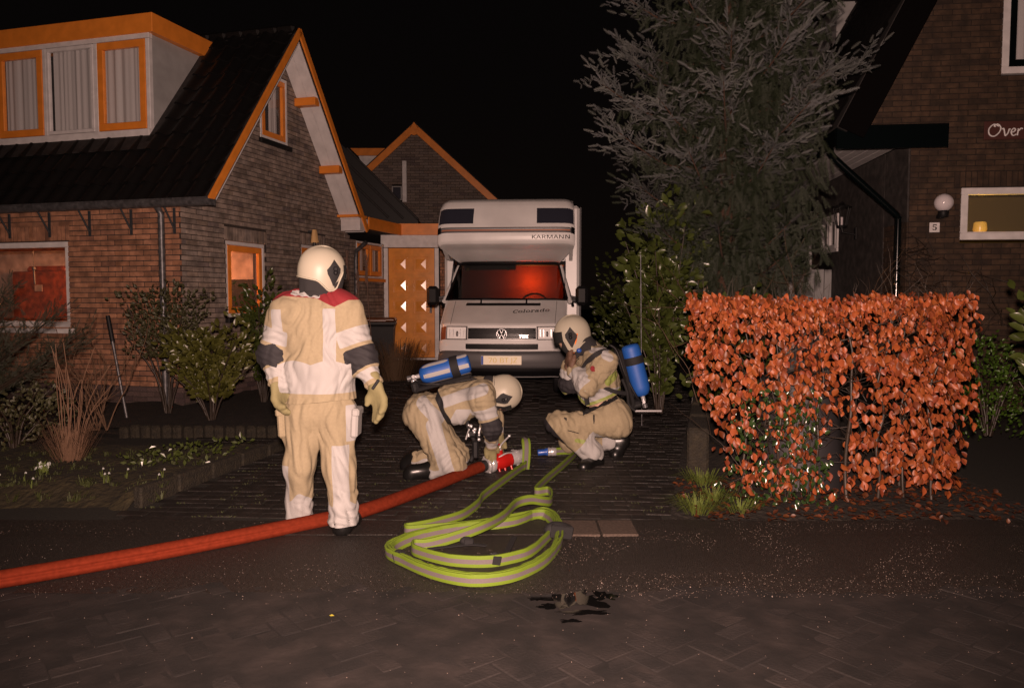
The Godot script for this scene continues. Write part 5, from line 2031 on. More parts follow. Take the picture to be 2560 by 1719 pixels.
func breathing_set(label: String, a: Vector3, b: Vector3, to_back: Vector3, striped: bool) -> void:
	# a is the valve end
	var y := (b - a).normalized()
	var z := -(to_back - y * to_back.dot(y)).normalized()
	var t := Transform3D(Basis(y.cross(z), y, z), a)
	var g := thing("air_cylinder", label, "air cylinder")
	g.transform = t
	g.set_meta("group", "air cylinders worn by the crew")
	var l := (b - a).length()
	var m := MB.new()
	var r := .086
	m.lathe([Vector2(0, .02), Vector2(.03, .02), Vector2(.06, .035), Vector2(r * .93, .07), Vector2(r, .11), Vector2(r, l * .5), Vector2(r, l - .06), Vector2(r * .95, l - .025), Vector2(r * .75, l - .005), Vector2(0, l)], 28)
	part(g, "cylinder", m, M.cylinder_blue)
	m = MB.new()
	m.lathe([Vector2(r + .003, l * .635), Vector2(r + .008, l * .64), Vector2(r + .008, l * .64 + .065), Vector2(r + .003, l * .64 + .07)], 28)
	part(g, "strap", m, M.strap)
	if striped:
		for k in 3:
			var ang: float = [-.15, 1.0, -1.3][k]
			for e in 2:
				var y0: float = [.06, l * .77][e]
				var y1: float = [l * .62, l - .012][e]
				var rows := []
				for i in 13:
					var row := PackedVector3Array()
					var h := lerpf(y0, y1, i / 12.0)
					var rr := r + .003 if h > .11 else lerpf(.075, r + .003, (h - .05) / .06)
					for j in 5:
						var th := ang + (j / 4.0 - .5) * .42 * (1.0 if k == 0 else 1.1 * clampf(minf(i, 12 - i) * .5 + .3, 0, 1))
						# facing the viewer lies across x and z here
						row.append(Vector3(cos(th) * rr, h, sin(th) * rr))
					rows.append(row)
				m = MB.new()
				m.grid(rows)
				part(g, "stripe", m, M.tape)
	else:
		m = MB.new()
		m.cbox(Vector3(r + .001, l * .3, .0), Vector3(.004, .13, .010), .001)
		part(g, "seam", m, M.strap)
	# valve at the neck
	m = MB.new()
	m.rod(Vector3(0, .03, 0), Vector3(0, -.035, 0), .021, .018, 10)
	m.rod(Vector3(-.045, -.03, -.01), Vector3(.05, -.03, .01), .016, .016, 10)
	m.ball(Vector3(.0, -.045, -.03), Vector3(.022, .022, .022), 10)
	m.rod(Vector3(0, -.03, -.02), Vector3(0, -.03, -.07), .013, .013, 8)
	part(g, "valve", m, M.chrome)
	m = MB.new()
	m.rod(Vector3(0, -.055, 0), Vector3(0, -.09, 0), .024, .027, 10)
	part(g, "handwheel", m, M.zinc)
	# back plate and hoses
	m = MB.new()
	m.cbox(Vector3(0, l * .44, -r - .022), Vector3(.22, l * 1.05, .030), .014)
	m.cbox(Vector3(0, -.035, -r + .005), Vector3(.20, .06, .10), .02)
	part(g, "back_plate", m, M.strap)
	m = MB.new()
	for s in [-1.0, 1.0]:
		m.tube(smooth([Vector3(s * .05, -.03, -.03), Vector3(s * .10, .05, -.07), Vector3(s * .09, l * .5, -r - .03), Vector3(s * .07, l * .95, -r - .05), Vector3(s * .06, l * 1.08, -r - .09)], 5), .012, 7)
	part(g, "hose", m, M.black_plastic)


func crouching_person() -> void:
	var o := Vector3(.80, .05, -7.06)
	var P := func(x: float, y: float, z: float) -> Vector3: return Vector3(x, y, z) - o
	var p := thing("person", "person in tan fire suit crouching sideways with hands raised to the chin strap", "person", o)
	p.set_meta("group", "firefighters in the driveway")
	var sh: Vector3 = P.call(.845, .985, -6.90)
	var el: Vector3 = P.call(.665, .775, -6.83)
	var wr: Vector3 = P.call(.555, .905, -6.96)
	var sh2: Vector3 = P.call(.72, .975, -7.29)
	var el2: Vector3 = P.call(.535, .755, -7.20)
	var wr2: Vector3 = P.call(.530, .945, -7.13)
	var Z := Vector3(0, 0, 1)
	var jk := [
		[P.call(.83, .60, -7.09), P.call(.80, .80, -7.09), .200, .185, Z, 1.08],
		[P.call(.80, .80, -7.09), P.call(.78, .97, -7.09), .180, .140, Z, 1.3],
		[P.call(.80, .99, -6.95), P.call(.77, .985, -7.24), .105, .1],
		[P.call(.76, 1.02, -7.09), P.call(.735, 1.085, -7.09), .095, .085],
		[sh, el, .108, .086], [el, wr, .084, .060], [sh2, el2, .1, .082], [el2, wr2, .08, .066],
	]
	var f := Flesh.new(jk, .0115, .016)
	f.crease(func(q): return folds(q, .008) + .003 * sin((q.y + .5 * q.x) * 110.0 + 5.0 * noise.get_noise_3d(q.x * 80, q.y * 80, q.z * 80)))
	var hem := func(q: Vector3) -> float: return q.y - (.515 + .42 * (q.x + .133) - .10 * smoothstep(-.1, -.26, q.x) * -1.6)
	f.take(func(q): return -(hem.call(q)) if q.y < .70 else -.1)
	var jacket := Node3D.new()
	jacket.name = "jacket"
	p.add_child(jacket)
	var torso := func(q: Vector3) -> float: return minf(along(q, el, wr).y - .105, minf(along(q, el2, wr2).y - .10, along(q, sh, el).y - .11))
	part(jacket, "elbow_patch", f.take(func(q): return minf(maxf(band(q, sh2, el2, .70, 1.3, .12), band(q, el2, wr2, -.3, .25, .12)), -.14 - q.x)), M.suit_dark)
	part(jacket, "reflective_band", f.take(func(q): return band(q, el2, wr2, .38, .80, .105)), M.tape)
	part(jacket, "reflective_band", f.take(func(q): return minf(band(q, el, wr, -.15, .86, .11), q.z - .03)), M.tape)
	part(jacket, "reflective_band", f.take(func(q): return minf(minf(hem.call(q) - .035, .155 - hem.call(q)), minf(torso.call(q) + .03, .70 - q.y))), M.tape)
	part(jacket, "lime_band", f.take(func(q): return minf(minf(hem.call(q) - .006, .185 - hem.call(q)), minf(torso.call(q) + .03, .70 - q.y))), M.lime_tape)
	part(jacket, "lime_band", f.take(func(q): return minf(stroke(q, Vector2(.065, .76), Vector2(.20, .87), .036), q.z - .05)), M.lime_tape)
	part(jacket, "reflective_band", f.take(func(q): return minf(maxf(stroke(q, Vector2(-.08, 1.035), Vector2(.05, 1.05), .022), stroke(q, Vector2(.03, 1.0), Vector2(.07, .98), .035)), q.z)), M.tape)
	f.take(func(q): return maxf(band(q, el, wr, 1.12, 3, .1), band(q, el2, wr2, 1.12, 3, .1)))
	part(jacket, "cloth", f.rest(), M.suit)
	var b := MB.new()
	for k in 2: b.ball(P.call(.716 + .012 * k, .935 - .035 * k, -6.795 + .004 * k), Vector3(.022, .026, .008), 10)
	part(jacket, "badge", b, M.suit_red)
	# harness straps over the jacket
	b = MB.new()
	ribbon(b, smooth([P.call(.95, 1.03, -6.94), P.call(.84, 1.085, -6.87), P.call(.74, 1.05, -6.84), P.call(.66, .96, -6.90), P.call(.635, .86, -6.93), P.call(.66, .72, -6.885), P.call(.68, .60, -6.875)], 5), .045, Vector3(.3, .3, 1))
	part(jacket, "harness_strap", b, M.strap)
	b = MB.new()
	ribbon(b, smooth([P.call(1.03, .70, -6.90), P.call(.93, .72, -6.855), P.call(.83, .76, -6.85), P.call(.76, .80, -6.86)], 5), .035, Vector3(.1, .2, 1))
	part(jacket, "harness_strap", b, M.strap)
	# trousers
	var h1: Vector3 = P.call(.955, .435, -6.99)
	var k1: Vector3 = P.call(.415, .425, -6.90)
	var a1: Vector3 = P.call(.735, .155, -6.94)
	var h2: Vector3 = P.call(.96, .43, -7.22)
	var k2: Vector3 = P.call(.56, .18, -7.30)
	var a2: Vector3 = P.call(.945, .185, -7.28)
	var tb := [
		[P.call(.925, .50, -7.02), P.call(.925, .50, -7.18), .155, .155], [P.call(.96, .42, -7.0), P.call(.96, .42, -7.2), .150, .150],
		[h1, k1, .145, .098], [k1, a1, .100, .105], [h2, k2, .13, .1], [k2, a2, .1, .085],
	]
	f = Flesh.new(tb, .0115, .013)
	f.crease(func(q): return folds(q, .009) + .004 * sin((q.x * .8 + q.y * .6) * 85.0 + 5.0 * noise.get_noise_3d(q.x * 70, q.y * 40, q.z * 70)) * smoothstep(.0, -.25, q.x))
	f.take(func(q): return .035 - q.y)
	var tr := Node3D.new()
	tr.name = "trousers"
	p.add_child(tr)
	part(tr, "waist_belt", f.take(func(q): return minf(q.y - (.465 + .42 * (q.x + .133)), q.x + .16)), M.strap)
	part(tr, "knee_patch", f.take(func(q): return minf(along(q, k1, a1).y * 0 + (.062 - (q - k1).dot(Vector3(.78, .62, 0)) - .120), .19 - q.distance_to(k1 + Vector3(.03, -.07, 0)))), M.suit_dark)
	part(tr, "reflective_band", f.take(func(q): return minf(band(q, k1, a1, .66, 1.5, .17), q.z - .02 + (.3 - q.y) * .3)), M.tape)
	part(tr, "reflective_band", f.take(func(q): return band(q, k2, a2, .78, 1.4, .15)), M.tape)
	part(tr, "lime_band", f.take(func(q): return minf(stroke(q, Vector2(-.22, .235), Vector2(-.09, .205), .018), q.z)), M.lime_tape)
	part(tr, "cloth", f.rest(), M.suit)
	b = MB.new()
	b.cbox(P.call(.475, .475, -6.805), Vector3(.028, .040, .012), .004)
	b.cbox(P.call(.735, .475, -6.835), Vector3(.014, .085, .012), .004)
	b.tube(smooth([P.call(.43, .395, -6.81), P.call(.52, .375, -6.80), P.call(.60, .35, -6.83)], 4), .004, 5)
	part(tr, "buckle", b, M.strap)
	for q in [[P.call(.775, .075, -6.95), P.call(.655, .055, -6.80), P.call(.74, .2, -6.94)], [P.call(1.06, .20, -7.28), P.call(1.0, .07, -7.27), P.call(.97, .2, -7.28)]]:
		var bt := Flesh.new([[q[0], q[1], .056, .050], [q[2], q[0], .06, .056], [q[1], q[1] + Vector3(-.02, 0, .03), .05, .045]], .009, .014)
		bt.take(func(e): return -.004 - e.y)
		part(p, "boot", bt.rest(), M.boot)
	glove(p, hand_bones(wr + Vector3(-.008, .012, .0), Vector3(-.25, .8, -.3), Vector3(.3, .2, .9), Vector3(.5, 0, -.6), .75, .4, 1.12), M.glove_brown)
	glove(p, hand_bones(wr2 + Vector3(.0, .015, .0), Vector3(.1, .95, .15), Vector3(-.3, 0, .9), Vector3(.9, 0, 0), .7, .4, 1.12), M.glove_brown)
	var ht := look(P.call(.555, 1.232, -7.09), Vector3(-.93, -.20, .24), Vector3(-.20, .98, .06))
	helmet(p, ht.scaled_local(Vector3.ONE * 1.12))
	part(p, "hood", Flesh.new([[P.call(.60, 1.20, -7.09), P.call(.72, 1.08, -7.09), .095, .10], [ht * Vector3(0, -.02, .03), ht * Vector3(0, -.03, .04), .085, .085], [P.call(.55, 1.17, -7.09), P.call(.56, 1.12, -7.08), .075, .07], [ht * Vector3(0, -.06, -.01), ht * Vector3(0, -.10, .035), .095, .072]], .012, .015).rest(), M.hood)
	b = MB.new()
	b.tube(smooth([P.call(.590, 1.24, -6.965), P.call(.575, 1.15, -6.97), P.call(.555, 1.075, -7.01), P.call(.52, 1.06, -7.07)], 4), .010, 6)
	b.tube(smooth([P.call(.545, 1.19, -6.965), P.call(.555, 1.12, -6.98), P.call(.565, 1.06, -7.01)], 4), .008, 6)
	part(p, "chin_strap", b, M.orange_strap)
	b = MB.new()
	b.ball(P.call(.61, 1.085, -6.97), Vector3(.026, .022, .024), 10)
	part(p, "mask_port", b, M.valve_blue)
	var body := slim(jk) + slim(tb) + head_bones(ht)
	part(p, "body", Flesh.new(body, .016, .016).rest(), M.skin)
	breathing_set("plain blue air cylinder on the crouching person's back", P.call(1.212, .640, -7.05) + o, P.call(1.082, 1.135, -7.05) + o, Vector3(-1, -.25, 0), false)
	# bar and hose that stick out behind
	var g := thing("metal_bar", "slim bright metal bar sticking out below the plain blue air cylinder", "tool", P.call(1.26, .52, -7.05) + o)
	b = MB.new()
	b.cbox(Vector3(.0, 0, 0), Vector3(.25, .018, .02), .004)
	part(g, "bar", b, M.chrome)
	b = MB.new()
	b.tube(smooth([Vector3(-.12, 0, 0), Vector3(-.18, .06, .0), Vector3(-.20, .18, .03), Vector3(-.25, .30, .05)], 4), .014, 6)
	part(g, "bracket", b, M.strap)


# a flat strap along a path, facing out
func ribbon(b: MB, path: PackedVector3Array, w: float, face: Vector3) -> void:
	var rows := []
	for k in path.size():
		var t := (path[mini(k + 1, path.size() - 1)] - path[maxi(k - 1, 0)]).normalized()
		var s := t.cross(face).normalized()
		var n := s.cross(t).normalized()
		if n.dot(face) < 0: n = -n
		rows.append(PackedVector3Array([path[k] - s * w * .5, path[k] - s * w * .5 + n * .008, path[k] + s * w * .5 + n * .008, path[k] + s * w * .5]))
	b.grid(rows, true)


# ---------------------------------------------------------------- hoses and valve
func hoses() -> void:
	# the charged red hose
	var h := thing("fire_hose", "thick red fire hose running from the road to the valve", "fire hose")
	var path := smooth([Vector3(-4.6, .05, -2.9), Vector3(-3.6, .05, -3.50), Vector3(-2.78, .05, -4.02), Vector3(-2.05, .05, -4.53), Vector3(-1.30, .052, -5.14), Vector3(-1.02, .055, -5.42), Vector3(-.62, .072, -6.05), Vector3(-.40, .085, -6.42), Vector3(-.27, .095, -6.62)], 10)
	var rows := []
	for k in path.size():
		var t := (path[mini(k + 1, path.size() - 1)] - path[maxi(k - 1, 0)]).normalized()
		var s := t.cross(Vector3.UP).normalized()
		var ring := PackedVector3Array()
		for e in 36:
			var a := TAU * e / 36
			var r := .050 + .0012 * noise.get_noise_2d(k * 14, e * 30)
			# an unrounded fold runs along the near side
			var fold := .019 * exp(-pow(wrapf(a - (.20 if s.z > 0 else PI - .20), -PI, PI) * 5.0, 2.0)) * smoothstep(46, 30, k)
			ring.append(path[k] + s * cos(a) * (r - fold) * 1.04 + Vector3.UP * sin(a) * (r - fold) * .97)
		rows.append(ring)
	var b := MB.new()
	b.grid(rows, true)
	part(h, "hose", b, M.hose_red)
	# the valve it ends in
	var d := Vector3(.40, .045, -.30).normalized()
	var x := d.cross(Vector3.UP).normalized()
	var t := Transform3D(Basis(x, d, x.cross(d)), Vector3(-.275, .095, -6.61))
	var v := thing("hose_valve", "red ball valve with chrome lever between the red and green hoses", "valve")
	v.transform = t
	b = MB.new()
	b.lathe([Vector2(.046, -.03), Vector2(.050, -.01), Vector2(.047, .03), Vector2(.052, .035), Vector2(.047, .05), Vector2(.05, .07)], 20)
	part(v, "hose_tail", b, M.strap)
	b = MB.new()
	b.lathe([Vector2(.04, .055), Vector2(.068, .055), Vector2(.073, .06), Vector2(.073, .082), Vector2(.062, .086), Vector2(.062, .094), Vector2(.075, .098), Vector2(.075, .128), Vector2(.066, .135), Vector2(.055, .15), Vector2(.05, .15)], 24)
	for k in 6: b.cbox(Vector3(cos(TAU * k / 6) * .074, .072, sin(TAU * k / 6) * .074), Vector3(.018, .02, .018), .004)
	part(v, "coupling", b, M.chrome)
	b = MB.new()
	b.lathe([Vector2(.05, .145), Vector2(.058, .15), Vector2(.062, .17), Vector2(.070, .20), Vector2(.072, .235), Vector2(.066, .27), Vector2(.062, .30), Vector2(.066, .305), Vector2(.066, .32), Vector2(.05, .325)], 24)
	b.rod(Vector3(0, .215, 0), Vector3(0, .215, .105), .032, .028, 12)
	for q in [[.17, -.3], [.23, -.3], [.30, -.2], [.19, 2.6], [.28, 2.6]]:
		b.rod(Vector3(cos(q[1]) * .04, q[0], -.05), Vector3(cos(q[1]) * .055, q[0], -.088), .012, .010, 8)
	b.rod(Vector3(0, .17, .05), Vector3(0, .17, .150), .011, .010, 8)
	b.cbox(Vector3(0, .165, .155), Vector3(.018, .115, .016), .005)
	part(v, "body", b, M.valve_red)
	b = MB.new()
	b.rod(Vector3(0, .215, .10), Vector3(0, .215, .125), .022, .018, 10)
	b.tube(smooth([Vector3(0, .215, .115), Vector3(0, .24, .15), Vector3(0, .33, .205)], 4), .008, 8)
	b.ball(Vector3(0, .335, .208), Vector3(.014, .014, .014), 10)
	b.tube(smooth([Vector3(.03, .18, .05), Vector3(.05, .25, .075), Vector3(.03, .32, .06)], 4), .008, 6)
	part(v, "lever", b, M.chrome)
	b = MB.new()
	b.lathe([Vector2(.05, .322), Vector2(.062, .325), Vector2(.062, .36), Vector2(.07, .364), Vector2(.07, .40), Vector2(.062, .405), Vector2(.058, .47), Vector2(.064, .475), Vector2(.064, .49), Vector2(.03, .492), Vector2(0, .492)], 24)
	for k in 6: b.cbox(Vector3(cos(TAU * k / 6) * .069, .382, sin(TAU * k / 6) * .069), Vector3(.016, .03, .016), .004)
	part(v, "outlet_coupling", b, M.chrome)
	b = MB.new()
	var ch := []
	for k in 12: ch.append(Vector3(.066 + .004 * sin(k * 2.0), .40 + k * .006, -.03 - .035 * sin(k * PI / 11)))
	b.tube(V3(ch), .004, 5)
	part(v, "chain", b, M.chrome)
	# the flat green hose, loosely coiled on its edge
	var g := thing("flat_hose", "flat lime green and grey fire hose lying loosely coiled on the ground", "fire hose")
	var A := [[.13, -6.80], [.117, -6.72], [.07, -6.62], [-.092, -6.153], [-.219, -5.773], [-.249, -5.572], [-.345, -5.307], [-.493, -5.136], [-.62, -5.03], [-.700, -4.985], [-.68, -4.94], [-.60, -4.955], [-.478, -4.99], [-.279, -5.05], [-.077, -5.16], [.063, -5.25], [.19, -5.32], [.262, -5.28], [.285, -5.15], [.275, -4.976], [.226, -4.804], [.115, -4.53], [-.007, -4.41], [-.153, -4.345], [-.362, -4.375], [-.556, -4.512], [-.605, -4.587], [-.60, -4.65], [-.512, -4.663], [-.328, -4.743], [-.171, -4.846], [-.056, -5.066], [.028, -5.358], [.13, -5.46], [.225, -5.53], [.285, -5.63], [.304, -5.80], [.280, -5.91], [.205, -5.875], [.185, -5.93], [.295, -6.291], [.44, -6.70], [.60, -7.20], [.592, -7.30], [.50, -7.30], [.385, -7.265]]
	var pts := []
	for k in A.size():
		var lift := .062 if k >= 30 and k <= 33 else (.03 if k == 29 or k == 34 else 0.0)
		pts.append(Vector3(A[k][0], drive_height(A[k][1]) + lift, A[k][1]))
	flat(g, pts, .0, 1.0)
	var O := [[-.077, -5.10], [-.281, -5.03], [-.478, -4.93], [-.657, -4.78], [-.745, -4.625], [-.739, -4.512], [-.625, -4.353], [-.459, -4.173], [-.282, -4.065], [-.144, -4.05], [.022, -4.126], [.169, -4.319], [.264, -4.549], [.305, -4.763], [.325, -5.06], [.288, -5.30], [.20, -5.38], [.061, -5.19], [-.077, -5.10]]
	for e in 3:
		pts = []
		for k in O.size():
			var q: Vector2 = Vector2(O[k][0] + .21, O[k][1] + 4.72) * [1.0, .955, .915][e] + Vector2(-.21, -4.72)
			pts.append(Vector3(q.x + rng.randf_range(-.006, .006), 0, q.y + rng.randf_range(-.006, .006)))
		pts[-1] = pts[0]
		flat(g, pts, [.10, .22, .34][e], 1.0)
	b = MB.new()
	ribbon(b, smooth([Vector3(.135, .13, -6.90), Vector3(.12, .285, -6.86), Vector3(.13, .25, -6.80), Vector3(.125, .12, -6.765), Vector3(.115, .045, -6.74)], 5), .062, Vector3(.15, .2, 1))
	part(g, "grey_band", b, M.hose_grey)
	for s in [-1.0, 1.0]:
		b = MB.new()
		ribbon(b, smooth([Vector3(.135 + s * .027, .135, -6.896), Vector3(.12 + s * .027, .290, -6.856), Vector3(.13 + s * .027, .252, -6.792), Vector3(.125 + s * .027, .12, -6.757), Vector3(.115 + s * .027, .045, -6.732)], 5), .018, Vector3(.15, .2, 1))
		part(g, "lime_edge", b, M.hose_lime)
	# its coupling at the far end
	b = MB.new()
	b.xf = Transform3D(Basis(Vector3(0, 0, 1), PI / 2), Vector3(.40, .105, -7.22))
	b.lathe([Vector2(0, -.02), Vector2(.04, -.02), Vector2(.042, .02), Vector2(.036, .03), Vector2(.042, .04), Vector2(.042, .06), Vector2(0, .06)], 16)
	part(g, "coupling", b, M.chrome)
	b = MB.new()
	b.xf = Transform3D(Basis(Vector3(0, 0, 1), PI / 2 + .1), Vector3(.34, .105, -7.22))
	b.lathe([Vector2(0, -.01), Vector2(.035, -.01), Vector2(.037, .02), Vector2(.030, .025), Vector2(.030, .09), Vector2(.034, .095), Vector2(0, .1)], 16)
	part(g, "blue_grip", b, M.valve_blue)
	# black straps round the coil
	for q in [[Vector3(.300, .060, -4.88), Vector3(.21, .12, .11), .3, "strap"], [Vector3(-.665, .040, -4.44), Vector3(.10, .085, .07), -.5, "strap"], [Vector3(-.105, .045, -4.375), Vector3(.085, .085, .05), .35, "strap"], [Vector3(-.285, .035, -4.74), Vector3(.09, .06, .05), .2, "strap"]]:
		b = MB.new()
		b.ball(Vector3.ZERO, q[1] * .5, 12)
		b.cbox(Vector3(.01, .0, .01), q[1] * .72, .008)
		part(g, q[3], b, M.strap, Transform3D(Basis(Vector3.UP, q[2]) * Basis(Vector3(0, 0, 1), -q[2] * .6), q[0]))
	b = MB.new()
	ribbon(b, smooth([Vector3(-.04, .015, -4.52), Vector3(-.02, .014, -4.66), Vector3(.015, .03, -4.83)], 4), .035, Vector3(0, 1, .4))
	ribbon(b, smooth([Vector3(-.52, .012, -4.64), Vector3(-.38, .014, -4.69), Vector3(-.25, .016, -4.72), Vector3(-.16, .014, -4.70)], 4), .022, Vector3(0, 1, .3))
	part(g, "loose_strap", b, M.strap)


# a flat hose standing on its edge along a ground path
func flat(g: Node3D, pts: Array, lean: float, s: float) -> void:
	var path := smooth(pts, 5)
	var hh := .070 * s
	# cross-section: height fraction, side
	var sec := [[0.0, -.6], [.04, -1.0], [.31, -1.0], [.31, -1.0], [.69, -1.0], [.69, -1.0], [.96, -1.0], [1.0, -.6], [1.0, .6], [.96, 1.0], [.69, 1.0], [.69, 1.0], [.31, 1.0], [.31, 1.0], [.04, 1.0], [0.0, .6]]
	var rows := []
	for k in path.size():
		var t := (path[mini(k + 1, path.size() - 1)] - path[maxi(k - 1, 0)])
		t.y = 0
		t = t.normalized()
		var side := t.cross(Vector3.UP)
		var out := Vector3(path[k].x + .21, 0, path[k].z + 4.72).normalized()
		var l := lean * .9 + .12 * noise.get_noise_1d(k * 9.0 + lean * 700.0)
		var up := (Vector3.UP * cos(l) + out * sin(l) * (1.0 if lean > 0 else .6)).normalized()
		var row := PackedVector3Array()
		for q in sec:
			row.append(path[k] + Vector3(0, .006, 0) + up * (q[0] * hh) + side * (q[1] * (.0075 + .0015 * noise.get_noise_2d(k * 25.0, q[0] * 60))))
		rows.append(row)
	var grey := MB.new()
	var lime := MB.new()
	for span in [[0, 3, lime], [3, 5, grey], [5, 11, lime], [11, 13, grey], [13, 16, lime]]:
		var r := []
		for row in rows: r.append(row.slice(span[0], mini(span[1], 15) + 1) if span[1] < 16 else PackedVector3Array([row[13], row[14], row[15], row[0]]))
		(span[2] as MB).grid(r)
	part(g, "lime_edge", lime, M.hose_lime)
	part(g, "grey_band", grey, M.hose_grey)


# ---------------------------------------------------------------- plants
# a folded leaf of a few faces
func leaf(b: MB, p: Vector3, dir: Vector3, l: float, w: float, face := Vector3.ZERO) -> void:
	dir = dir.normalized()
	var s := dir.cross(face if face != Vector3.ZERO else Vector3(dir.z, .3, -dir.x)).normalized()
	var n := s.cross(dir)
	var m := p + dir * l * .45 - n * w * .12
	var e := p + dir * l - n * l * .10
	b.tri(p, m + s * w * .5 + n * w * .15, e)
	b.tri(p, e, m - s * w * .5 + n * w * .15)


# an oval curled leaf about its own base, hanging along -y, facing +z
func oval_leaf(curl: float, tint: Color, pointed := 1.0) -> MB:
	var b := MB.new()
	b.col = tint
	var rows := []
	for i in 6:
		var v := i / 5.0
		var w: float = [.02, .23, .33, .32, .20, .01][i]
		if pointed < 1.0: w = [.03, .20, .27, .26, .17, .01][i]
		var row := PackedVector3Array()
		for k in 3:
			var u := k - 1.0
			row.append(Vector3(u * w, -v, curl * sin(v * 2.6) * .22 + absf(u) * w * .50 + (.03 * sin(v * 11.0 + k) if k != 1 else 0.0)))
		rows.append(row)
	b.grid(rows)
	return b


func put_leaves(plant: Node3D, list: Array, kinds: Array, m: Material, singles: int) -> void:
	# list of [transform in the plant's frame, kind]; the ones that show largest stay single
	var meshes := []
	for k in kinds: meshes.append(k.mesh())
	for q in list:
		var p: Vector3 = plant.transform * q[0].origin
		var n: Vector3 = (plant.transform.basis * q[0].basis.z).normalized()
		var d := p - EYE
		q.append((absf(n.dot(d.normalized())) + .15) * q[0].basis.y.length_squared() / d.length_squared() * (1.0 + p.z * .02 if absf(d.x / d.z) < .7 else .01))
	list.sort_custom(func(a, b): return a[2] > b[2])
	var rest := MB.new()
	for k in list.size():
		if k < singles: part(plant, "leaf", meshes[list[k][1]], m, list[k][0])
		else: rest.add(kinds[list[k][1]], list[k][0])
	if rest.v.size(): part(plant, "leaf", rest, m).set_meta("kind", "stuff")


func facing(p: Vector3, down: Vector3, face: Vector3, l: float) -> Transform3D:
	var y := -down.normalized()
	var x := y.cross(face).normalized()
	return Transform3D(Basis(x * l, y * l, x.cross(y) * l), p)


func rv(r := 1.0) -> Vector3:
	return Vector3(rng.randfn(), rng.randfn(), rng.randfn()) * r


# a wandering bare twig with side twigs
func twig(b: MB, p: Vector3, dir: Vector3, l: float, r: float, depth: int, wild := .25, lift := .1) -> void:
	var path := PackedVector3Array([p])
	var rad := PackedFloat32Array([r])
	var n := maxi(3, int(l / .09))
	var d := dir.normalized()
	for k in n:
		d = (d + rv(wild * .5) + Vector3(0, lift * .3, 0)).normalized()
		p += d * (l / n)
		path.append(p)
		rad.append(r * (1.0 - .75 * (k + 1.0) / n))
		if depth > 0 and k > 0 and rng.randf() < .55:
			twig(b, p, d + rv(.55), l * rng.randf_range(.3, .55), r * .6, depth - 1, wild, lift)
	b.tube(path, rad, 4 if r < .006 else 6, false)


func bush(called: String, label: String, at: Vector3, size: Vector3, n: int, l: float, m: Material, singles: int, low := -1.0, wide := .5, tones := [.7, .9, 1.1, 1.35], group := "") -> Node3D:
	var o := thing(called, label, "shrub", at, 0, group)
	var b := MB.new()
	var tips := []
	for k in 9:
		var a := TAU * k / 9 + rng.randf() * .5
		var e := Vector3(cos(a) * size.x * .7, size.y * rng.randf_range(.5, .95), sin(a) * size.z * .7)
		tips.append(e)
		b.tube(smooth([Vector3(cos(a) * .03, 0, sin(a) * .03), e * Vector3(.35, .5, .35) + rv(.03), e], 3), PackedFloat32Array([.014, .013, .012, .010, .009, .007, .005]), 5, false)
	part(o, "stem", b, M.twig)
	var kinds := []
	for k in tones.size(): kinds.append(oval_leaf([.3, -.4, .7, .1][k % 4], Color(tones[k], tones[k], tones[k] * .9), wide))
	var list := []
	for k in n:
		var q := rv().normalized() * pow(rng.randf(), .30)
		# clumps: pull towards lobes
		var lobe := noise.get_noise_3d(q.x * 28 + at.x * 50, q.y * 28, q.z * 28 + at.z * 50)
		q *= 1.0 + lobe * .55
		if lobe < -.32: continue
		var p := Vector3(q.x * size.x, size.y * (.55 + q.y * .5), q.z * size.z)
		if low >= 0.0 and p.y < low * size.y: p.y = size.y * rng.randf_range(low, 1.0)
		if low >= 0.0:
			var f := clampf(p.y / size.y, .15, 1.1)
			p.x *= f; p.z *= f
		var out := Vector3(q.x, .55, q.z + .25)
		list.append([facing(p, out + rv(.55), Vector3(q.x * .5, .5, 1.0) + rv(.5), l * rng.randf_range(.7, 1.2)), rng.randi() % kinds.size()])
	put_leaves(o, list, kinds, m, singles)
	return o


func blades(b: MB, at: Vector3, n: int, h: float, w: float, spread: float, bend: float) -> void:
	for k in n:
		var a := rng.randf() * TAU
		var o := Vector3(cos(a), 0, sin(a))
		var l := h * rng.randf_range(.5, 1.1)
		var s := Vector3(-o.z, 0, o.x) * w
		var p := at + o * spread * rng.randf() * .4
		var mid := p + Vector3(0, l * .65, 0) + o * bend * l * .35
		var tip := p + Vector3(0, l * (1.0 - bend * .35), 0) + o * bend * l
		b.quad(p - s, p + s, mid + s * .8, mid - s * .8)
		b.tri(mid - s * .8, mid + s * .8, tip)


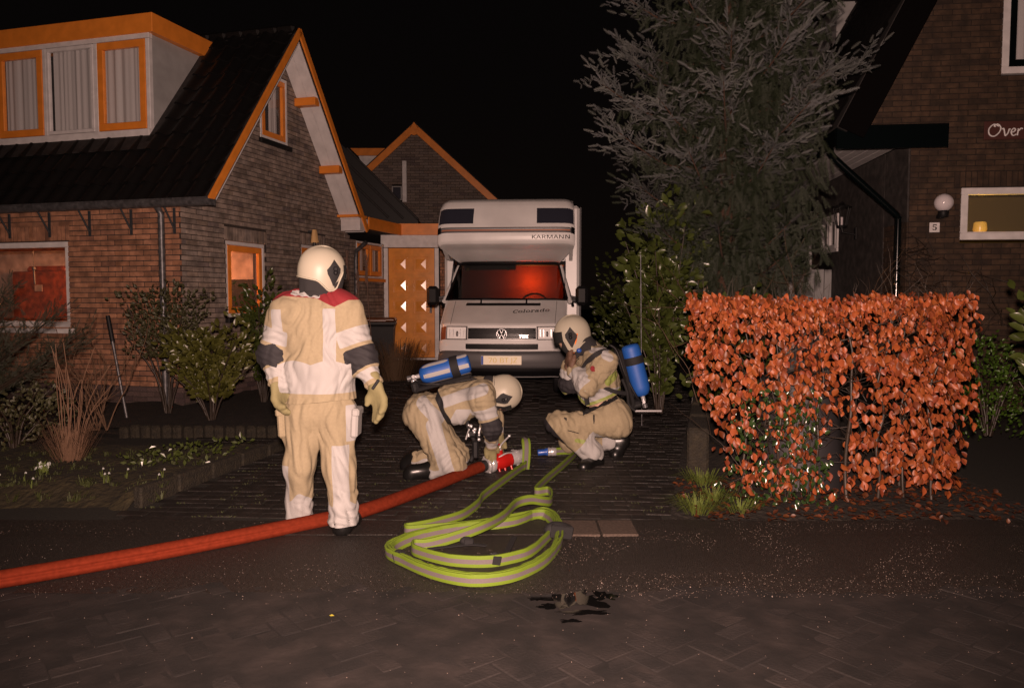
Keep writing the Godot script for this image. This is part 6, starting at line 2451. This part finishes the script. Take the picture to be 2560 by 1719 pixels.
func hedge() -> void:
	var o := thing("beech_hedge", "clipped beech hedge with copper brown winter leaves beside the driveway", "hedge", Vector3(2.47, .03, -5.85))
	var wide := func(y: float) -> Vector2:   # left and right ends at a height, x local
		return Vector2(lerpf(-.74, -1.04, smoothstep(.1, 1.25, y)), lerpf(.82, .87, smoothstep(.05, .9, y)))
	for q in [[-.46, .10], [-.18, .13], [.04, .18], [.29, .16], [.52, .05], [.70, .12], [-.66, -.1], [.62, -.2]]:
		var b := MB.new()
		var p := []
		for k in 7: p.append(Vector3(q[0] + rng.randf_range(-.035, .035) * k * .4, k * .235 - .03, q[1] + rng.randf_range(-.03, .03)))
		var r := rng.randf_range(.011, .019)
		b.tube(smooth(p, 3), PackedFloat32Array(range(19).map(func(k): return r * (1.0 - k * .035))), 7)
		part(o, "stem", b, M.twig)
	var t := MB.new()
	for k in 150:
		var y := rng.randf_range(.25, 1.35)
		var e: Vector2 = wide.call(y)
		twig(t, Vector3(rng.randf_range(e.x * .8, e.y * .8), y, rng.randf_range(-.15, .18)), Vector3(rng.randf_range(-1, 1), rng.randf_range(-.1, .9), rng.randf_range(-.5, .9)), rng.randf_range(.25, .5), rng.randf_range(.003, .006), 1, .25, .15)
	for k in 34:
		twig(t, Vector3(rng.randf_range(-1, 1), 1.45, rng.randf_range(-.3, .2)), Vector3(rng.randf_range(-.4, .4), 1, 0), rng.randf_range(.10, .26), .003, 1, .2, .2)
	part(o, "twig", t, M.twig).set_meta("kind", "stuff")
	var kinds := []
	for k in 10:
		var f := rng.randf_range(.38, 1.30)
		kinds.append(oval_leaf([.35, -.35, .6, .15, -.5][k % 5] * rng.randf_range(.7, 1.3), Color(f, f * rng.randf_range(.8, 1.15), f * rng.randf_range(.7, 1.2))))
	var list := []
	var tries := 0
	while list.size() < 5000 and tries < 80000:
		tries += 1
		var y := rng.randf_range(.10, 1.53)
		var e: Vector2 = wide.call(y)
		var x := rng.randf_range(e.x, e.y)
		var z := .34 - .34 * pow(rng.randf(), 1.5)
		if rng.randf() < .16: x = (e.x if rng.randf() < .5 else e.y) - signf(e.x) * 0.0 + rng.randf_range(-.03, .03); z = rng.randf_range(-.4, .34)
		if rng.randf() < .10: y = rng.randf_range(1.44, 1.54); z = rng.randf_range(-.4, .3)
		# thin places: the middle low down, the lower left, the foot
		var keep := 1.0
		keep *= 1.0 - .95 * exp(-pow(pow((x + .12) / .20, 2) + pow((y - .45) / .36, 2), 2))
		keep *= 1.0 - .85 * exp(-(pow((x - .02) / .24, 2) + pow((y - .88) / .13, 2)))
		keep *= 1.0 - .85 * exp(-(pow((x + .60) / .26, 2) + pow((y - .50) / .30, 2)))
		keep *= 1.0 - .45 * exp(-(pow((x - .35) / .2, 2) + pow((y - .62) / .14, 2)))
		keep *= smoothstep(.02, .30, y + .25 * noise.get_noise_1d(x * 90)) * (.55 + .45 * smoothstep(.6, 1.2, y))
		keep *= .04 + 1.25 * smoothstep(-.14, .16, noise.get_noise_3d(x * 190, y * 170, z * 80))
		if y > 1.3: keep = maxf(keep, .8)
		if rng.randf() > keep: continue
		var p := Vector3(x + .02 * noise.get_noise_1d(y * 300), y + (.05 * noise.get_noise_2d(x * 75, 9) + rng.randf_range(-.03, .035) if y > 1.36 else 0.0), z)
		var face := Vector3(.9 * (x / 1.0) * (1.0 if absf(x) > .8 else .2), .35, 1.0) + rv(.9)
		if y > 1.44: face = Vector3(0, .7, .8) + rv(.5)
		list.append([facing(p, Vector3(rng.randf_range(-.6, .6), -1, .35) + rv(.25), face, rng.randf_range(.040, .074) * (.82 if y > 1.2 else 1.0)), rng.randi() % 10])
	put_leaves(o, list, kinds, M.beech_leaf, 300)
	# leaf litter below
	var lit := MB.new()
	for k in 900:
		var x := rng.randf_range(1.25, 3.7)
		var z := rng.randf_range(-6.3, -5.18)
		if x < edge_right(z): continue
		var q := facing(Vector3(x, .035 + .03 * smoothstep(-5.3, -5.6, z) + rng.randf() * .015, z), rv() * Vector3(1, .15, 1), Vector3(0, 1, 0) + rv(.3), rng.randf_range(.03, .06))
		lit.add(kinds[k % 10], q)
	struct("fallen_leaves", lit, M.fallen_leaf, "stuff")


func needle_sprig() -> MB:
	var b := MB.new()
	b.tube(V3([Vector3(0, 0, 0), Vector3(0, .13, 0)]), .003, 4, false)
	for k in 64:
		var y := .003 + k * .0021
		var a := k * 2.4
		var d := Vector3(cos(a), .62, sin(a)).normalized()
		var s := d.cross(Vector3(sin(a), 0, -cos(a))).normalized() * .0026
		b.tri(Vector3(0, y, 0) - s, Vector3(0, y, 0) + s, Vector3(0, y, 0) + d * .030 * (1.0 - .55 * pow(absf(y / .135 - .42) * 1.7, 2.0)))
	return b


func sprigs(parent: Node3D, called: String, list: Array, shape: ArrayMesh, m: Material, tints: Array = []) -> void:
	var mm := MultiMesh.new()
	mm.transform_format = MultiMesh.TRANSFORM_3D
	mm.use_colors = tints.size() > 0
	mm.mesh = shape
	mm.instance_count = list.size()
	for k in list.size():
		mm.set_instance_transform(k, list[k])
		if tints: mm.set_instance_color(k, tints[k])
	var i := MultiMeshInstance3D.new()
	i.name = called
	i.multimesh = mm
	i.material_override = m
	i.set_meta("kind", "stuff")
	parent.add_child(i, true)


func along_dir(p: Vector3, d: Vector3, s: float) -> Transform3D:
	d = d.normalized()
	var x := d.cross(Vector3(.3, .2, .9)).normalized()
	return Transform3D(Basis(x * s, d * s, x.cross(d) * s), p)


func spruce() -> void:
	var o := thing("spruce_tree", "tall blue spruce with frosty grey needles between driveway and dark house", "tree", Vector3(2.50, .1, -9.0))
	var b := MB.new()
	b.tube(V3([Vector3(0, -.2, 0), Vector3(.0, 1.2, 0), Vector3(-.02, 3, 0), Vector3(0, 5.5, 0), Vector3(0, 8.6, 0)]), PackedFloat32Array([.15, .115, .095, .07, .02]), 12)
	part(o, "trunk", b, M.bark)
	var tips := [[-1.36, 4.90, .1], [-1.28, 4.12, .3], [-1.60, 3.86, .25], [-1.46, 3.30, .5], [-1.18, 2.72, .4], [-.95, 2.22, .7], [1.0, 4.75, .0], [1.12, 4.42, .2], [1.50, 4.04, .35], [.90, 3.25, .4], [.72, 2.60, .5],
		[-.42, 3.62, 1.35], [.02, 4.85, 1.2], [-.85, 4.72, 1.0], [.70, 4.62, 1.0], [.62, 3.45, 1.2], [-.75, 2.95, 1.2], [.18, 3.02, 1.3], [-.40, 2.20, 1.15], [.45, 2.25, 1.1], [-1.05, 3.55, .95], [.95, 3.85, .9], [-.30, 4.15, 1.2], [.35, 4.1, 1.2], [-1.15, 4.5, -.5], [1.0, 4.5, -.6], [-1.1, 3.3, -.8], [1.1, 3.1, -.8], [0, 3.6, -1.4], [-.3, 2.6, -1.2], [.5, 1.95, .9]]
	for k in 22:
		var y := 5.1 + k * .155
		var r := 1.35 * (1.0 - (y - 5.0) / 3.9)
		var a := k * 2.4
		tips.append([cos(a) * r, y, sin(a) * r])
	var blue := []
	var green := []
	var shades := []
	var wood := MB.new()
	for q in tips:
		var e := Vector3(q[0] * (.93 if q[0] < 0 else .86), q[1], q[2] * .9)
		var flat_len := Vector2(e.x, e.z).length()
		var base := Vector3(0, e.y - .10 - flat_len * .16, 0)
		var mid := base.lerp(e, .55) + Vector3(0, -.13 * flat_len, 0)
		var path := smooth([base, mid, e], 8)
		wood.tube(path, PackedFloat32Array(range(17).map(func(k): return .022 * (1.0 - k * .05))), 5, false)
		var out := Vector3(e.x, 0, e.z).normalized()
		var side := out.cross(Vector3.UP)
		var n := path.size()
		for k in range(2, n):
			var f := float(k) / (n - 1)
			var d := (path[mini(k + 1, n - 1)] - path[k - 1]).normalized()
			var reach := flat_len * (.34 * sin(minf(f * 1.25, 1.0) * PI * .75) + .05) * rng.randf_range(.8, 1.15)
			for s in [-1.0, 1.0]:
				var td: Vector3 = (d * .85 + side * s * .8 + Vector3(0, rng.randf_range(-.12, .10), 0)).normalized()
				if rng.randf() < .10: continue
				var steps := maxi(1, int(reach / .038))
				var wob := rv(.14)
				for j in steps:
					td = (td + wob * .2 + rv(.03)).normalized()
					var p: Vector3 = path[k] + td * (j * .038) - Vector3(0, .10 * pow(j * .038, 1.5), 0)
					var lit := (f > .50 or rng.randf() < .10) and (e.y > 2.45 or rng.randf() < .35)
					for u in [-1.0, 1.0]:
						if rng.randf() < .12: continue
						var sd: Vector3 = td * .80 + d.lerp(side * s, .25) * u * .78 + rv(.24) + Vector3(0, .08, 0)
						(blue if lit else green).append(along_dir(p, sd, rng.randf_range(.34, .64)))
				(blue if f > .5 and e.y > 2.9 else green).append(along_dir(path[k] + td * reach, td + rv(.1), .85))
			# hanging inner shoots
			if f < .8:
				for j in 3:
					green.append(along_dir(path[k] + side * rng.randf_range(-.25, .25) - Vector3(0, rng.randf() * .1, 0), Vector3(0, -1, 0) + rv(.35), rng.randf_range(.8, 1.4)))
		for j in 4: blue.append(along_dir(e - (e - mid).normalized() * j * .05, (e - mid).normalized() + rv(.35), 1.0))
	# the drooping green skirt
	for k in 4200:
		var y := rng.randf_range(1.25, 5.2)
		var a := rng.randf() * TAU
		var r := rng.randf_range(.10, 1.0) * smoothstep(1.0, 2.0, y)
		green.append(along_dir(Vector3(cos(a) * r + .15, y, sin(a) * r), Vector3(cos(a) * .25, -1, sin(a) * .25) + rv(.3), rng.randf_range(.8, 1.5)))
	part(o, "branch", wood, M.bark).set_meta("kind", "stuff")
	var sp := needle_sprig().mesh()
	for t in blue:
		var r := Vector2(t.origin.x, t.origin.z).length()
		var g: float = rng.randf_range(.55, 1.25) * lerpf(.45, 1.12, smoothstep(.5, 1.5, r)) * lerpf(.45, 1.0, smoothstep(2.2, 3.4, t.origin.y))  # darker near the trunk and low down, shade put into the tint
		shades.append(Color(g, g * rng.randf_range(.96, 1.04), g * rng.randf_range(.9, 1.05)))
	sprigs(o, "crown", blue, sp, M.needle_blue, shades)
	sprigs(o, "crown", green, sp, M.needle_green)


func plants() -> void:
	hedge()
	spruce()
	# left garden
	var sp := needle_sprig().mesh()
	var o := thing("juniper", "dark juniper with feathery sprays reaching in front of the lit window", "shrub", Vector3(-5.35, .1, -7.0))
	var wood := MB.new()
	var list := []
	for q in [[.90, 1.38], [1.16, 1.24], [1.38, 1.02], [1.24, .98], [1.1, .86], [.85, 1.52], [1.0, 1.0], [.7, .8], [.95, 1.16], [.75, 1.3], [1.30, 1.14], [.80, 1.05], [1.05, 1.32]]:
		var e := Vector3(q[0], q[1], rng.randf_range(-.4, .5))
		var path := smooth([Vector3(.0, q[1] * .30, 0), Vector3(q[0] * .45, q[1] * .60, e.z * .4), e], 7)
		wood.tube(path, PackedFloat32Array(range(15).map(func(k): return .022 * (1.0 - k * .06))), 5, false)
		for k in range(3, path.size()):
			var d := (path[mini(k + 1, path.size() - 1)] - path[k - 1]).normalized()
			for j in 4:
				var td: Vector3 = d * .6 + rv(.45) + Vector3(0, .22, 0)
				var p := path[k] + rv(.02)
				for m in 4: list.append(along_dir(p + td.normalized() * m * .055, td + rv(.25), rng.randf_range(.30, .55)))
	part(o, "branch", wood, M.twig)
	sprigs(o, "foliage", list, sp, M.juniper)
	bush("box_bush", "small leaved olive green bush in front of the downpipe", Vector3(-4.22, .16, -9.35), Vector3(.66, 1.50, .45), 1500, .055, M.leaf_olive, 0, .45, .5)
	bush("laurel_bush", "laurel bush with glossy yellowish leaves fanning up from thin stems", Vector3(-3.45, .16, -8.75), Vector3(.72, 1.05, .5), 1250, .090, M.leaf_yellow, 260, .25, .5)
	bush("gable_bush", "dark loose evergreen bush under the lit gable window", Vector3(-3.35, .16, -10.3), Vector3(.42, 1.45, .4), 750, .09, M.leaf_green, 40, .2, .4)
	bush("grey_bush", "low grey green bush at the left edge of the lawn", Vector3(-4.75, .14, -7.25), Vector3(.55, .62, .4), 900, .05, M.leaf_olive, 0, -1.0, .5)
	o = thing("dry_grass", "clump of dry straw coloured ornamental grass on the mossy lawn", "ornamental grass", Vector3(-3.93, .13, -6.75))
	var b := MB.new()
	blades(b, Vector3.ZERO, 190, .50, .0020, .30, .75)
	blades(b, Vector3.ZERO, 150, .40, .0022, .42, 1.2)
	part(o, "blade", b, M.straw).set_meta("kind", "stuff")
	for k in 18:
		b = MB.new()
		var l := rng.randf_range(.55, 1.08)
		var dx := rng.randf_range(-.12, .24)
		b.tube(smooth([Vector3(dx * .4, 0, rng.randf_range(-.06, .06)), Vector3(dx * .9, l * .6, 0), Vector3(dx * 1.6 + rng.randf_range(-.1, .1), l, .03)], 4), .0034, 5)
		part(o, "stalk", b, M.straw)
	o = thing("bare_shrub", "bare brown twiggy shrub against the brick front wall", "shrub", Vector3(-4.45, .14, -8.2))
	b = MB.new()
	for k in 14: twig(b, Vector3(rng.randf_range(-.1, .1), 0, 0), Vector3(rng.randf_range(-.5, .5), 1, rng.randf_range(-.3, .3)), rng.randf_range(.6, 1.1), .009, 2, .22, .1)
	part(o, "twig", b, M.straw_dark)
	o = thing("garden_tool", "upright garden tool with a black grip leaning by the brick wall", "garden tool", Vector3(-4.62, .16, -8.9))
	b = MB.new()
	b.rod(Vector3(.12, 0, 0), Vector3(-.06, .98, -.05), .017)
	part(o, "shaft", b, M.zinc)
	b = MB.new()
	b.rod(Vector3(-.045, .90, -.046), Vector3(-.10, 1.20, -.06), .026, .024, 10)
	part(o, "grip", b, M.black_plastic)
	# snowdrops
	for k in 12:
		var at := Vector3(rng.randf_range(-4.1, -2.75), .12, rng.randf_range(-6.5, -5.75))
		o = thing("snowdrop", "small white snowdrop flowering in the dark mossy lawn", "flower", at, 0, "snowdrops in the lawn")
		b = MB.new()
		b.tube(smooth([Vector3.ZERO, Vector3(.005, .06, 0), Vector3(.02, .085, .01)], 3), .0025, 4)
		blades(b, Vector3.ZERO, 4, .08, .003, .02, .5)
		part(o, "stem", b, M.grass)
		b = MB.new()
		for e in 3:
			leaf(b, Vector3(.02, .088, .012), Vector3(cos(e * 2.1) * .5, -1, sin(e * 2.1) * .5), .022, .012, Vector3(cos(e * 2.1), .3, sin(e * 2.1)))
		part(o, "petals", b, M.petal)
	# a clump of them nearest the left
	o = thing("snowdrop_clump", "dense little clump of white snowdrops at the left of the lawn", "flowers", Vector3(-3.86, .13, -6.25))
	b = MB.new()
	for k in 16:
		leaf(b, Vector3(rng.randf_range(-.05, .05), rng.randf_range(.03, .10), rng.randf_range(-.04, .04)), Vector3(0, -1, 0) + rv(.4), .035, .02, Vector3(0, 0, 1) + rv(.4))
	part(o, "petals", b, M.petal)
	b = MB.new()
	blades(b, Vector3.ZERO, 40, .12, .003, .14, .6)
	part(o, "blade", b, M.grass)
	# weeds and grass along the front of the lawn
	b = MB.new()
	for k in 420:
		var x := rng.randf_range(-5.6, -2.6)
		var z := -5.62 - .35 * rng.randf()
		if k > 90: z = rng.randf_range(-7.3, -5.8); x = rng.randf_range(-5.4, -2.6)
		blades(b, Vector3(x, .05 if z > -5.8 else .115, z), 10, rng.randf_range(.025, .06 if k > 90 else .10), .0026, .10, 1.0)
	struct("grass", b, M.lawn_grass, "stuff")
	b = MB.new()
	for k in 150:
		var z := rng.randf_range(-7.3, -6.4)
		var x := edge_left(z) - rng.randf_range(.05, .85)
		leaf(b, Vector3(x, .14 + rng.randf() * .10, z), rv() + Vector3(0, .5, .4), rng.randf_range(.03, .07), .03, Vector3(0, .5, 1) + rv(.4))
	o = thing("bedding_plant", "low shiny leaved plants behind the garden kerb", "plants")
	part(o, "leaf", b, M.leaf_green).set_meta("kind", "stuff")
	# beside the door
	o = thing("pampas_grass", "tall pampas grass with feathery plumes beside the orange door", "ornamental grass", Vector3(-2.20, .18, -12.9))
	b = MB.new()
	blades(b, Vector3(.22, 0, 0), 520, .98, .0034, .9, .95)
	part(o, "blade", b, M.bramble_stem).set_meta("kind", "stuff")
	for q in [[-.26, 2.02], [-.60, 2.1], [-.42, 1.75], [-.72, 1.6]]:
		b = MB.new()
		b.tube(smooth([Vector3(q[0] * .4, 0, 0), Vector3(q[0] * .8, q[1] * .6, 0), Vector3(q[0] + .03, q[1], 0)], 4), .007, 5)
		for k in 90:
			var v := rng.randf()
			leaf(b, Vector3(lerpf(q[0] * .93, q[0] + .03, v) + rng.randf_range(-.02, .02), q[1] - .45 + .5 * v, rng.randf_range(-.02, .02)), Vector3(rng.randf_range(-.35, .35), 1, rng.randf_range(-.3, .3)), .09, .008)
		part(o, "plume", b, M.plume)
	o = thing("wheelie_bin", "dark wheeled refuse bin with an orange glint coloured into its lid by the door", "bin", Vector3(-2.37, .19, -13.7), .1)
	b = MB.new()
	var rows := []
	for q in [[.0, .20, .22], [.06, .22, .25], [.88, .27, .32], [.92, .29, .34], [.96, .29, .34]]:
		rows.append(PackedVector3Array([Vector3(-q[1], q[0], q[2]), Vector3(q[1], q[0], q[2]), Vector3(q[1], q[0], -q[2]), Vector3(-q[1], q[0], -q[2])]))
	for k in rows.size() - 1:
		for e in 4: b.quad(rows[k][e], rows[k][(e + 1) % 4], rows[k + 1][(e + 1) % 4], rows[k + 1][e])
	part(o, "body", b, M.black_plastic)
	b = MB.new()
	b.cbox(Vector3(0, 1.0, .0), Vector3(.60, .07, .72), .03)
	b.cbox(Vector3(0, .985, .36), Vector3(.30, .03, .05), .01)
	part(o, "lid", b, M.bin_lid)
	for s in [-1.0, 1.0]:
		b = MB.new()
		b.xf = Transform3D(Basis(Vector3(0, 0, 1), PI / 2), Vector3(s * .25, .1, -.25))
		b.lathe([Vector2(0, -.03), Vector2(.1, -.03), Vector2(.1, .03), Vector2(0, .03)], 16)
		part(o, "wheel", b, M.black_plastic)
	# right of the driveway
	bush("rhododendron", "tall rhododendron with big dark glossy leaves at the foot of the spruce", Vector3(1.68, .25, -8.7), Vector3(.60, 2.25, .55), 1150, .13, M.leaf_green, 280, .08, .4)
	bush("evergreen_hedge", "unlit evergreen hedge behind the camper van", Vector3(2.5, .2, -13.2), Vector3(1.1, 2.2, .8), 2400, .10, M.leaf_green, 0, -1.0, .5)
	bush("shade_shrub", "low dark shrub beside the retaining wall, right of the blue cylinder", Vector3(2.15, .35, -7.6), Vector3(.45, 1.15, .6), 750, .085, M.leaf_green, 60, -1.0, .45)
	bush("round_bush", "bright green small leaved bush right of the copper hedge", Vector3(4.72, .2, -7.55), Vector3(.40, .95, .4), 1500, .042, M.bright_leaf, 0, -1.0, .5)
	bush("corner_rhododendron", "rhododendron with long pale green leaves at the right edge of the picture", Vector3(4.16, .0, -5.6), Vector3(.55, 1.80, .5), 520, .115, M.leaf_green, 60, .15, .3)
	o = thing("metal_stake", "thin shiny metal stake in front of the rhododendron", "stake", Vector3(1.37, .2, -8.15))
	b = MB.new()
	b.rod(Vector3(.02, 0, 0), Vector3(-.01, 1.82, 0), .006, .006, 6)
	part(o, "stake", b, M.zinc)
	# ivy on the left of the hedge foot
	o = thing("ivy", "dark glossy ivy spreading through the lower left of the copper hedge", "ivy", Vector3(1.98, .03, -5.72))
	var kinds := []
	for k in 4: kinds.append(oval_leaf([.3, -.4, .6, .1][k], Color.WHITE * [.7, 1.0, 1.3, .9][k], 1.0))
	var il := []
	for k in 520:
		var y := pow(rng.randf(), 1.3) * .85
		il.append([facing(Vector3(rng.randf_range(-.42, .40) * (1.0 - y * .35), y + .03, rng.randf_range(-.10, .26)), Vector3(0, -1, .4) + rv(.6), Vector3(0, .5, 1) + rv(.5), rng.randf_range(.028, .055)), k % 4])
	put_leaves(o, il, kinds, M.ivy, 120)
	b = MB.new()
	for k in 12: twig(b, Vector3(rng.randf_range(-.35, .35), 0, 0), Vector3(rng.randf_range(-.4, .4), 1, 0), .7, .005, 1)
	part(o, "stem", b, M.twig)
	for q in [[Vector3(1.33, .035, -5.42), .15, 80], [Vector3(1.50, .06, -5.62), .13, 60], [Vector3(1.52, .08, -6.05), .15, 60], [Vector3(1.62, .06, -5.36), .10, 40]]:
		o = thing("grass_tuft", ["bright grass tuft at the corner of driveway and road", "grass tuft just behind the corner tuft on the verge", "grass tuft on the verge farthest up the driveway", "short grass tuft under the left end of the hedge"][[1.33, 1.50, 1.52, 1.62].find(snappedf(q[0].x, .01))], "grass", q[0], 0, "grass tufts on the verge")
		b = MB.new()
		blades(b, Vector3.ZERO, q[2] * 2, q[1], .0024, .34, 1.5)
		part(o, "blade", b, M.grass)
	o = thing("bramble", "bare arching stems in front of the spruce trunk", "shrub", Vector3(2.55, .2, -7.9))
	b = MB.new()
	for k in 9: twig(b, Vector3(rng.randf_range(-.7, .6), .2, rng.randf_range(-.2, .3)), Vector3(rng.randf_range(-.7, .7), 1, 0), rng.randf_range(1.2, 1.9), .006, 1, .22, .02)
	part(o, "stem", b, M.bramble_stem)
	o = thing("climbing_plant", "leafless climber spreading its twigs over the dark brick wall", "climber", Vector3(5.25, .1, -9.80), deg_to_rad(-6))
	b = MB.new()
	for k in 26:
		var x := rng.randf_range(-.2, 2.2)
		twig(b, Vector3(x, rng.randf_range(.3, 1.3), rng.randf_range(.02, .10)), Vector3(rng.randf_range(-1.0, 1.0), rng.randf_range(.1, .9), .02), rng.randf_range(.6, 1.1), .010, 2, .30, .05)
	for k in 40:
		twig(b, Vector3(rng.randf_range(-.45, .1), rng.randf_range(1.0, 2.15), .10), Vector3(rng.randf_range(-1, 1), rng.randf_range(-.5, .7), .2), rng.randf_range(.2, .4), .005, 1, .4, .0)
	part(o, "twig", b, M.twig)
	o = thing("yellow_leaf", "single small yellow leaf lying on the brick road", "leaf", Vector3(-.895, .004, -3.67))
	b = MB.new()
	leaf(b, Vector3(0, .004, 0), Vector3(1, .1, .2), .028, .016, Vector3(0, 1, .3))
	part(o, "blade", b, M.leaf_bright_yellow)
	# things half hidden behind the hedge
	o = thing("compost_bin", "dark plastic compost bin behind the copper hedge", "bin", Vector3(2.33, .02, -6.22))
	b = MB.new()
	b.lathe([Vector2(0, 0), Vector2(.36, 0), Vector2(.37, .03), Vector2(.30, .82), Vector2(.31, .84), Vector2(.31, .88), Vector2(.22, .93), Vector2(0, .95)], 14)
	part(o, "body", b, M.bin_grey)
	b = MB.new()
	for k in 3: b.cbox(Vector3(-.13, .72 - k * .03, .335 - .01 * k), Vector3(.14, .016, .02), .004)
	part(o, "vent_slat", b, M.black_plastic)
	o = thing("bird_table", "pale wooden bird table half hidden left of the spruce trunk", "bird table", Vector3(2.53, .1, -9.9))
	b = MB.new()
	b.rod(Vector3(0, 0, 0), Vector3(0, 1.55, 0), .035)
	part(o, "post", b, M.bark)
	b = MB.new()
	b.cbox(Vector3(0, 1.56, 0), Vector3(.34, .03, .3), .006)
	b.cbox(Vector3(-.0, 1.75, 0), Vector3(.24, .36, .22), .01)
	part(o, "house", b, M.pale_wood)
	b = MB.new()
	b.cbox(Vector3(-.09, 2.0, 0), Vector3(.28, .03, .36), .006)
	part(o, "roof", b, M.white_paint)
	o = thing("board_fence", "weathered grey board fence in the shade behind the spruce", "fence", Vector3(4.55, .1, -13.2), deg_to_rad(-6))
	for k in 9:
		part(o, "board", slab_mesh(Vector3(k * .155, 0, -.01), Vector3(k * .155 + .148, 1.95 + rng.randf() * .02, .012 + (k % 2) * .012)), M.grey_board)
	part(o, "rail", slab_mesh(Vector3(0, 1.5, -.06), Vector3(1.4, 1.6, -.012)), M.grey_board)


# ---------------------------------------------------------------- the scene
func _ready() -> void:
	# camera
	var cam := Camera3D.new()
	cam.name = "camera"
	cam.position = EYE
	cam.rotation.x = -atan(102.0 / 1751.0)
	cam.fov = 48.24
	cam.near = .1
	cam.far = 400
	cam.current = true
	add_child(cam)
	# night sky
	var env := Environment.new()
	env.background_mode = Environment.BG_SKY
	var sm := ProceduralSkyMaterial.new()
	sm.sky_top_color = Color(.10, .085, .085)
	sm.sky_horizon_color = Color(.17, .13, .11)
	sm.sky_curve = .12
	sm.ground_bottom_color = Color(.05, .04, .04)
	sm.ground_horizon_color = Color(.12, .09, .08)
	var sky := Sky.new()
	sky.sky_material = sm
	env.sky = sky
	env.background_energy_multiplier = .16
	env.tonemap_mode = Environment.TONE_MAPPER_LINEAR
	env.tonemap_exposure = 1.0
	env.sdfgi_enabled = true
	env.ssao_enabled = true
	env.ssil_enabled = true
	var we := WorldEnvironment.new()
	we.name = "environment"
	we.environment = env
	add_child(we)
	# the photographer's flash, just above the lens
	var flash := SpotLight3D.new()
	flash.name = "camera_flash"
	flash.position = EYE + Vector3(.0, .17, .05)
	flash.rotation.x = deg_to_rad(2.5)
	flash.light_color = Color(1.0, .835, .765)
	flash.light_energy = 82.0
	flash.light_size = .05
	flash.spot_range = 60
	flash.spot_attenuation = 2
	flash.spot_angle = 54
	flash.spot_angle_attenuation = .75
	flash.shadow_enabled = true
	add_child(flash)

	rng.seed = 7
	noise.seed = 11
	noise.frequency = .05
	noise.fractal_octaves = 2
	materials()
	more_materials()
	make_units()
	make_tiles()
	ground()
	left_house()
	rear_house()
	right_house()
	camper()
	standing_person()
	kneeling_person()
	crouching_person()
	hoses()
	plants()


func more_materials() -> void:
	var dim := mat("bulb_dim", Color(.5, .38, .12), .3)
	dim.emission_enabled = true
	dim.emission = Color(.8, .55, .16)
	dim.emission_energy_multiplier = .35
	mat("dim_room", Color(.105, .075, .016), .9)
	mat("dark_wood_sign", Color(.062, .018, .014), .6)
	var tg := StandardMaterial3D.new()
	tg.albedo_color = Color(.02, .02, .02, .84)
	tg.transparency = BaseMaterial3D.TRANSPARENCY_ALPHA
	tg.roughness = .03
	M.tinted = tg
	mat("amber_stripe", Color(.40, .14, .06), .4)
	var cc: StandardMaterial3D = M.glow_curtain
	cc.albedo_color = lin(.16, .032, .011)
	cc.backlight_enabled = true
	cc.backlight = Color(1, 1, 1)
	mat("straw_dark", Color(.11, .062, .034), .8)
	mat("bramble_stem", Color(.075, .045, .024), .6)
	mat("leaf_bright_yellow", Color(.30, .26, .03), .6)
	mat("plume", Color(.16, .10, .075), .9)
	mat("bin_lid", Color(.10, .035, .012), .3)  # orange glint put into the lid colour
	mat("bin_grey", Color(.020, .019, .021), .6)
	mat("pale_wood", Color(.42, .30, .22), .8)
	mat("lawn_grass", Color(.040, .050, .012), .6)
	mat("glove_brown", Color(.10, .055, .035), .7)
